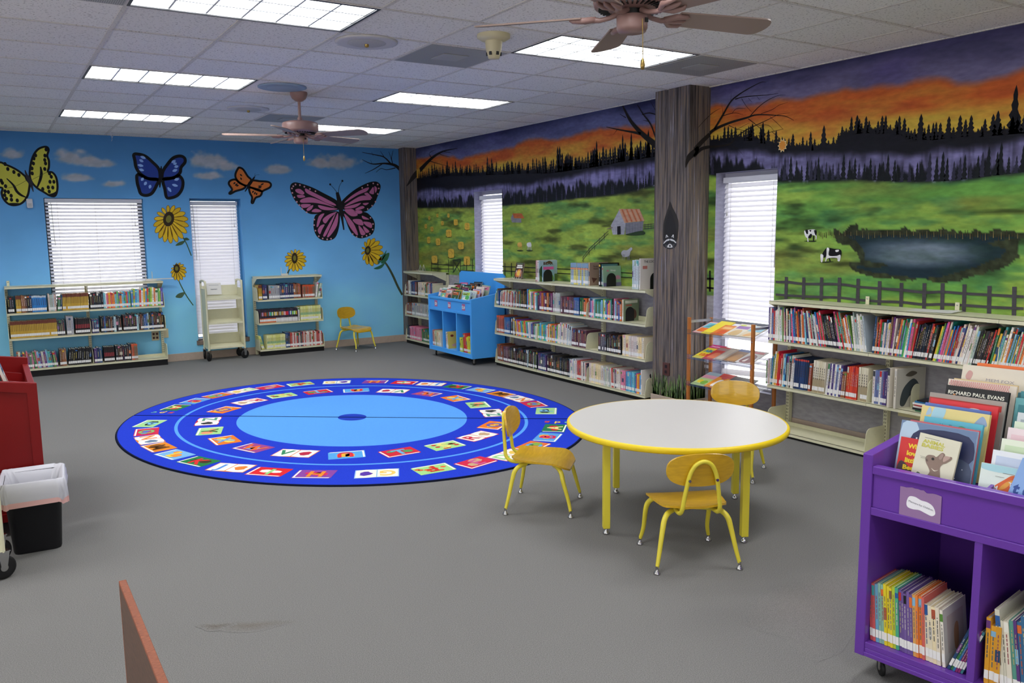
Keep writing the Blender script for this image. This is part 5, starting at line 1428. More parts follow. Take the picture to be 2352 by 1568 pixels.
def chair():
    t = thing('school_chair', '', 'chair')
    # seat: moulded plywood, y forwards
    nu, nv = 13, 15; vs = []
    def seat_pt(i, j, top):
        v = j/(nv-1); u = 2*i/(nu-1)-1
        y = -.165+.345*v
        hw = .150+.03*math.sin(min(v*1.25,1)*PI*.5)
        k = 1.0
        if v > .82: k = math.sqrt(max(0, 1-((v-.82)/.18*.80)**2))
        if v < .12: k = math.sqrt(max(0, 1-((.12-v)/.12*.62)**2))
        x = u*hw*k
        z = .305+.010*(u*u)*(1-v)-.010*math.exp(-((v-.4)/.25)**2)*(1-u*u)
        if v > .72: z -= .045*((v-.72)/.28)**2
        if v < .25: z += .010*((.25-v)/.25)**2
        return (x, y, z+(.0055 if top else -.0055))
    top = [seat_pt(i,j,1) for i in range(nu) for j in range(nv)]; bot = [seat_pt(i,j,0) for i in range(nu) for j in range(nv)]
    n = nu*nv; fs = []
    for i in range(nu-1):
        for j in range(nv-1):
            a = i*nv+j; fs.append((a,a+nv,a+nv+1,a+1)); fs.append((n+a,n+a+1,n+a+nv+1,n+a+nv))
    for i in range(nu-1):
        for j in (0,nv-1):
            a = i*nv+j; f = (a,n+a,n+a+nv,a+nv); fs.append(f if j == 0 else f[::-1])
    for j in range(nv-1):
        for i in (0,nu-1):
            a = i*nv+j; f = (a,a+1,n+a+1,n+a); fs.append(f if i == 0 else f[::-1])
    b = MB(); b.mesh(top+bot, fs, None, True); o = b.build('seat', M_YWOOD, t)
    e = o.modifiers.new('edge','EDGE_SPLIT'); e.split_angle = math.radians(50)
    # backrest: rounded oblong plywood bent around the sitter
    N = 40; rings = []
    def back_pt(s, ang, off):
        ca, sa = math.cos(ang), math.sin(ang); p = 2.6
        x = .165*s*math.copysign(abs(ca)**(2/p), ca); z = .082*s*math.copysign(abs(sa)**(2/p), sa)
        y = -.205+.85*x*x-.16*z+off
        return (x, y, .512+z)
    vs = []; fs = []
    ss = (0.001,.3,.55,.78,.94,1.0)
    for side, off in ((0,.006),(1,-.006)):
        for s in ss:
            for k in range(N): vs.append(back_pt(s, 2*PI*k/N, off))
    m_ = len(ss)*N
    for i in range(len(ss)-1):
        for k in range(N):
            a, b_, c_, d_ = i*N+k, i*N+(k+1) % N, (i+1)*N+(k+1) % N, (i+1)*N+k
            fs.append((a,d_,c_,b_)); fs.append((m_+a,m_+b_,m_+c_,m_+d_))
    i = len(ss)-1
    for k in range(N): fs.append((i*N+k, m_+i*N+k, m_+i*N+(k+1) % N, i*N+(k+1) % N))
    b = MB(); b.mesh(vs, fs, None, True); o = b.build('backrest', M_YWOOD, t)
    e = o.modifiers.new('edge','EDGE_SPLIT'); e.split_angle = math.radians(50)
    b = MB()
    path = [(.075,.10,.289),(.085,-.02,.288),(.092,-.13,.288),(.094,-.180,.296),(.092,-.207,.325),(.085,-.213,.38),(.070,-.222,.47),(.056,-.226,.515),(.034,-.232,.548),(0,-.236,.562)]
    path = path+[(-p[0],p[1],p[2]) for p in path[-2::-1]]
    b.tube(smooth_open(path, 4), .0105, 10); b.build('back_frame', M_YEL, t)
    b = MB()
    for s in (-1,1): b.lathe([(.007,0),(.007,.012),(.0,.014)], 8, (s*.067,-.238,.47), axis='y')
    b.build('bolt', M_CHR, t)
    legs = [(-.205,-.185),(.205,-.185),(-.185,.195),(.185,.195)]
    b = MB()
    for sy in (-1,1):
        b.tube([(-.10,.085*sy,.281),(0,.06*sy,.284),(.10,.085*sy,.281)], .011, 10)
    b.box((-.07,-.07,.284),(.07,.07,.296)); b.build('seat_frame', M_YEL, t)
    for x, y in legs:
        d = Vector((x,y,0)); sx = 1 if x > 0 else -1; sy = 1 if y > 0 else -1
        pts = [(.10*sx,.085*sy,.281),(.135*sx,.115*sy,.275),(.158*sx,.138*sy,.250),(.170*sx,.150*sy,.205),(x*.93,y*.92,.10),(x,y,.035)]
        pts = smooth_open(pts, 4); n = len(pts)
        b = MB(); b.tube(pts, [.0135 if i < n*.5 else .0135-.005*(i/n-.5)*2 for i in range(n)], 10); o = b.build('leg', M_YEL, t)
        b = MB(); b.lathe([(.0165,0),(.0175,.004),(.012,.014),(.0075,.02),(.0075,.036),(.009,.042)], 14, (x*1.005,y*1.005,0)); b.build('foot_glide', M_CHR, o)
    return t
def put(t, x, y, rz, label):
    t.location = (x,y,0); t.rotation_euler = (0,0,rz); t['label'] = label; t['group'] = 'yellow school chairs'
ch0 = chair()
put(ch0, 1.975,-.437, math.radians(-135.5), 'yellow chair in side view at the left of the round table')
put(dup(ch0), 2.12,-1.496, math.radians(-26), 'yellow chair seen from behind at the front of the round table')
put(dup(ch0), 3.40,-.59, math.atan2(.84,-.55), 'yellow chair facing us behind the round table, by the magazine rack')
put(dup(ch0), 3.60,6.60, math.atan2(-.36,-.93), 'yellow chair alone against the blue wall by the narrow bookcase')
# ------------------------------------------------------------------ books
BOOKS = []                                # every book: placement, size, looks and where it stands
def rgbname(c):
    if isinstance(c, str): c = tuple(int(c[i:i+2], 16) for i in (0,2,4))
    names = (('black',(22,22,26)),('dark grey',(70,70,74)),('grey',(130,130,132)),('white',(228,226,220)),('cream',(222,206,168)),('red',(190,36,40)),('dark red',(110,28,36)),('orange',(222,112,44)),('yellow',(222,190,60)),('mustard',(186,150,52)),
             ('lime green',(150,190,70)),('green',(60,124,70)),('dark green',(34,66,48)),('teal',(60,140,140)),('light blue',(130,176,214)),('blue',(52,100,170)),('navy',(32,42,84)),('purple',(104,66,140)),('pink',(214,120,150)),('magenta',(170,44,110)),('brown',(104,70,48)),('tan',(176,146,110)))
    return min(names, key=lambda n: sum((a-b)**2 for a, b in zip(n[1], c)))[0]
def add_book(Mw, t, d, h, col, deco=(), lab=True, row='', art=None, force=False, label=None, name='book', art_only=False):
    BOOKS.append(dict(M=Mw, t=t, d=d, h=h, col=col, deco=deco, lab=lab, row=row, art=art, force=force, label=label, name=name, n=0))
    return BOOKS[-1]
PG = (226,220,204)
PAL_MIX = ['c8302c','2c5c9c','3c7c4c','e0b83c','ece8dc','1c1c20','6c3c7c','dc7030','84b4d4','b0543c','3c3c44','d8d0b8','5c8c3c','a02c3c','244468','d87c9c','e8e4dc','44a0a0','7c5c40','c8c4bc']
PAL_BRIGHT = ['e23c3c','f0c434','3c9cd8','5cb45c','ee8434','e65c8c','80c8d8','b4d44c','f0e8d8','6a58b0','d83048','36a894','f4f0e8','2c78b8']
PAL_DARK = ['16161a','202028','2c2c34','1c2c3c','3c2020','242c20','30283c','10141c','3c342c','1c3448']
PAL_PALE = ['e8e4d4','d8d8d4','c4d0d4','e4d0c4','ccdcc0','dcd0e0','b8c4cc','ece4c0','a8b8b0','d4b4a8']
ST = {
 'mix': dict(p=PAL_MIX, t=(.012,.026), h=(.17,.21)),
 'thin': dict(p=PAL_MIX+PAL_PALE, t=(.006,.013), h=(.22,.27)),
 'thinb': dict(p=PAL_BRIGHT+PAL_MIX, t=(.006,.013), h=(.22,.28)),
 'thinw': dict(p=PAL_PALE+['ece8e0','f0ece4','e4e0dc','2c3c6c','b83434','1c1c20'], t=(.007,.014), h=(.23,.28)),
 'thindark': dict(p=PAL_DARK+['16161a','1c1c20','c03028'], t=(.006,.012), h=(.23,.25)),
 'bright': dict(p=PAL_BRIGHT, t=(.012,.022), h=(.17,.20)),
 'brightt': dict(p=PAL_BRIGHT, t=(.016,.026), h=(.20,.235)),
 'dark': dict(p=PAL_DARK, t=(.016,.028), h=(.18,.205)),
 'darkmix': dict(p=PAL_DARK+['2c5c9c','4c7c3c','a8c8d0','7c4c2c'], t=(.014,.024), h=(.19,.215)),
 'pale': dict(p=PAL_PALE, t=(.010,.020), h=(.19,.215)),
 'palethin': dict(p=PAL_PALE, t=(.005,.009), h=(.20,.24)),
 'yel': dict(p=['c8a038','c49c34','cca63e'], t=(.015,.018), h=(.195,.2), top=('6c3424',.20)),
 'blueser': dict(p=['2c84cc','2878c0','3490d4'], t=(.019,.023), h=(.185,.195), top=('b8c4cc',.12)),
 'black': dict(p=['141418','1a1a1e','101014'], t=(.018,.024), h=(.19,.20)),
 'blackred': dict(p=['1a1618','201416'], t=(.017,.021), h=(.185,.19), mid=('a03038',.25)),
 'greyser': dict(p=['9c9ca4','a8a8ac'], t=(.022,.026), h=(.19,.195)),
 'greyblack': dict(p=['3c3c44','505058','2c2c30'], t=(.017,.022), h=(.17,.18)),
 'lemon': dict(p=['e4e49c','e8e8b0','dcdc80'], t=(.015,.018), h=(.185,.19), mid=('8cc89c',.18)),
 'rainbow': dict(p=['2c2430','3c2c44','242028'], t=(.011,.014), h=(.175,.18), bot=('d8703c',.34)),
 'rainbow2': dict(p=['34303c','44384c','2c2830'], t=(.011,.014), h=(.175,.18), bot=('d4d0cc',.34)),
 'redwhite': dict(p=['d0c8c0','c4504c','e4dcd4','b84440','d8ccc4','3c3c54'], t=(.014,.019), h=(.19,.205)),
 'orangeser': dict(p=['c85c38','8c6c54','b8705c','a0543c'], t=(.012,.015), h=(.17,.175), top=('d8542c',.10)),
 'bluedark': dict(p=['24345c','1c2c50','3c3c6c','50386c','2c4c7c'], t=(.022,.030), h=(.195,.21)),
 'brown': dict(p=['7c4c34','946040','a0543c','5c3c2c'], t=(.014,.024), h=(.19,.205)),
 'maroon': dict(p=['5c3848','6c4450','4c3440'], t=(.026,.03), h=(.185,.19)),
 'purple': dict(p=['3c2448','b86c2c','7c3468','2c1c2c'], t=(.03,.04), h=(.20,.21)),
 'blue': dict(p=['2c5490','346098'], t=(.028,.032), h=(.185,.19)),
 'green': dict(p=['2c6c40'], t=(.028,.03), h=(.185,.19)),
 'orange': dict(p=['d0602c'], t=(.028,.03), h=(.185,.19)),
 'cream': dict(p=['e8dcc4','ecdcb0','e4d4c8','d8ccc4','f0d8a0'], t=(.013,.02), h=(.20,.205)),
 'pink': dict(p=['e07c9c','d86488','e48ca8'], t=(.02,.026), h=(.19,.195)),
 'cyan': dict(p=['5cb0dc','4c98cc','74c4d8'], t=(.018,.022), h=(.19,.2)),
 'redseries': dict(p=['cc3038','d43840'], t=(.010,.011), h=(.245,.248)),
 'ltblue': dict(p=['b8d0d8','accad4'], t=(.010,.012), h=(.25,.252)),
 'series11': dict(p=['a8b8bc','d8d078','9cb4d0','c8c4b8','d4c870'], t=(.026,.029), h=(.225,.23), top=('7c98b0',.22), mid2=('e89c74',.08)),
 'skinny': dict(p=['e4dcd8','d8c4c0','c8d4d8','e0b8a8','b8ccd0'], t=(.012,.016), h=(.23,.24)),
 'tallgrey': dict(p=['b8bcb4','a4a8a4','b0a8a4'], t=(.022,.03), h=(.205,.22)),
 'navyser': dict(p=['24385c','28406c','203450'], t=(.014,.016), h=(.235,.238), top=('c04030',.06)),
 'creamset': dict(p=['e0d8c0','d8d0b4','e4dcc8'], t=(.016,.02), h=(.24,.245), bot=('a89878',.45)),
 'orangered': dict(p=['d8482c','c83c28','e08030','2c3858'], t=(.010,.014), h=(.235,.245)),
 'purplewhite': dict(p=['4c3c78','e8e4e0','6c78a8'], t=(.014,.017), h=(.235,.24)),
}
rb = random.Random(21)
def deco_for(st, t, h, col):
    out = []
    def c(x): return x
    if 'top' in st: out.append((0,1,1-st['top'][1],1,st['top'][0]))
    if 'bot' in st: out.append((0,1,0,st['bot'][1],st['bot'][0]))
    if 'mid' in st: out.append((.12,.88,.38,.38+st['mid'][1],st['mid'][0]))
    if 'mid2' in st: out.append((0,1,.70,.70+st['mid2'][1],st['mid2'][0]))
    if not out:
        lum = sum(int(col[i:i+2], 16) for i in (0,2,4))/3
        ink = rb.choice(['b8b4a8','b0a878','9c9ca8','c4b058','b05c48','c8c4bc']) if lum < 130 else rb.choice(['585858','5c6c8c','9c5c5c','6c6c64','8c7c5c'])
        k = rb.random()
        if k < .35: out.append((0,1,.78+rb.random()*.1,.90+rb.random()*.1,rb.choice(PAL_MIX)))
        elif k < .5: out.append((0,1,.42,.62,rb.choice(PAL_MIX)))
        z = .30 if rb.random() < .5 else .40                    # lettering down the spine, as short dashes
        zend = .74+rb.random()*.14
        while z < zend:
            l = rb.uniform(.03,.10)
            out.append((.38,.62,z,min(z+l,zend),ink)); z += l+rb.uniform(.012,.03)
    elif 'bot' in st and st['h'][0] < .18:
        out.append((0,1,.52,.80,rb.choice(PAL_BRIGHT+PAL_MIX)))
    else:
        z = .42
        while z < .74:
            out.append((.36,.64,z,z+.06,'3c3430')); z += .08
    return out
def fill(base, x0, x1, z, style, row, lean=0.0, d=.17, y0=.018, lab=True, gap=.0006, hmul=1.0):
    """stand books side by side from x0 to x1 on a shelf; base = matrix of the bookcase"""
    st = ST[style]; x = x0
    while True:
        t = rb.uniform(*st['t']); h = rb.uniform(*st['h'])*hmul; col = rb.choice(st['p'])
        a = math.radians(lean+(rb.uniform(-1.2,1.2) if lean else 0))
        wx = t/math.cos(a)
        if x+wx > x1: break
        lift = t*math.sin(a) if a > 0 else 0
        U = Vector((math.sin(a),0,math.cos(a))); R = Vector((math.cos(a),0,-math.sin(a)))
        o = Vector((x, y0+rb.uniform(0,.006), z+lift+.0004))
        Ml = Matrix(((R.x,0,U.x,o.x),(R.y,1,U.y,o.y),(R.z,0,U.z,o.z),(0,0,0,1)))
        dd = d*rb.uniform(.92,1.05) if not ('top' in st or 'bot' in st) else d
        add_book(base @ Ml, t, dd, h, col, deco_for(st, t, h, col), lab and rb.random() < .95, row)
        x += wx+gap
    return x
def single(base, x, y, z, t, d, h, col, row, lean=0, deco=None, art=None, label=None, force=False, lab=True, yaw=0.0, name='book'):
    a = math.radians(lean); lift = t*math.sin(a) if a > 0 else 0
    Ml = Matrix.Translation((x,y,z+lift+.0004)) @ Matrix.Rotation(math.radians(yaw), 4, 'Z') @ Matrix.Rotation(a, 4, 'Y')
    return add_book(base @ Ml, t, d, h, col, deco if deco is not None else deco_for({}, t, h, col), lab, row, art, force, label, name)
def faceout(base, x, y, z, w, h, t, col, label, art, back=14, spin=0.0, roll=0.0, row='', name='picture_book', force=True):
    """front cover looks towards -y of base, leaning back; x = left edge, z = foot"""
    a = math.radians(back)
    Ml = Matrix.Translation((x,y,z)) @ Matrix.Rotation(math.radians(spin), 4, 'Z') @ Matrix.Rotation(-a, 4, 'X') @ Matrix.Rotation(math.radians(roll), 4, 'Y')
    Q = Matrix(((0,1,0,0),(-1,0,0,t),(0,0,1,0),(0,0,0,1)))   # book axes -> cover frame: its +x faces -y
    return add_book(base @ Ml @ Q, t, w, h, col, (), False, row, art, force, label, name)
def art_faces(mb, art, t, d, h):
    """cover art: operations in cover units (0..1 across, 0..1 up) on the front cover (x = t)"""
    for L_, op in enumerate(art):
        off = t+.0003*(L_+1)
        f = lambda u, v: (off, min(max(u,.003),.997)*d, min(max(v,.003),.997)*h)
        k = op[0]
        if k == 'r': mb.face([f(op[1],op[2]), f(op[3],op[2]), f(op[3],op[4]), f(op[1],op[4])], op[5])
        elif k == 'p': flat_poly(mb, op[1], f, op[2])
        elif k == 's': flat_poly(mb, smooth_closed(op[1]), f, op[2])
        elif k == 'e': flat_poly(mb, [(op[1]+op[3]*math.cos(a*PI/9), op[2]+op[4]*math.sin(a*PI/9)) for a in range(18)], f, op[5])
        elif k == 't':                    # text, x, y, cap height (fraction of h), colour[, width fraction][, bold]
            wd = op[6] if len(op) > 6 else None
            put_text(mb, op[1], f, op[2], op[3], op[4], op[5], False, wd, op[7] if len(op) > 7 else .02)
def rand_art(col, seed):
    r = random.Random(seed); pal = PAL_BRIGHT+PAL_PALE+PAL_MIX
    ops = [('r',.06,.72,.94,.92,r.choice(pal))]
    for k in range(3):
        cx, cy, rx, ry = r.uniform(.25,.75), r.uniform(.2,.6), r.uniform(.1,.3), r.uniform(.08,.2)
        ops.append(('s',[(cx+rx*math.cos(a*PI/4)*r.uniform(.7,1.1), cy+ry*math.sin(a*PI/4)*r.uniform(.7,1.1)) for a in range(8)], r.choice(pal)))
    for k in range(3): ops.append(('r',.12,.86-k*.05,.12+r.uniform(.4,.7),.885-k*.05,'202028' if k else 'f4f0e8'))
    return ops

# ------------------------------------------------------------------ steel bookcases
M_STEEL = mat('putty_steel', (220,217,184), rough=.42, spec=.45, noise=.02, nscale=40)
M_SLOT = mat('slot_dark', (40,40,36), rough=.8)
M_KICK = mat('black_kick_plate', (14,14,16), rough=.5)
def bookcase(loc, rz, bays, d, shelves, label, canopy=True, top=1.072, skip_br=(), brk_h=.165):
    """local x along the front, y into the case; shelves = top heights"""
    t = thing('bookcase', label, 'bookcase', (loc[0],loc[1],0), rz, 'putty coloured steel bookcases')
    xs = [0]
    for b_ in bays: xs.append(xs[-1]+b_)
    L = xs[-1]; th = .0018
    for i, x in enumerate(xs):
        px = min(max(x,.016),L-.016)
        b = MB(); b.box((px-.016,d-.045,0),(px+.016,d-.004,top-.03)); o = b.build('post', M_STEEL, t, bevel=.002)
        b = MB()
        for k in range(36):
            z = .06+k*.0265
            for s in (-.006,.006): b.box((px+s-.0018,d-.0458,z),(px+s+.0018,d-.0449,z+.014))
        s_ = b.build('slot_column', M_SLOT, o)
    for k, z in enumerate(shelves):
        base = k == len(shelves)-1
        for i in range(len(bays)):
            b = MB(); x0, x1 = xs[i]+.002, xs[i+1]-.002
            b.box((x0,0,z-.003),(x1,d-.05,z)); b.box((x0,0,z-.024),(x1,.0025,z)); b.box((x0,.0025,z-.024),(x1,.014,z-.0215)); b.box((x0,d-.053,z),(x1,d-.05,z+.045 if not base else z+.03))
            b.build('base_shelf' if base else 'shelf', M_STEEL, t)
        for i, x in enumerate(xs):
            if (k,i) in skip_br: continue
            e = .0022
            xo = x if 0 < i < len(xs)-1 else (x+e if i == 0 else x-e)
            r = .05; yf, yb_, zb, zt = .004, d-.05, z-.022, z+brk_h
            prof = [(yf,zb),(yb_,zb),(yb_,zt)]+[(yf+.012+r-r*math.sin(a), zt-r+r*math.cos(a)) for a in [j*PI/12 for j in range(7)]]+[(yf,z+.02)]
            b = MB(); b.prism(prof, xo-e, xo+e, lambda u, v, w_: (w_, u, v))
            b.lathe([(.012,-e*1.6),(.009,-e*2.2),(0,-e*2.3)], 12, (xo,(yf+yb_)/2,z+.10), axis='x'); b.lathe([(.012,e*1.6),(.009,e*2.2),(0,e*2.3)], 12, (xo,(yf+yb_)/2,z+.10), axis='x')
            b.build('shelf_bracket', M_STEEL, t)
    b = MB(); b.box((.004,.018,0),(L-.004,.024,shelves[-1]-.024)); b.build('kick_plate', M_KICK, t)
    if canopy:
        for i in range(len(bays)):
            b = MB(); x0, x1 = xs[i]+.001, xs[i+1]-.001
            b.box((x0,-.004,top-.003),(x1,d,top)); b.box((x0,-.004,top-.026),(x1,-.001,top)); b.build('canopy_shelf', M_STEEL, t)
        for i, x in enumerate(xs):
            xx = min(max(x,.003),L-.003)
            b = MB(); b.prism([(.004,top-.004),(.004,top-.026),(d-.05,top-.12),(d-.05,top-.004)], xx-.002, xx+.002, lambda u, v, w_: (w_, u, v)); b.build('canopy_bracket', M_STEEL, t)
    return t
def base_of(t): return Matrix.Translation(t.location) @ Matrix.Rotation(t.rotation_euler[2], 4, 'Z')
R90 = -PI/2
bcA = bookcase((-.595,6.74), 0, (.857,.853), .255, (.764,.469,.100), 'long low two-bay steel bookcase under the wide window on the blue wall', skip_br=((0,1),))
bcB = bookcase((2.285,6.74), 0, (.90,), .255, (.762,.447,.088), 'narrow single-bay steel bookcase between the book truck and the lone yellow chair')
bcC = bookcase((4.47,6.815), R90, (.945,), .262, (.734,.432,.075), 'single-bay steel bookcase in the corner, partly hidden by the blue book cart')
bcD = bookcase((4.47,4.23), R90, (.91,.925,.925), .262, (.747,.411,.062), 'long three-bay steel bookcase between the blue cart and the tree pillar', skip_br=((2,1),(0,1)))
bcE = bookcase((4.45,-.005), R90, (.885,.875,.875), .28, (.759,.402,.044), 'half-empty steel bookcase under the painted pond, nearest the purple cart', skip_br=((1,0),(0,0),(0,1)))
mA, mB_, mC, mD, mE = map(base_of, (bcA,bcB,bcC,bcD,bcE))

NA, NB, NC, ND, NE_ = 'wide bookcase under window', 'narrow blue-wall bookcase', 'corner bookcase', 'three-bay mural bookcase', 'bookcase under pond'
def row(base, z, name, specs, **kw):
    """specs: (x0, x1, style, lean)"""
    for sp in specs:
        k = dict(kw)
        if len(sp) > 4: k.update(sp[4])
        fill(base, sp[0], sp[1], z, sp[2], name, sp[3] if len(sp) > 3 else 0, **k)
# wide bookcase: zoomed x of the photo runs 75..1845 over 1.71 m
row(mA, .764, 'top shelf of '+NA, [(.02,.10,'black',0),(.10,.155,'yel',0),(.155,.215,'brown',0),(.215,.262,'dark',0),(.262,.43,'blueser',0),(.43,.52,'pale',0),(.52,.57,'mix',7),(.575,.855,'yel',3),
    (.872,1.02,'dark',0),(1.02,1.33,'bright',0),(1.33,1.695,'brightt',2)])
row(mA, .469, 'middle shelf of '+NA, [(.02,.50,'yel',0),(.50,.60,'greyblack',0),(.60,.675,'greyser',0,dict(hmul=1.15)),(.69,.85,'blackred',2),(.872,.97,'bluedark',0,dict(hmul=.85)),(.97,1.22,'darkmix',0,dict(hmul=.92)),(1.22,1.695,'darkmix',0)])
row(mA, .100, 'bottom shelf of '+NA, [(.06,.24,'mix',0),(.24,.50,'mix',-6),(.50,.58,'brown',0),(.585,.85,'black',6),(.872,.98,'bluedark',0,dict(hmul=.9)),(.98,1.11,'blackred',0),(1.11,1.29,'dark',0),(1.29,1.37,'orangeser',0,dict(hmul=1.15))])
row(mB_, .762, 'top shelf of '+NB, [(.02,.075,'yel',0),(.075,.16,'bluedark',0),(.16,.31,'greyser',0,dict(hmul=.97)),(.31,.50,'bluedark',0),(.50,.62,'brown',0),(.625,.80,'orangeser',0),(.805,.835,'brightt',8),(.84,.885,'pale',12)])
row(mB_, .447, 'middle shelf of '+NB, [(.02,.24,'rainbow',0),(.24,.55,'rainbow2',0),(.55,.575,'brightt',0,dict(hmul=.9)),(.58,.885,'lemon',0,dict(hmul=1.05))])
row(mB_, .088, 'bottom shelf of '+NB, [(.03,.07,'lemon',-14),(.10,.36,'lemon',0),(.36,.42,'bluedark',0),(.42,.885,'redwhite',0)])
row(mC, .734, 'top shelf of '+NC, [(.02,.10,'brown',0),(.10,.20,'pale',0),(.20,.34,'bluedark',0),(.34,.40,'brown',0),(.42,.64,'cream',4),(.66,.90,'mix',0)], hmul=.95)
row(mC, .432, 'middle shelf of '+NC, [(.02,.20,'brown',0),(.20,.90,'tallgrey',0)], hmul=.85)
row(mC, .075, 'bottom shelf of '+NC, [(.02,.12,'dark',0),(.12,.5,'pink',0),(.5,.90,'green',0)], hmul=.95)
row(mD, .747, 'top shelf of '+ND, [(.02,.10,'mix',0),(.10,.48,'thin',4,dict(hmul=.72)),(.48,.70,'darkmix',0),(.70,.79,'brightt',0),(.79,.90,'brightt',0,dict(hmul=.9)),
    (.92,1.22,'purple',0),(1.22,1.36,'tallgrey',0),(1.37,1.60,'maroon',0),(1.60,1.71,'blue',0),(1.71,1.77,'green',0),(1.77,1.83,'orange',0),(1.86,2.10,'mix',0),(2.10,2.24,'bright',0),(2.24,2.39,'mix',0,dict(hmul=1.05))], d=.19)
single(mD, 2.40, .015, .747, .022, .20, .215, 'd8d0b4', 'top shelf of '+ND, art=[('r',0,0,1,1,'7c8c70'),('r',.1,.82,.9,.95,'d8dcc8'),('t','animals',.15,.70,.09,'c03028'),('s',[(.2,.1),(.5,.05),(.8,.15),(.8,.45),(.5,.6),(.25,.45)],'5c3c30')], force=True, label='picture book with olive front cover ending the top row of the three-bay bookcase')
row(mD, .411, 'middle shelf of '+ND, [(.02,.20,'orangeser',0,dict(hmul=1.2)),(.20,.34,'blue',0,dict(hmul=1.05)),(.34,.46,'darkmix',0),(.46,.76,'bright',-8),(.78,.90,'mix',0),(.92,1.30,'bright',0),(1.30,1.56,'pale',4,dict(hmul=1.1)),(1.56,1.82,'maroon',2),
    (2.02,2.16,'greyblack',0,dict(hmul=1.05)),(2.16,2.40,'darkmix',0,dict(hmul=.9)),(2.40,2.74,'cream',0)], d=.2)
row(mD, .062, 'bottom shelf of '+ND, [(.03,.16,'brown',-5),(.16,.30,'maroon',0),(.30,.46,'dark',0),(.46,.90,'darkmix',3),(.92,1.10,'bluedark',0,dict(hmul=.95)),(1.10,1.52,'dark',0),(1.52,1.64,'pale',0),(1.64,1.84,'redwhite',0),
    (1.87,2.10,'cream',0),(2.10,2.22,'palethin',-5,dict(hmul=.85)),(2.22,2.38,'redwhite',-4),(2.38,2.46,'pink',0),(2.46,2.60,'cyan',0),(2.60,2.68,'bright',0)], d=.2)
single(mD, 2.69, .01, .062, .014, .21, .24, 'ece8e4', 'bottom shelf of '+ND, art=[('s',[(.4,.3),(.5,.6),(.47,.75),(.55,.8),(.6,.6),(.72,.3),(.6,.22)],'18181c')], force=True, label='white picture book with small black figure ending the bottom row by the pillar')
# bookcase under the pond
row(mE, .759, 'top shelf of '+NE_, [(-.02,.03,'purplewhite',0,dict(hmul=1.08)),(.03,.10,'thinw',0),(.10,.22,'thin',-3),(.22,.36,'thinb',-6),(.36,.46,'thinw',-10,dict(hmul=.95)),(.46,.53,'thinb',-13),(.53,.63,'thindark',-14),(.63,.76,'thinb',-14),(.76,.86,'thinw',-10),
    (.90,1.06,'thin',4),(1.06,1.20,'thinb',8),(1.20,1.34,'thindark',11),(1.34,1.46,'thinb',12),(1.46,1.60,'thinw',13),(1.60,1.70,'thindark',13),(1.70,1.98,'thinb',12),(1.98,2.02,'thinw',12)], d=.21)
single(mE, 2.045, .0, .759, .014, .24, .26, '202024', 'top shelf of '+NE_, lean=12, art=[('r',.05,.55,.95,.92,'2c2c34'),('s',[(.3,.55),(.5,.45),(.7,.55),(.6,.75),(.4,.75)],'c83430'),('r',.1,.1,.42,.42,'ece8e4'),('r',.55,.1,.9,.42,'e4e0dc')], force=True, label='black picture book with red mark ending the leaning row under the pond')
row(mE, .759, 'top shelf of '+NE_, [(2.12,2.17,'ltblue',0),(2.17,2.38,'redseries',0),(2.40,2.62,'thinb',0)], d=.2)
row(mE, .402, 'lower shelf of '+NE_, [(-.03,.02,'thin',0,dict(hmul=.8)),(.02,.16,'thinb',4),(.16,.24,'thinw',3),(.24,.37,'navyser',2),(.37,.41,'brown',3,dict(hmul=1.1)),(.41,.53,'creamset',3),(.53,.66,'purplewhite',4),(.66,.70,'brown',3),(.70,.80,'orangered',3),(.80,.88,'creamset',2)], d=.21)
row(mE, .402, 'lower shelf of '+NE_, [(.915,1.03,'purplewhite',1)], d=.2)
for i, (x, lab, ar) in enumerate(((1.05,'cream picture book with dark red marks before the dark animal cover',[('s',[(.5,.2),(.7,.15),(.85,.5),(.75,.8),(.6,.7)],'7c3038')]),
        (1.10,'grey picture book with a dark animal beside the bookend on the lower shelf',[('r',0,0,1,1,'b8b4a8'),('s',[(.15,.1),(.3,.05),(.5,.3),(.75,.12),(.8,.5),(.6,.72),(.35,.6),(.2,.4)],'3c4448'),('s',[(.3,.82),(.5,.78),(.7,.86),(.5,.92)],'5c5448')]))):
    single(mE, x, -.012, .402, .018, .27, .275, 'dcd4c4', 'lower shelf of '+NE_, art=ar, force=True, label=lab, lab=False, yaw=-10)
for i, (c, hh, dx) in enumerate((('2c5c40',.010,.02),('202028',.014,0),('dcd8d0',.012,.005),('b03434',.008,.01),('e4e0dc',.012,0),('2c78a8',.012,.015),('1c1c24',.008,.03))):
    z = .402+sum(q[1]+.0006 for q in (('',.010),('',.014),('',.012),('',.008),('',.012),('',.012),('',.008))[:i])
    Ml = Matrix.Translation((1.22+dx,.02,z+.0005)) @ Matrix.Rotation(math.radians(3*(i % 3)-3), 4, 'Z') @ Matrix(((0,0,1,0),(0,1,0,0),(-1,0,0,hh),(0,0,0,1)))
    add_book(mE @ Ml, hh, .23, .26, c, (), False, '', None, True, ('dark green','black','white','red','cream','blue','black')[i]+' book lying flat, '+('lowest','second lowest','third','middle','fifth','sixth','topmost')[i]+' in the flat stack')
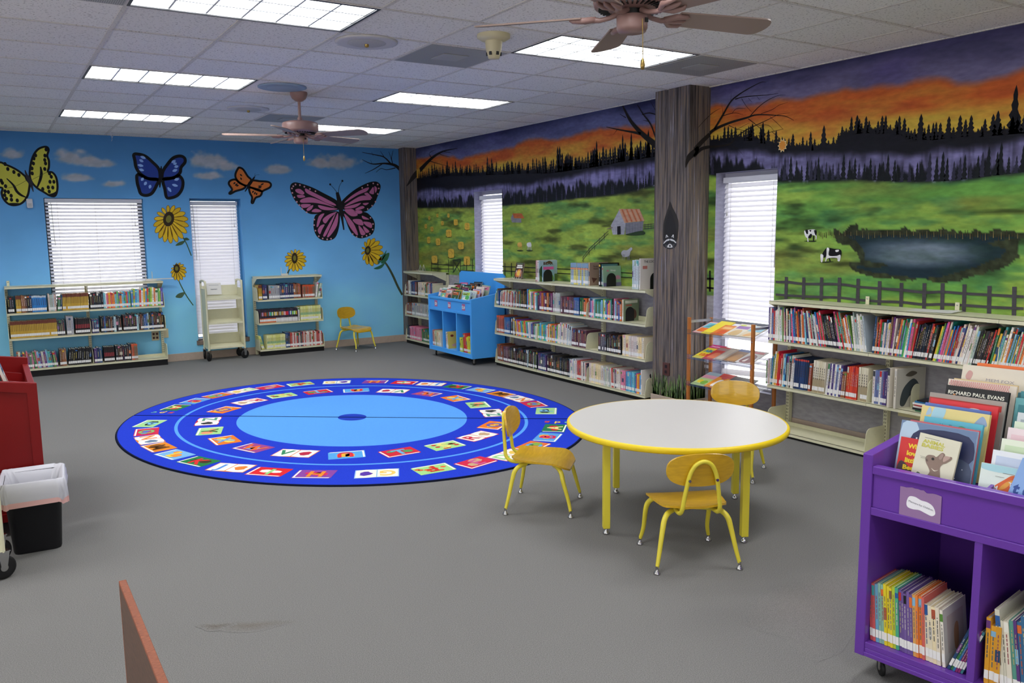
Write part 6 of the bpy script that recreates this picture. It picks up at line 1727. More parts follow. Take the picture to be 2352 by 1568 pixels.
# on top of the three-bay bookcase
ZT = 1.0724
single(mD, .885, .02, ZT, .012, .24, .235, '8c5c6c', '', label='thin plum book leftmost in the first group on top of the mural bookcase', force=True)
fill(mD, .90, .945, ZT, 'skinny', 'first group on top of '+ND, d=.24)
single(mD, .95, .018, ZT, .012, .27, .235, 'a8c0cc', '', art=[('r',0,0,1,.35,'6c8c4c'),('s',[(.02,.3),(.25,.25),(.3,.6),(.15,.75),(.02,.6)],'3c5c34'),('t','BEAR',.2,.8,.12,'5c3c24',.5,.03),('s',[(.35,.88),(.5,.98),(.65,.88)],'5c3c24')], force=True, label='picture book with blue sky and green tree cover in the first group on top')
single(mD, .985, .04, ZT, .010, .16, .18, '90b4c4', '', art=[('r',.05,.74,.95,.92,'d85c9c'),('s',[(.1,.05),(.9,.05),(.85,.4),(.4,.3)],'6c9c50')], force=True, label='small picture book with pink title band behind the black bookend on top')
fill(mD, 1.545, 1.86, ZT, 'series11', 'second group on top of '+ND, d=.2)
single(mD, 1.862, .02, ZT, .014, .25, .235, 'd4b490', '', art=[('r',0,0,1,1,'a08878'),('t','The Big',.18,.80,.06,'4c3838'),('t','Needs',.2,.70,.06,'4c3838'),('p',[(.1,.35),(.4,.3),(.2,.1)],'5c3830'),('s',[(.5,.02),(.95,.02),(.9,.4),(.75,.55),(.6,.4)],'d87088')], force=True, label='brown picture book with a pink shape on top of the mural bookcase')
single(mD, 2.03, .02, ZT, .022, .25, .235, '18181c', '', art=[('r',0,0,1,1,'18181c')], force=True, label='black picture book in the second group on top of the mural bookcase')
single(mD, 2.06, .03, ZT, .010, .20, .225, '50787c', '', art=[('r',.05,.8,.9,.92,'78a0b8')], force=True, label='thin teal picture book right behind the green cover on top')
single(mD, 2.085, .025, ZT, .010, .235, .205, 'a4c4ac', '', lean=-3, art=[('r',0,0,1,1,'90b098'),('s',[(.25,.82),(.35,.74),(.2,.74)],'c87c90'),('t','bluey',.42,.74,.09,'d8dcd8',.3,.03),('s',[(.65,.35),(.95,.35),(.9,.5),(.75,.52)],'c88ca8'),('r',0,0,1,.18,'7c78a0')], force=True, label='pale green picture book with black bookend in the second group on top')
fill(mD, 2.545, 2.64, ZT, 'skinny', 'third group on top of '+ND, d=.25, hmul=1.18)
single(mD, 2.645, .02, ZT, .014, .29, .295, 'e0d8d4', '', art=[('r',0,0,1,1,'ded6d2'),('t','THE COOL',.16,.86,.07,'3c3838'),('r',.1,.66,.3,.76,'c87c78'),('s',[(.52,.1),(.9,.1),(.98,.4),(.8,.66),(.6,.55)],'e0a838'),('e',.72,.42,.07,.05,'ece8e4'),('e',.73,.42,.03,.025,'181818')], force=True, label='large white picture book beside the tree pillar on top of the mural bookcase')
M_BEND = mat('black_bookend', (26,26,30), rough=.5)
def bookend(base, x, y, z, label, m=None, w_=.12, h=.135):
    o = thing('bookend', label, 'bookend', (0,0,0)); o.matrix_world = base @ Matrix.Translation((x,y,z))
    b = MB(); r = w_/2
    prof = [(0,0),(w_,0),(w_,h-r)]+[(r+r*math.cos(a), h-r+r*math.sin(a)) for a in [j*PI/12 for j in range(1,12)]]+[(0,h-r)]
    b.prism(prof, 0, .0012, lambda u, v, q: (q, u, v)); b.build('upright_plate', m or M_BEND, o)
    b = MB(); b.box((-.10,.01,0),(0,w_-.01,.0009)); b.build('foot_plate', m or M_BEND, o)
    o['group'] = 'black bookends'
bookend(mD, 1.004, .045, ZT, 'black arched bookend in front of the small pink-titled book')
bookend(mD, 2.112, .055, ZT, 'black arched bookend against the pale green book')
bookend(mD, 2.665, .14, ZT, 'black arched bookend against the large white book by the pillar', w_=.13, h=.16)
bookend(mD, 2.424, .04, .748, 'black arched bookend ending the top row of books in the mural bookcase', w_=.11, h=.14)
o_ = M_STEEL
bookend(mE, 1.155, .10, .403, 'putty coloured bookend right of the wide covers on the lower shelf', o_, .13, .16)

# wire easels
M_WIRE = mat('white_wire', (214,210,204), rough=.4)
def easel(base, x, y, z, yaw, label, s=1.0):
    o = thing('display_easel', label, 'easel', (0,0,0), 0, 'white wire display easels'); o.matrix_world = base @ Matrix.Translation((x,y,z)) @ Matrix.Rotation(yaw, 4, 'Z')
    b = MB()
    for q in (-.035,.035):
        b.tube(smooth_open([(q-.02*s,-.03*s,.03*s),(q-.02*s,-.035*s,.004),(q-.02*s,.0,.003),(q-.008*s,.02*s,.08*s),(q,.025*s,.105*s),(q+.008*s,.02*s,.08*s),(q+.02*s,0,.003),(q+.02*s,-.035*s,.004),(q+.02*s,-.03*s,.03*s)],4), .0025, 6)
    b.build('front_wire', M_WIRE, o)
    b = MB(); b.tube([(-.055*s,.0,.004),(.055*s,.0,.004)], .0022, 6); b.tube([(-.035,.025*s,.10*s),(-.03,.075*s,.003),(.03,.075*s,.003),(.035,.025*s,.10*s)], .0022, 6); b.build('back_wire', M_WIRE, o)
def frame_easel(base, x, y, z, label):
    o = thing('display_easel', label, 'easel', (0,0,0), 0, 'white wire display easels'); o.matrix_world = base @ Matrix.Translation((x,y,z))
    for q in (0,.075):
        b = MB(); b.tube([(q,.01,.003),(q,.02,.115)], .004, 6); b.build('upright', M_WIRE, o)
    b = MB(); b.box((-.008,-.02,0),(.083,.03,.006)); b.box((-.008,-.022,0),(.083,-.016,.028)); b.build('ledge', M_WIRE, o)
easel(mC, .30, .14, ZT, .3, 'white wire easel on top of the corner bookcase', .9)
frame_easel(mA, 1.535, .13, ZT, 'small white plastic stand at the right end of the wide bookcase top')
frame_easel(mB_, .38, .14, ZT, 'small white plastic stand on top of the narrow bookcase')
t = thing('shelf_extension', 'thin white rail sticking out past the right end of the wide bookcase top', 'rail', (0,0,0)); t.matrix_world = mA @ Matrix.Translation((1.60,.15,ZT+.012))
b = MB(); b.box((0,0,0),(.26,.02,.012)); b.box((0,0,-.011),(.06,.02,0)); b.build('rail', M_WIRE, t)
def clip(base, x, y, z, label):
    o = thing('wall_clip', label, 'bracket', (0,0,0), 0, 'small putty brackets on bookcase tops'); o.matrix_world = base @ Matrix.Translation((x,y,z))
    b = MB(); b.box((0,0,0),(.03,.003,.06)); b.box((0,-.03,0),(.03,0,.003)); b.build('angle_plate', M_STEEL, o, bevel=.001)
    b = MB(); b.lathe([(.006,0),(.004,-.003),(0,-.003)], 8, (.015,0,.042), axis='y'); b.build('screw', M_CHR, o)
clip(mE, .66, .27, ZT, 'small steel bracket on the bookcase top under the left side of the pond')
clip(mE, 1.33, .27, ZT, 'small steel bracket beside the paper on the bookcase top under the pond')
clip(mA, .03, .24, ZT, 'small steel bracket at the left end of the wide bookcase top')
b = MB(); b.mesh([(0,0,.001),(.30,.02,.004),(.28,.19,.010),(-.03,.16,.001),(0,0,.002),(.30,.02,.005),(.28,.19,.011),(-.03,.16,.002)], [(3,2,1,0),(4,5,6,7),(0,1,5,4),(1,2,6,5),(2,3,7,6),(3,0,4,7)])
o = b.build('paper_sheet', mat('white_paper', (228,226,222), rough=.8)); o.matrix_world = mE @ Matrix.Translation((1.12,.05,ZT)); tag(o, 'loose white paper lying on the bookcase top under the pond', 'paper')

# outlets
def outlet(fn_M, label, plate, sock, n=2):
    o = thing('wall_outlet', label, 'outlet', (0,0,0)); o.matrix_world = fn_M
    b = MB(); b.box((-.045,-.008,-.06),(.045,0,.06)); b.build('cover_plate', plate, o, bevel=.003)
    for sx in ((-.02,.02) if n == 4 else (0,)):
        for sz in (-.025,.025):
            b = MB(); b.box((sx-.013,-.011,sz-.014),(sx+.013,-.007,sz+.014)); b.build('socket', sock, o)
M_BRN = mat('brown_bakelite', (86,52,40), rough=.4)
outlet(Matrix.Translation((1.02,YB-.001,.355)), 'outlet with four brown sockets seen through the wide bookcase', M_CREAM, M_BRN, 4)
outlet(Matrix.Translation((1.135,YB-.001,.38)), 'cream wall plate beside the right end of the wide bookcase', M_CREAM, M_CREAM)
outlet(Matrix.Translation((4.484,1.19,.36)) @ Matrix.Rotation(R90, 4, 'Z'), 'dark brown outlet low on the tree pillar above the painted grass', M_BRN, mat('dark_brown', (40,28,24)))
outlet(Matrix.Translation((XM-.001,.93,.42)) @ Matrix.Rotation(R90, 4, 'Z'), 'grey outlet with four white sockets behind the magazine rack', mat('grey_plate', (120,110,112)), M_WHITE, 4)
t = thing('paper_note', 'small yellow paper with red shapes on the wall under the pond bookcase shelf', 'paper', (XM-.004,-1.06,.335), R90)
b = MB(); b.box((-.10,0,-.05),(.10,.0015,.04), 'd8d0a0')
for x in (-.02,.03): flat_poly(b, [(x+.02*math.cos(a*PI/5), -.005+.022*math.sin(a*PI/5)) for a in range(10)], lambda u, v: (u,-.0006,v), 'b83038')
b.build('sheet', M_ATTR, t)
b = MB(); n = 20
pts = [(.048*(1 if k % 2 else .66)*math.cos(k*2*PI/n+.3)*1.0, .055*(1 if k % 2 else .68)*math.sin(k*2*PI/n+.3)) for k in range(n)]
b.prism(pts, 0, .004, lambda u, v, q: (-q, u, v), 'e8d49c'); flat_poly(b, [(p[0]*.84,p[1]*.84) for p in pts], lambda u, v: (-.0044, u, v), 'd88c2c')
o = b.build('leaf_cutout', M_ATTR, loc=(XM-.006,.143,2.296)); tag(o, 'orange paper leaf cut-out pinned on the mural below the branch tips', 'leaf')
# ------------------------------------------------------------------ wheeled book carts
M_BLUE = mat('blue_paint', (74,168,248), rough=.32, spec=.45)
M_PURP = mat('purple_paint', (104,58,160), rough=.28, spec=.5)
M_RED = mat('red_paint', (128,10,12), rough=.45, spec=.3)
M_RUB = mat('black_rubber', (20,20,22), rough=.55)
M_GALV = mat('galvanised_steel', (150,148,144), rough=.35, metal=.7)
M_MAUVE = mat('mauve_card', (150,116,160), rough=.6)
M_PCARD = mat('pink_card', (178,104,150), rough=.6)
def caster(parent, x, y, r, top, yaw, name='caster', fork=None):
    R = Matrix.Translation((x,y,0)) @ Matrix.Rotation(yaw, 4, 'Z')
    b = MB(); w_ = r*.42
    for s in (-1,1): b.prism([(-.25*r,r*.8),(.15*r,r*.8),(.42*r,top-.012),(-.42*r,top-.012)], s*(w_*.62)-.0012, s*(w_*.62)+.0012, lambda u, v, q: R @ Vector((u,q,v)))
    b.box((-r*.42,-w_*.7,top-.014),(r*.42,w_*.7,top-.006), M=R); b.box((-r*.5,-w_*.8,top-.006),(r*.5,w_*.8,top), M=R)
    o = b.build(name, fork or M_GALV, parent)
    b = MB(); pr = [(r*.3,-w_*.5),(r*.8,-w_*.52),(r*.95,-w_*.42),(r,-w_*.2),(r,w_*.2),(r*.95,w_*.42),(r*.8,w_*.52),(r*.3,w_*.5)]
    vs = MB(); vs.lathe(pr, 28, axis='y'); 
    b.v = [tuple(R @ (Vector(p)+Vector((-.05*r,0,r)))) for p in vs.v]; b.f = vs.f; b.c = vs.c; b.sm = vs.sm
    b.build('wheel', M_RUB, o)
    b = MB(); vs = MB(); vs.lathe([(r*.3,-w_*.66),(r*.3,w_*.66)], 16, axis='y'); b.v = [tuple(R @ (Vector(p)+Vector((-.05*r,0,r)))) for p in vs.v]; b.f = vs.f; b.c = vs.c; b.sm = vs.sm
    b.build('axle_hub', fork or M_GALV, o)
def cart(loc, rz, W, D, m, label, gr, rim=.802, back=1.115, framed=False, front=.842, rise=.90, floor=(.70,.82)):
    """browser cart: bins on top, three cubbies below; local x along the front, y into the cart"""
    t = thing('book_cart', label, 'book cart', (loc[0],loc[1],0), rz, gr)
    th = .036; z0 = .085
    side = [(0,z0),(D,z0),(D,rise),(0,front)]
    for x in (0, W-th):
        b = MB(); b.prism(side, x, x+th, lambda u, v, q: (q, u, v)); o = b.build('side_panel', m, t, bevel=.003)
        if framed:
            xo = x if x == 0 else W; e = -.008 if x == 0 else .008
            for q in ([(0,z0),(.05,z0),(.05,front),(0,front)], [(.05,front-.05),(D-.05,rise-.05),(D-.05,rise-.006),(.05,front+.004)], [(D-.05,z0),(D,z0),(D,rise),(D-.05,rise-.006)], [(.05,z0),(D-.05,z0),(D-.05,.13),(.05,.13)]):
                b = MB(); b.prism(q, min(xo,xo+e), max(xo,xo+e), lambda u, v, k: (k, u, v)); b.build('panel_frame', m, o)
    b = MB(); b.box((th,.004,.118),(W-th,D-.02,.140)); b.build('bottom_board', m, t, bevel=.002)
    b = MB(); b.box((th,.004,.088),(W-th,.018,.118)); b.box((th,-.002,.088),(W-th,.004,.104)); b.build('toe_rail', m, t, bevel=.002)
    b = MB(); b.box((th,.002,.622),(W-th,.03,.650)); b.build('shelf_rail', m, t, bevel=.002)
    b = MB(); b.box((th,.010,.650),(W-th,.028,.772)); b.build('front_panel', m, t, bevel=.002)
    b = MB(); b.box((th,.000,.772),(W-th,.034,rim)); b.build('front_rim', m, t, bevel=.003)
    b = MB(); b.mesh([(th,.03,floor[0]),(W-th,.03,floor[0]),(W-th,D-.02,floor[1]),(th,D-.02,floor[1]),(th,.03,floor[0]-.015),(W-th,.03,floor[0]-.015),(W-th,D-.02,floor[1]-.015),(th,D-.02,floor[1]-.015)], [(0,1,2,3),(7,6,5,4),(0,4,5,1),(1,5,6,2),(2,6,7,3),(3,7,4,0)]); b.build('bin_floor', m, t)
    b = MB(); b.prism([(.0,z0),(W,z0),(W,back-.035),(W-.055,back),(.055,back),(0,back-.035)], D-.02, D, lambda u, v, q: (u, q, v)); b.build('back_panel', m, t, bevel=.002)
    cw = (W-2*th-.05)/3
    for k in (1,2):
        x = th+cw*k+.025*(k-1)
        b = MB(); b.box((x,.006,.140),(x+.025,D-.02,.622)); b.build('divider', m, t, bevel=.002)
        b = MB(); b.prism([(.03,floor[0]),(D-.02,floor[1]),(D-.02,rise-.02),(.05,front-.05)], x+.008, x+.018, lambda u, v, q: (q, u, v)); b.build('bin_divider', m, t)
    for x, y, yw in ((.07,.07,2.4),(W-.07,.07,.6),(.07,D-.09,1.9),(W-.07,D-.09,.9)): caster(t, x, y, .030, z0, yw)
    return t, th, cw
BCt, th, cw = cart((4.19,5.47), R90, 1.16, .50, M_BLUE, 'blue wheeled book cart with three cubbies in front of the mural window', 'painted wheeled book carts', front=.818, rise=.895, floor=(.70,.80))
PCt, _, _ = cart((1.845,-2.645), math.atan2(-.9907,.136), 1.16, .64, M_PURP, 'purple wheeled book cart cut off by the right edge of the photo', 'painted wheeled book carts', back=.93)
RCt, _, _ = cart((-.563,.806), PI/2, 1.18, .62, M_RED, 'red wheeled book cart behind the waste bin at the left edge', 'painted wheeled book carts', framed=True, rise=.93, back=.95)
mBl, mPu, mRe = base_of(BCt), base_of(PCt), base_of(RCt)
M_INK = mat('printed_sign', (255,255,255), rough=.6, attr=True)
for k, ww in enumerate((.05,.055,.07)):
    x = th+cw*(k+.40)+.025*k
    b = MB(); b.box((x,.0065,.672),(x+.075,.0095,.752)); o = b.build('sign_card', M_PCARD, BCt)
    b = MB(); cx = x+.0375
    flat_poly(b, smooth_closed([(cx-ww/2,.695),(cx-.01,.690),(cx+ww/2,.697),(cx+ww/2-.004,.726),(cx,.722),(cx-ww/2+.004,.730)]), lambda u, v: (u,.0060,v), 'eceaf0')
    for j in range(3): b.face([(cx-ww*.36,.0055,.700+j*.008),(cx+ww*.3,.0055,.700+j*.008),(cx+ww*.3,.0055,.7035+j*.008),(cx-ww*.36,.0055,.7035+j*.008)], '606070')
    b.build('white_label', M_INK, o)
for k, txt in enumerate(('Manners for Children','')):
    x0 = .134 if k == 0 else .585
    b = MB(); rr = random.Random(9+k); n = 14
    bot = [(x0+.138*(1-i/n), .642+rr.uniform(-.004,.004)) for i in range(n+1)]
    topp = [(x0+.138*i/n, .752+rr.uniform(-.003,.003)-(.004 if i > 8 else 0)) for i in range(n+1)]
    b.prism(topp[::1]+bot, .0065, .0078, lambda u, v, q: (u, q, v)); o = b.build('sign_card', M_MAUVE, PCt)
    b = MB(); cx, cz = x0+.072, .695
    flat_poly(b, smooth_closed([(cx-.048,cz+.004),(cx-.040,cz+.026),(cx-.02,cz+.029),(cx,cz+.022),(cx+.022,cz+.020),(cx+.040,cz+.010),(cx+.049,cz-.012),(cx+.038,cz-.024),(cx+.018,cz-.020),(cx-.004,cz-.014),(cx-.026,cz-.016),(cx-.044,cz-.012)]), lambda u, v: (u,.0060,v), 'f0eef4')
    if txt: put_text(b, txt, lambda u, v: (u,.0055,v-(u-cx)*.16), cx-.041, cz+.001, .0062, '505060', width=.082)
    b.build('white_label', M_INK, o)

# purple cart: top bin, first column (front to back)
zf = lambda y: .70+(y-.03)*.12/.59+.003
def col1(y, x, ztop, w_, c, label, art, t_=.010, back=14, roll=0, spin=0):
    z = zf(y); h = (ztop-z)/math.cos(math.radians(back)); faceout(mPu, x, y, z, w_, h, t_, c, label, art, back, roll=roll, spin=spin)
col1(0.104,0.066,0.890,0.140,'d02c2c','red picture book with yellow Who loves lettering in the purple cart', [('s',[(.0,.0),(.45,.05),(.5,.2),(.3,.42),(.05,.5)],'4c3c40'),('t','Who',.22,.80,.085,'f0d02c',.34,.05),('t','loves',.20,.655,.085,'f0d02c',.40,.05),('t','little',.18,.51,.085,'f0d02c',.32,.05),('t','Beetle',.15,.365,.085,'f0d02c',.48,.05)])
col1(0.085,0.122,0.920,0.138,'d8d4b8','cream paperback with a brown rabbit at the front of the purple cart', [('r',0,0,1,1,'dcd9c2'),
    ('r',.14,.935,.5,.942,'707060'),('t','ANIMAL',.12,.855,.055,'c8c456',.54,.04),('t','BABIES',.10,.785,.055,'c8c456',.54,.04),
    ('s',[(.42,0.237),(.40,0.322),(.44,0.407),(.38,0.475),(.30,0.543),(.27,0.619),(.32,0.670),(.45,0.683),(.52,0.670),(.62,0.755),(.70,0.747),(.72,0.704),(.86,0.730),(.88,0.688),(.78,0.611),(.70,0.577),(.66,0.509),(.70,0.390),(.74,0.237)],'8c7668'),('r',.415,.0,.735,.25,'8c7668'),
    ('s',[(.70,0.713),(.84,0.721),(.80,0.670),(.70,0.619)],'b89c90'),('s',[(.62,0.738),(.68,0.730),(.64,0.645),(.58,0.662)],'a48c80'),('e',.45,0.624,.035,.022,'1c1814'),('s',[(.46,0.475),(.56,0.450),(.64,0.475),(.55,0.432)],'d8ccb8'),('s',[(.28,0.603),(.33,0.586),(.33,0.560),(.30,0.569)],'6c5850'),
    ('s',[(.10,0.271),(.16,0.237),(.3,0.245),(.26,0.322),(.16,0.356)],'4c6444'),('e',.2,0.305,.03,.02,'7c2430'),('e',.14,0.280,.025,.02,'342c40'),('r',.14,.62,.34,.625,'888878'),('r',.16,.60,.32,.605,'888878')], roll=4)
col1(0.125,0.051,0.944,0.258,'a4bcd4','blue night-time picture book with white NIGHT lettering in the purple cart', [('r',0,0,1,1,'6c84a8'),('s',[(.0,.1),(.2,.05),(.25,.9),(.02,.95)],'b4cce0'),('s',[(.22,.55),(.95,.5),(.9,.9),(.25,.88)],'242c54'),('s',[(.5,.0),(.98,.02),(.95,.5),(.55,.5)],'44506c'),('t','I',.22,.66,.10,'e8ecf4'),('t','AT NIGHT',.46,.64,.10,'eceef6',.36,.02),('s',[(.62,.05),(.72,.04),(.74,.3),(.68,.42),(.60,.3)],'5c2c34'),('e',.8,.25,.01,.01,'d8dce8'),('e',.88,.4,.008,.008,'d8dce8')])
col1(0.165,0.065,0.941,0.235,'d8646c','thin pink-edged picture book behind the night-time cover', [('r',0,0,1,1,'b8c890'),('r',0,.9,1,1,'d8707c')])
col1(0.205,0.097,0.953,0.199,'58b4cc','turquoise picture book in the first column of the purple cart', [('r',0,0,1,1,'5cb8d0'),('t','Hop There',.28,.87,.05,'2c4c64',.34,.0),('s',[(.55,.86),(.65,.93),(.75,.88)],'4c9c7c')], t_=.014)
col1(0.245,0.067,0.983,0.233,'e0cc84','yellow picture book with pale blue brush marks in the purple cart', [('r',0,0,1,1,'e2d08c'),('s',[(.16,.8),(.2,1),(.36,1),(.34,.84),(.25,.78)],'a4ccdc'),('s',[(.78,.8),(.9,.96),(.98,.84),(.9,.8)],'94a8c8'),('s',[(.08,.86),(.12,.99),(.16,.9)],'a4c0d8')], t_=.016)
col1(0.285,0.062,0.987,0.224,'5470b8','blue-edged picture book standing behind the yellow one', [('r',0,0,1,1,'5c78c0')], t_=.012)
col1(0.325,0.064,0.998,0.234,'dc3038','bright red picture book with a white shape on its cover', [('r',0,0,1,1,'de343c'),('s',[(.55,.88),(.62,.93),(.75,.92),(.8,.85),(.7,.82)],'ece6d8')], t_=.012)
col1(0.365,0.043,1.012,0.264,'a8a49c','picture book with orange lettering on a red band in the purple cart', [('r',0,0,1,1,'a49c94'),('r',.0,.84,.96,.93,'b83c34'),('t','M.E. DRUMMOND',.10,.86,.045,'e0983c',.80,.02)], t_=.014)
col1(0.405,0.083,1.040,0.218,'101014','black picture book with large white capitals across its top in the purple cart', [('r',0,0,1,1,'121216'),('t','RICHARD PAUL EVANS',.04,.88,.050,'eceadc',.90,.02),('t','The Author of The Christmas Box',.25,.835,.028,'d8d4c8',.46,.01),('s',[(.14,.83),(.17,.86),(.16,.89),(.13,.87)],'c87c34')], t_=.016)
col1(0.445,0.073,1.057,0.238,'e4d8c8','picture book with a pink checked top border', [('r',0,0,1,1,'e6dccc')]+[('r',.02+i*.032+(.016 if j % 2 else 0),.86+j*.032,.036+i*.032+(.016 if j % 2 else 0),.892+j*.032,'d08c8c') for i in range(29) for j in range(4)], t_=.010)
col1(0.485,0.078,1.055,0.224,'e8cc94','thin cream-orange picture book behind the checked one', [('r',0,0,1,1,'ecd4a0')])
col1(0.525,0.089,1.105,0.250,'dcd4c4','large cream picture book with a blue shape near the back of the purple cart', [('r',0,0,1,1,'ded6c6'),('t','MEM FOX',.35,.82,.035,'8c8894',.40,.0),('s',[(.06,.85),(.1,.93),(.16,.9),(.12,.8)],'c89c98'),('s',[(.2,.75),(.25,.8),(.27,.7)],'c8a49c'),('s',[(.72,.62),(.82,.73),(.95,.72),(.98,.62),(.85,.58)],'6cacc8')], t_=.012)
col1(0.560,0.127,1.112,0.240,'e86c30','orange picture book at the very back of the purple cart', [('r',0,0,1,1,'ec7434'),('r',0,.8,1,.93,'a89cc4')], t_=.012)
# second column
faceout(mPu, .352, .070, zf(.07), .135, (.862-zf(.07))/.97, .008, 'd8e4d4', 'pale picture book with orange autumn leaves in the purple cart', [('r',0,0,1,1,'dce8e0'),('s',[(.02,.88),(.4,.85),(.97,.9),(.97,.99),(.02,.99)],'a8d4dc'),('s',[(.25,.45),(.5,.42),(.75,.5),(.9,.78),(.72,.84),(.55,.72),(.38,.58)],'dc6430'),('s',[(.45,.5),(.6,.55),(.75,.74),(.6,.68)],'e8a040'),('t','T',.66,.60,.09,'f0f0e8'),('t','M',.34,.48,.09,'f0f0e8'),('r',.5,.85,.85,.858,'4c4038'),('r',.35,.76,.55,.766,'4c4038')], 14)
faceout(mPu, .430, .045, zf(.045), .13, .21, .008, '84a8dc', 'light blue picture book with dark blue letters at the right edge', [('r',0,0,1,1,'88acdf'),('t','t Col',.08,.45,.16,'2c4c94',.7,.05),('e',.5,.2,.12,.06,'283474'),('e',.75,.32,.1,.06,'283474'),('e',.3,.12,.08,.05,'283474')], 16, roll=12)
for i, (x, y, zt, w_, c) in enumerate(((.365,.12,.898,.20,'e8ecf4'),(.371,.17,.928,.20,'e4ecd8'),(.37,.22,.957,.20,'ecdce0'),(.372,.27,.97,.19,'dcecd4'),(.36,.33,.99,.20,'d4dce0'),(.315,.44,1.02,.18,'6cb0b4'),(.31,.50,1.035,.2,'58a0ac'))):
    faceout(mPu, x, y, zf(y), w_, (zt-zf(y))/.97, .010, c, ('white','pale green','pinkish white','mint','grey','teal','dark teal')[i]+' book, '+('second','third','fourth','fifth','sixth','seventh','last')[i]+' in the right-hand stack of the purple cart', [('r',.06,.72,.7,.9,('c4d0e8','c8dcb8','e8c8d0','b8dcb4','a8b4bc','448c94','3c7c8c')[i])], 14)
# purple cart cubbies
NPU = 'left cubby of the purple cart'
def prow(x0, x1, pals, t_, h_, lean, name, lab=True, d=.19, base=mPu, y0=.03, z=.1405):
    x = x0; i = 0
    while True:
        t = rb.uniform(*t_); h = rb.uniform(*h_); a = math.radians(lean); wx = t/math.cos(a)
        if x+wx > x1: break
        c = pals[min(int((x-x0)/(x1-x0)*len(pals)), len(pals)-1)]
        single(base, x, y0+rb.uniform(0,.006), z, t, d, h, c, name, lean=lean, lab=lab); x += wx+.0006; i += 1
prow(.042,.240,['d05c5c','6ca4c4','8cb8a4','e0cc2c','e4d034','b4c83c','4ca884','6c5494','745c9c','6c5494','dca45c','e8843c','d4645c'],(.008,.013),(.215,.23),-4,NPU)
prow(.240,.296,['e8dcc0','ecdcb4','e4d8c4','e8e0d0'],(.011,.013),(.20,.205),-5,NPU)
single(mPu, .297, .032, .1405, .010, .19, .20, 'e8e0d4', NPU, lean=-6, art=[('r',.05,.05,.95,.95,'ece4d8'),('r',.15,.2,.85,.85,'e0ccc0'),('s',[(.45,.2),(.6,.25),(.62,.6),(.5,.65),(.42,.5)],'d89c6c')], force=True, label='cream picture book with small orange picture in left cubby of the purple cart')
prow(.312,.362,['24446c','3c7c4c','2c6ca4','8c2c6c','44848c','b4c43c'],(.006,.009),(.175,.185),20,NPU)
NPM = 'middle cubby of the purple cart'
prow(.428,.475,['e0a02c','d89c30','d8442c'],(.012,.016),(.18,.24),-1,NPM)
prow(.477,.60,['d8d4c0','e4dcc8','5c9c8c','5c3c7c','3c6c94','d0c4a0','7c6ca4','b8c4b4'],(.008,.014),(.22,.27),-7,NPM, d=.22)
single(mPu, .605, .03, .1405, .012, .23, .265, 'dce4dc', NPM, lean=-8, art=[('r',.0,.0,1,1,'dce4e0'),('t','CHICKA',.15,.85,.06,'a84c54',.5,.04),('s',[(.3,.1),(.9,.1),(.8,.6),(.4,.65)],'6c4c94')], force=True, label='pale picture book with purple shape in middle cubby of the purple cart')

# blue cart books
NBL = 'cubby of the blue cart'
prow(.042,.16,['b4786c','c49080','d8c8a0','b8c8a8','e0d8cc'],(.010,.016),(.19,.21),-2,'left '+NBL, base=mBl)
prow(.165,.30,['dcd0a4','e4dcc0','d8d8cc'],(.008,.012),(.17,.2),-9,'left '+NBL, base=mBl)
prow(.43,.50,['e4e0d4','d8d4cc','e8e4dc'],(.009,.013),(.20,.215),-3,'middle '+NBL, base=mBl)
single(mBl, .505, .02, .1405, .012, .24, .22, 'e0c45c', 'middle '+NBL, lean=-5, art=[('r',0,0,1,1,'e4c860'),('e',.25,.75,.1,.07,'8c3028'),('s',[(.5,.05),(.95,.1),(.9,.4),(.6,.35)],'4c6c4c'),('s',[(.2,.2),(.4,.1),(.5,.3)],'e0a890')], force=True, label='yellow picture book with a red spot in the middle cubby of the blue cart')
prow(.80,.88,['d4d83c','c8d038'],(.012,.016),(.17,.19),-2,'right '+NBL, base=mBl)
prow(.90,.99,['c83430','d03c34'],(.018,.03),(.23,.245),-7,'right '+NBL, base=mBl)
prow(1.0,1.10,['d8d83c','e4dc4c'],(.012,.016),(.19,.22),-10,'right '+NBL, base=mBl)
rc = random.Random(33)
bt = [(.30,.06,'70b4ac',.13),(.43,.065,'dc8c78',.15),(.24,.11,'dcdcd8',.16),(.36,.105,'443464',.17),(.30,.15,'e4e0dc',.17),(.38,.15,'28442c',.17),(.22,.2,'e4dcd4',.18),(.36,.19,'90b83c',.17),(.33,.235,'2c4c34',.18),(.36,.28,'48a0c4',.19),(.33,.33,'d8588c',.19),
      (.60,.07,'3c5c34',.16),(.61,.11,'c0a044',.17),(.60,.15,'28343c',.17),(.62,.19,'7c3430',.17),(.61,.23,'1c1c24',.18),(.62,.27,'2c3c34',.18),(.60,.31,'38302c',.19),(.61,.35,'14141a',.2),(.60,.39,'1c2c34',.2),
      (.88,.06,'a8d0dc',.2),(.90,.12,'d8e0d0',.2),(.92,.18,'c8b4d4',.19),(.90,.24,'dcd4c4',.2),(.92,.30,'a4b8a0',.2)]
for i, (x, y, c, w_) in enumerate(bt):
    colm = 'left' if x < .5 else ('middle' if x < .8 else 'right')
    h = rc.uniform(.185,.21)+(.02 if y > .2 else 0)
    faceout(mBl, x-.12, y, zf(y), w_, h, rc.uniform(.010,.018), c, None, rand_art(c, i+50), rc.uniform(14,20), roll=rc.uniform(-3,3), row=colm+' bin on top of the blue cart', force=False)
faceout(mBl, .06, .10, zf(.10), .15, .19, .012, 'e0d8d0', None, rand_art('e0d8d0', 5), 16, row='left bin on top of the blue cart', force=False)
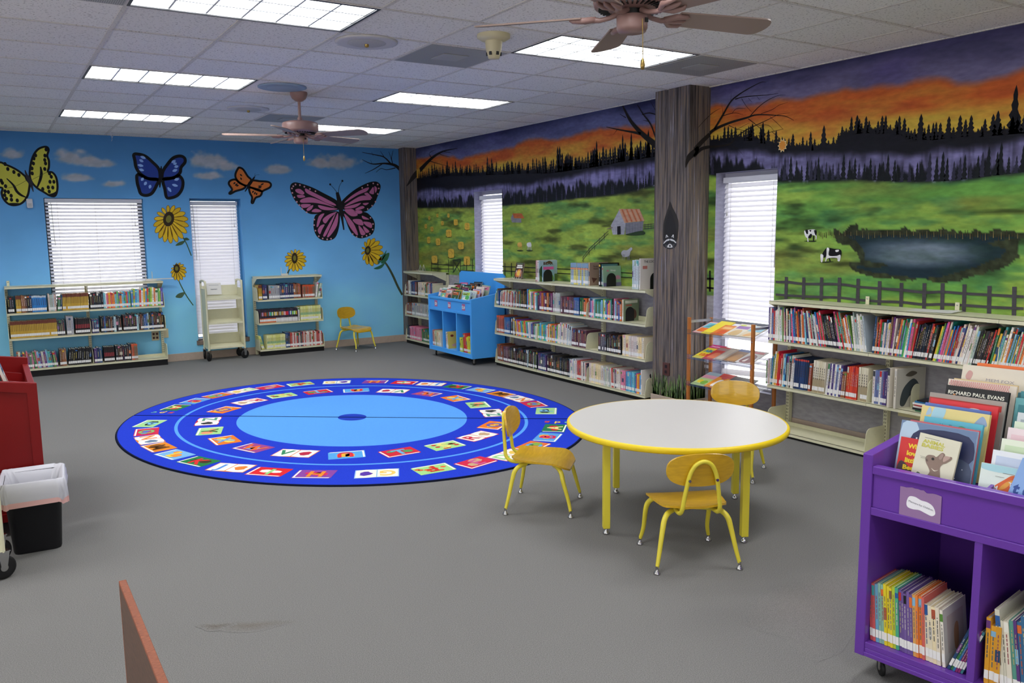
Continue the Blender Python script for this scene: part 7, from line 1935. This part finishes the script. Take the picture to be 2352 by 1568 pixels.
# red cart books (camera sees their edges over the near side panel)
for i, (x, y, c, w_, h) in enumerate(((.08,.10,'e0d8d0',.24,.25),(.09,.13,'c8d8dc',.24,.25),(.08,.16,'5c6c84',.23,.24),(.10,.19,'b4b8c4',.24,.25),(.07,.22,'d88c9c',.25,.26),(.09,.25,'e4a4b0',.24,.25),(.08,.29,'94743c',.24,.26),(.10,.33,'6c7494',.24,.26),(.08,.36,'dcdcd4',.26,.28),(.09,.40,'d8cc7c',.26,.28),(.08,.44,'b8c07c',.26,.28),(.10,.48,'d8d8c4',.26,.29))):
    faceout(mRe, x, y, zf(y)-.03+.03, w_, h, .014, c, c and rgbname(c)+' picture book, '+('first','second','third','fourth','fifth','sixth','seventh','eighth','ninth','tenth','eleventh','twelfth')[i]+' from the front in the red cart', rand_art(c, 90+i), 16)

# ------------------------------------------------------------------ beige book trucks
def truck(loc, rz, label):
    W, Dp, Ht = .46, .30, 1.045
    t = thing('book_truck', label, 'book truck', (loc[0],loc[1],0), rz, 'putty coloured book trucks')
    for x in (0, W):
        b = MB(); pts = [(.012,.135),(.012,.97),(.02,1.015),(.06,1.04),(.11,1.045),(Dp-.11,1.045),(Dp-.06,1.04),(Dp-.02,1.015),(Dp-.012,.97),(Dp-.012,.135)]
        b.tube(smooth_open([(x,p[0],p[1]) for p in pts], 3), .013, 10); o = b.build('end_frame', M_STEEL, t)
        b = MB(); b.box((x-.002,.015,.16),(x+.002,Dp-.015,.94)); b.build('end_panel', M_STEEL, t)
    for zl in (.815,.50,.177):
        b = MB()
        prof = [(.012,zl-.022),(.012,zl),(Dp*.72,zl+.03),(Dp*.80,zl+.16),(Dp*.80+.004,zl+.16),(Dp*.72+.004,zl+.026),(.016,zl-.005),(.016,zl-.022)]
        for i in range(len(prof)-1):
            a, c = prof[i], prof[i+1]; b.face([(.006,a[0],a[1]),(W-.006,a[0],a[1]),(W-.006,c[0],c[1]),(.006,c[0],c[1])])
        b.build('shelf', M_STEEL, t)
    b = MB(); b.box((.0,.10,.150),(W,Dp-.10,.160)); b.build('base_brace', M_STEEL, t)
    for x, y, yw in ((.0,.02,.9),(W,.02,.35),(.0,Dp-.02,1.2),(W,Dp-.02,.5)): caster(t, x, y, .058, .14, yw, fork=M_CHR)
    return t
tk = truck((1.615,6.70), 0, 'putty coloured book truck with three empty sloping shelves in front of the narrow window')
b = MB(); mt = base_of(tk)
b.box((0,0,0),(.185,.0006,.155), 'eceae6')
for j, (x0, x1, z) in enumerate(((.03,.155,.125),(.05,.13,.072),(.055,.115,.069))): b.face([(x0,-.0006,z),(x1,-.0006,z),(x1,-.0006,z+.004),(x0,-.0006,z+.004)], '8c8c94')
put_text(b, 'Thank You!!!', lambda u, v: (u,-.0008,v), .045, .064, .014, '3c3c48', width=.09)
o = b.build('paper_sign', M_INK); o.matrix_world = mt @ Matrix.Translation((.06,.20,.855)) @ Matrix.Rotation(math.radians(-12), 4, 'X'); tag(o, 'white Thank You paper sign taped inside the top shelf of the book truck', 'sign')
tk2 = truck((-1.250,.12), .04, 'putty coloured book truck at the left edge, only post and caster in view')
mT = base_of(tk2)
for i, (c, x) in enumerate((('e4dcc0',.405),('7c9c5c',.395))):
    faceout(mT, .22, .05+.02*i, .822+.01*i, .215, .20, .012, c, ('pale','green')[i]+' picture book standing on the truck at the left edge', rand_art(c, 300+i), 12)

# ------------------------------------------------------------------ magazine rack
M_OAK = mat('golden_oak', (176,106,42), rough=.4, noise=.18, nscale=6, stretch=(30,30,1.5))
M_ACR = bpy.data.materials.new('clear_acrylic'); M_ACR.use_nodes = True
nt = M_ACR.node_tree; nt.nodes.remove(nt.nodes['Principled BSDF'])
tr = nt.nodes.new('ShaderNodeBsdfTransparent'); tr.inputs[0].default_value = (.86,.87,.88,1); gl = nt.nodes.new('ShaderNodeBsdfGlossy'); gl.inputs['Roughness'].default_value = .05
ms = nt.nodes.new('ShaderNodeMixShader'); ms.inputs[0].default_value = .09
nt.links.new(tr.outputs[0], ms.inputs[1]); nt.links.new(gl.outputs[0], ms.inputs[2]); nt.links.new(ms.outputs[0], nt.nodes['Material Output'].inputs['Surface'])
RW, RD = .735, .29
mr = thing('magazine_rack', 'oak magazine rack with three clear sloping shelves in front of the mural window', 'magazine rack', (4.33,.775,0), R90)
for x in (0, RW-.028):
    for y, ht in ((0,.885),(RD-.022,.865)):
        b = MB(); b.box((x,y,0),(x+.028,y+.022,ht)); b.build('post', M_OAK, mr, bevel=.003)
for zf_, k in ((.765,0),(.55,1),(.315,2)):
    b = MB(); x0, x1 = .004, RW-.004
    sl = .095
    b.face([(x0,0,zf_-.017),(x1,0,zf_-.017),(x1,RD,zf_+sl-.017),(x0,RD,zf_+sl-.017)])
    b.face([(x0,-.004,zf_-.024),(x1,-.004,zf_-.024),(x1,-.004,zf_+.016),(x0,-.004,zf_+.016)]); b.face([(x0,-.004,zf_-.024),(x1,-.004,zf_-.024),(x1,0,zf_-.017),(x0,0,zf_-.017)])
    for z in (-.022,.014): b.tube([(x0,-.005,zf_+z),(x1,-.005,zf_+z)], .0018, 6)
    for x in (x0+.03,x1-.03): b.tube([(x,0,zf_-.02),(x,RD,zf_+sl-.02)], .0018, 6)
    b.build('shelf_tray', M_ACR, mr)
b = MB(); b.box((.028,RD-.016,.835),(RW-.028,RD-.010,.860)); b.build('top_rail', mat('satin_rail', (170,172,180), rough=.3, metal=.5), mr)
for x in (.003, RW-.025):
    b = MB(); b.box((x,.022,.838),(x+.022,RD-.022,.858)); b.build('side_rail', mat('satin_rail'), mr)
mM = base_of(mr)
def mag(x, zsh, y, w_, h, col, label, art, spin=0, lift=0):
    a = math.atan2(.095, RD)
    z = zsh-.0145+y*math.tan(a)+lift
    Ml = Matrix.Translation((x,y,z)) @ Matrix.Rotation(a, 4, 'X') @ Matrix.Rotation(math.radians(spin), 4, 'Z')
    Q = Matrix(((0,1,0,0),(0,0,1,0),(1,0,0,0),(0,0,0,1)))      # book x -> up, y -> across, z -> up the slope
    add_book(mM @ Ml @ Q, .004, w_, h, col, (), False, '', art, True, label, 'magazine')
MG = [
 (.045,.765,.02,.15,.23,'e4a0ac','magazine with blue and orange cover, leftmost on the top shelf of the rack',[('r',.06,.05,.94,.95,'ecdcc8'),('r',.1,.45,.9,.9,'74c0d8'),('r',.1,.1,.9,.45,'e8742c'),('s',[(.3,.5),(.6,.55),(.7,.8),(.4,.75)],'5ca4a0')]),
 (.15,.765,.01,.16,.27,'e8d43c','yellow magazine behind the leftmost one on the top shelf',[('r',.05,.05,.95,.95,'ecd840')]),
 (.26,.765,.005,.15,.20,'e07c30','orange magazine on the top shelf of the rack',[('r',.08,.55,.92,.9,'e8984c'),('s',[(.3,.1),(.8,.15),(.7,.5),(.35,.45)],'d85c2c'),('r',.2,.62,.8,.8,'f0c080')]),
 (.40,.765,.01,.16,.24,'dcd4c4','pale magazine with purple title on the top shelf of the rack',[('r',.1,.6,.9,.82,'8c5ca8'),('s',[(.2,.1),(.8,.1),(.7,.5),(.3,.45)],'d0b078'),('e',.3,.88,.2,.06,'c4d04c')]),
 (.56,.765,.01,.15,.22,'d8c8a8','magazine in cream and light blue, rightmost on the top shelf of the rack',[('r',.05,.5,.95,.95,'78b4cc'),('s',[(.2,.1),(.7,.15),(.6,.5)],'e0a860')]),
 (.05,.55,.015,.16,.27,'e8d838','yellow magazine with ABC letters and pink title on the middle shelf',[('r',.0,.76,1,1,'d02c84'),('t','Preschool',.10,.84,.07,'f4e8f0',.7,.03),('t','ABC',.15,.45,.16,'3c94a8',.7,.06),('t','123',.15,.18,.14,'d84c34',.6,.06)]),
 (.17,.55,.01,.15,.25,'c83c38','red magazine on the middle shelf of the rack',[('r',.05,.72,.95,.92,'a48484'),('s',[(.2,.1),(.8,.1),(.7,.5),(.3,.5)],'d87c5c')]),
 (.29,.55,.012,.16,.24,'a49c94','grey magazine on the middle shelf of the rack',[('r',.1,.1,.5,.9,'c4bcb0')]),
 (.40,.55,.01,.15,.24,'94704c','brown magazine with dark blue top on the middle shelf',[('r',0,.82,1,1,'34549c'),('s',[(.2,.1),(.8,.15),(.7,.6),(.3,.55)],'b88c5c')]),
 (.535,.55,.01,.16,.24,'d4d0d0','white magazine with dark red picture, rightmost on the middle shelf',[('r',.1,.78,.9,.93,'c03c48'),('s',[(.15,.1),(.85,.1),(.75,.6),(.3,.65)],'84545c'),('s',[(.3,.15),(.5,.15),(.45,.4)],'dcd4d0')]),
 (.04,.315,.01,.17,.25,'b4cc8c','pale green magazine with a pink band, leftmost on the bottom shelf',[('r',0,.55,1,.78,'d898b0'),('r',0,.78,1,1,'90a8b8'),('e',.3,.3,.18,.12,'dcc83c'),('e',.62,.25,.2,.14,'7cb044')]),
 (.20,.315,.008,.15,.26,'e89830','orange and red magazine on the bottom shelf of the rack',[('r',0,.72,1,1,'c83c30'),('s',[(.3,.1),(.9,.15),(.8,.5),(.4,.55)],'ece4dc'),('e',.5,.7,.2,.08,'c8484c')]),
 (.345,.315,.01,.25,.24,'38302f','dark brown magazine with big white letters on the bottom shelf of the rack',[('r',0,0,1,1,'3c3032'),('t','m&m',.10,.30,.26,'eceaea',.80,.09)]),
]
for i, q in enumerate(MG): mag(*q, lift=.0006+.0046*(i % 5 if i < 10 else i-10))

# ------------------------------------------------------------------ waste bin, wooden panel
M_BIN = mat('black_plastic', (20,20,24), rough=.45)
M_BAG = bpy.data.materials.new('white_bin_liner'); M_BAG.use_nodes = True
nt = M_BAG.node_tree; bs = nt.nodes['Principled BSDF']; bs.inputs['Base Color'].default_value = L3((206,206,214)); bs.inputs['Roughness'].default_value = .35
M_BAND = mat('pink_drawstring_band', (224,176,172), rough=.5)
wb = thing('waste_bin', 'black rectangular waste bin with a white liner beside the red cart', 'waste bin', (-.628,.585,0), -.06)
def rrect(hw, hd, r, n=6):
    out = []
    for cx, cy, a0 in ((hw-r,hd-r,0),(-hw+r,hd-r,PI/2),(-hw+r,-hd+r,PI),(hw-r,-hd+r,1.5*PI)):
        for k in range(n+1): a = a0+k*PI/2/n; out.append((cx+r*math.cos(a), cy+r*math.sin(a)))
    return out
b = MB(); A = rrect(.108,.125,.035); B2 = rrect(.134,.158,.04); n = len(A)
ring = lambda P, z: [(p[0],p[1],z) for p in P]
b.mesh(ring(A,0)+ring(rrect(.112,.129,.038),.012)+ring(B2,.36)+ring(rrect(.140,.164,.043),.362)+ring(rrect(.140,.164,.043),.372)+ring(rrect(.130,.154,.04),.372)+ring(rrect(.106,.123,.035),.02),
       [(i*n+k, i*n+(k+1) % n, (i+1)*n+(k+1) % n, (i+1)*n+k) for i in range(6) for k in range(n)], None, True)
b.face(ring(A,0)[::-1]); b.face(ring(rrect(.106,.123,.035),.02)); b.build('body', M_BIN, wb)
b = MB(); rr = random.Random(12); rows_ = []
prof = [(.100,.118,.10),(.118,.140,.22),(.124,.148,.32),(.130,.154,.372),(.139,.163,.392),(.146,.170,.388),(.152,.176,.355),(.153,.178,.315),(.151,.175,.285)]
NN = 64
for j, (hw, hd, z) in enumerate(prof):
    base = rrect(hw, hd, .045, 15); ringp = []
    for k in range(len(base)):
        u = k/len(base)*2*PI
        wob = .006*math.sin(5*u+j)+.004*math.sin(11*u+2*j)+rr.uniform(-.003,.003)
        dz = .010*math.sin(3*u+1)+.006*math.sin(7*u+j*.7)
        if j < 3: wob *= 2.2
        s = 1-abs(wob)/.14-.03 if j < 3 else (1+abs(wob)/.14 if j > 3 else 1)
        ringp.append((base[k][0]*s, base[k][1]*s, z+dz*(.25 if j < 6 else .8)))
    rows_.append(ringp)
m_ = len(rows_[0])
b.mesh([p for r_ in rows_ for p in r_], [(i*m_+k, i*m_+(k+1) % m_, (i+1)*m_+(k+1) % m_, (i+1)*m_+k) for i in range(len(rows_)-1) for k in range(m_)], None, True)
o = b.build('liner', M_BAG, wb)
b = MB(); last = rows_[-1]; low = [(p[0]*1.004, p[1]*1.004, p[2]-.026+.006*math.sin(4*i*2*PI/m_)) for i, p in enumerate(last)]
b.mesh(last+low, [(k,(k+1) % m_,m_+(k+1) % m_,m_+k) for k in range(m_)], None, True); b.build('drawstring_band', M_BAND, o)

M_PLY = mat('brown_wood_panel', (92,66,52), rough=.5, noise=.25, nscale=4, stretch=(6,30,30))
M_EDGE = mat('oak_edge_strip', (146,84,58), rough=.5, noise=.35, nscale=5, stretch=(90,12,12), bump=.4, bscale=30)
wp = thing('wooden_panel', 'upright brown wooden panel with rough oak edge at the bottom left of the photo', 'panel', (-.470,-1.725,0), math.radians(-90))
b = MB(); b.box((0,-.0095,0),(1.3,.0095,.588)); b.build('board', M_PLY, wp)
b = MB(); b.box((0,-.0105,.588),(1.3,.0105,.600)); b.box((-.004,-.0105,0),(0,.0105,.600)); b.build('edge_strip', M_EDGE, wp, bevel=.002)

# paperback on the easel on top of the three-bay bookcase
easel(mD, .38, .10, ZT, .25, 'white wire easel holding a dark paperback on top of the mural bookcase', 1.0)
faceout(mD, .325, .085, ZT+.012, .115, .19, .022, '4c2418', 'dark paperback with a fiery picture on the wire easel', [('r',0,0,1,1,'3c2018'),('r',.12,.9,.9,.95,'5c7c5c'),('r',.2,.76,.85,.85,'ece8e0'),('r',.15,.64,.9,.73,'ece8e0'),('s',[(.2,.1),(.8,.1),(.9,.4),(.6,.58),(.3,.5),(.12,.35)],'c86c28'),('s',[(.35,.18),(.65,.18),(.7,.4),(.5,.5),(.3,.38)],'f0c04c')], 16, spin=20)

# ------------------------------------------------------------------ make the books
cnt = {}
for b_ in BOOKS:
    if b_['row']:
        cnt[b_['row']] = cnt.get(b_['row'], 0)+1; b_['n'] = cnt[b_['row']]
    Mw = b_['M']; c = Mw @ Vector((b_['t']/2,0,b_['h']*.6)); dist = (c-CAMP).length
    Rm = Mw.to_3x3()
    vd = (CAMP-c).normalized()
    spine = b_['t']*b_['h']*max(0, vd.dot(Rm @ Vector((0,-1,0))))
    cover = b_['d']*b_['h']*max(0, vd.dot(Rm @ Vector((1,0,0))))*(1.0 if b_['art'] else .06)
    q = fwd.dot(c-CAMP); sx = r2.dot(c-CAMP)/q*cd.lens/36.0; sy = u2.dot(c-CAMP)/q*cd.lens/36.0
    vis = 1.0 if (q > 0 and abs(sx) < .53 and abs(sy) < .36) else .02
    b_['area'] = vis*(spine+cover)/dist**2+(10 if b_['force'] else 0)
def ordinal(n): return '%d%s' % (n, 'th' if 10 <= n % 100 <= 20 else {1:'st',2:'nd',3:'rd'}.get(n % 10, 'th'))
def book_parts(b_, mc, mp, ml, X=None):
    """cover, pages and label of a book; X transforms (world) when they all go into one mesh"""
    t, d, h, col = b_['t'], b_['d'], b_['h'], b_['col']
    w_ = min(.0022, t*.22)
    mc.box((0,w_,0),(w_,d,h), col, X); mc.box((t-w_,w_,0),(t,d,h), col, X); mc.box((0,0,0),(t,w_,h), col, X)
    mp.box((w_,w_,.003),(t-w_,d-.004,h-.003), PG, X)
    T_ = (lambda p: X @ Vector(p)) if X is not None else (lambda p: p)
    for k, (a, b, z0, z1, c) in enumerate(b_['deco']):
        y = -.0003*(k+1) if k < 2 else -.0009
        mc.face([T_((a*t,y,z0*h)), T_((b*t,y,z0*h)), T_((b*t,y,z1*h)), T_((a*t,y,z1*h))], c)
    if b_['lab']:
        z = .018; e = .02*t
        if ml is not None: ml.box((e,-.0016,z),(t-e,-.0010,z+.030), 'ecebe8', X)
BOOKS.sort(key=lambda b: -b['area'])
nb = [b for b in BOOKS if b['name'] != 'magazine']; mags = [b for b in BOOKS if b['name'] == 'magazine']
indiv = nb[:300]+mags; rest = nb[300:]
M_PAGE = mat('page_edges', PG, rough=.9, noise=.08, nscale=500)
M_TAG = mat('spine_sticker', (236,235,232), rough=.6)
used = set()
for b_ in indiv:
    mc, mp, ml = MB(), MB(), (MB() if b_['lab'] else None)
    book_parts(b_, mc, mp, ml)
    if b_['art']: art_faces(mc, b_['art'], b_['t'], b_['d'], b_['h'])
    o = mc.build(b_['name'], M_ATTR, matrix=b_['M'])
    mp.build('pages', M_PAGE, o)
    if ml is not None: ml.build('spine_label', M_TAG, o)
    cn = rgbname(b_['col'])
    lab = b_['label']
    if not lab:
        kind = 'book' if b_['t'] > .0135 or b_['art'] is None and b_['h'] < .2 else 'thin book'
        lab = '%s %s, %s from left, %s' % (cn, kind, ordinal(b_['n']), b_['row'])
        if 'bin on top' in b_['row']: lab = '%s picture book, %s from front, %s' % (cn, ordinal(b_['n']), b_['row'])
    grp = 'magazines on the rack' if b_['name'] == 'magazine' else ('books on the '+b_['row'] if b_['row'] else 'picture books shown by their covers')
    tag(o, lab, 'magazine' if b_['name'] == 'magazine' else 'book', grp)
ma = MB()
for b_ in rest:
    book_parts(b_, ma, ma, ma, b_['M'])
    if b_['art']:
        sub = MB(); art_faces(sub, b_['art'], b_['t'], b_['d'], b_['h'])
        i = len(ma.v); ma.v.extend([tuple(b_['M'] @ Vector(p)) for p in sub.v]); ma.f.extend([tuple(i+k for k in f) for f in sub.f]); ma.c.extend(sub.c); ma.sm.extend(sub.sm)
o = ma.build('library_books', M_ATTR)
tag(o, 'the smaller, farther books filling the shelves and bins of bookcases and carts', 'books', None, 'stuff')
print('books', len(BOOKS), 'individual', len(indiv), 'rest', len(rest))
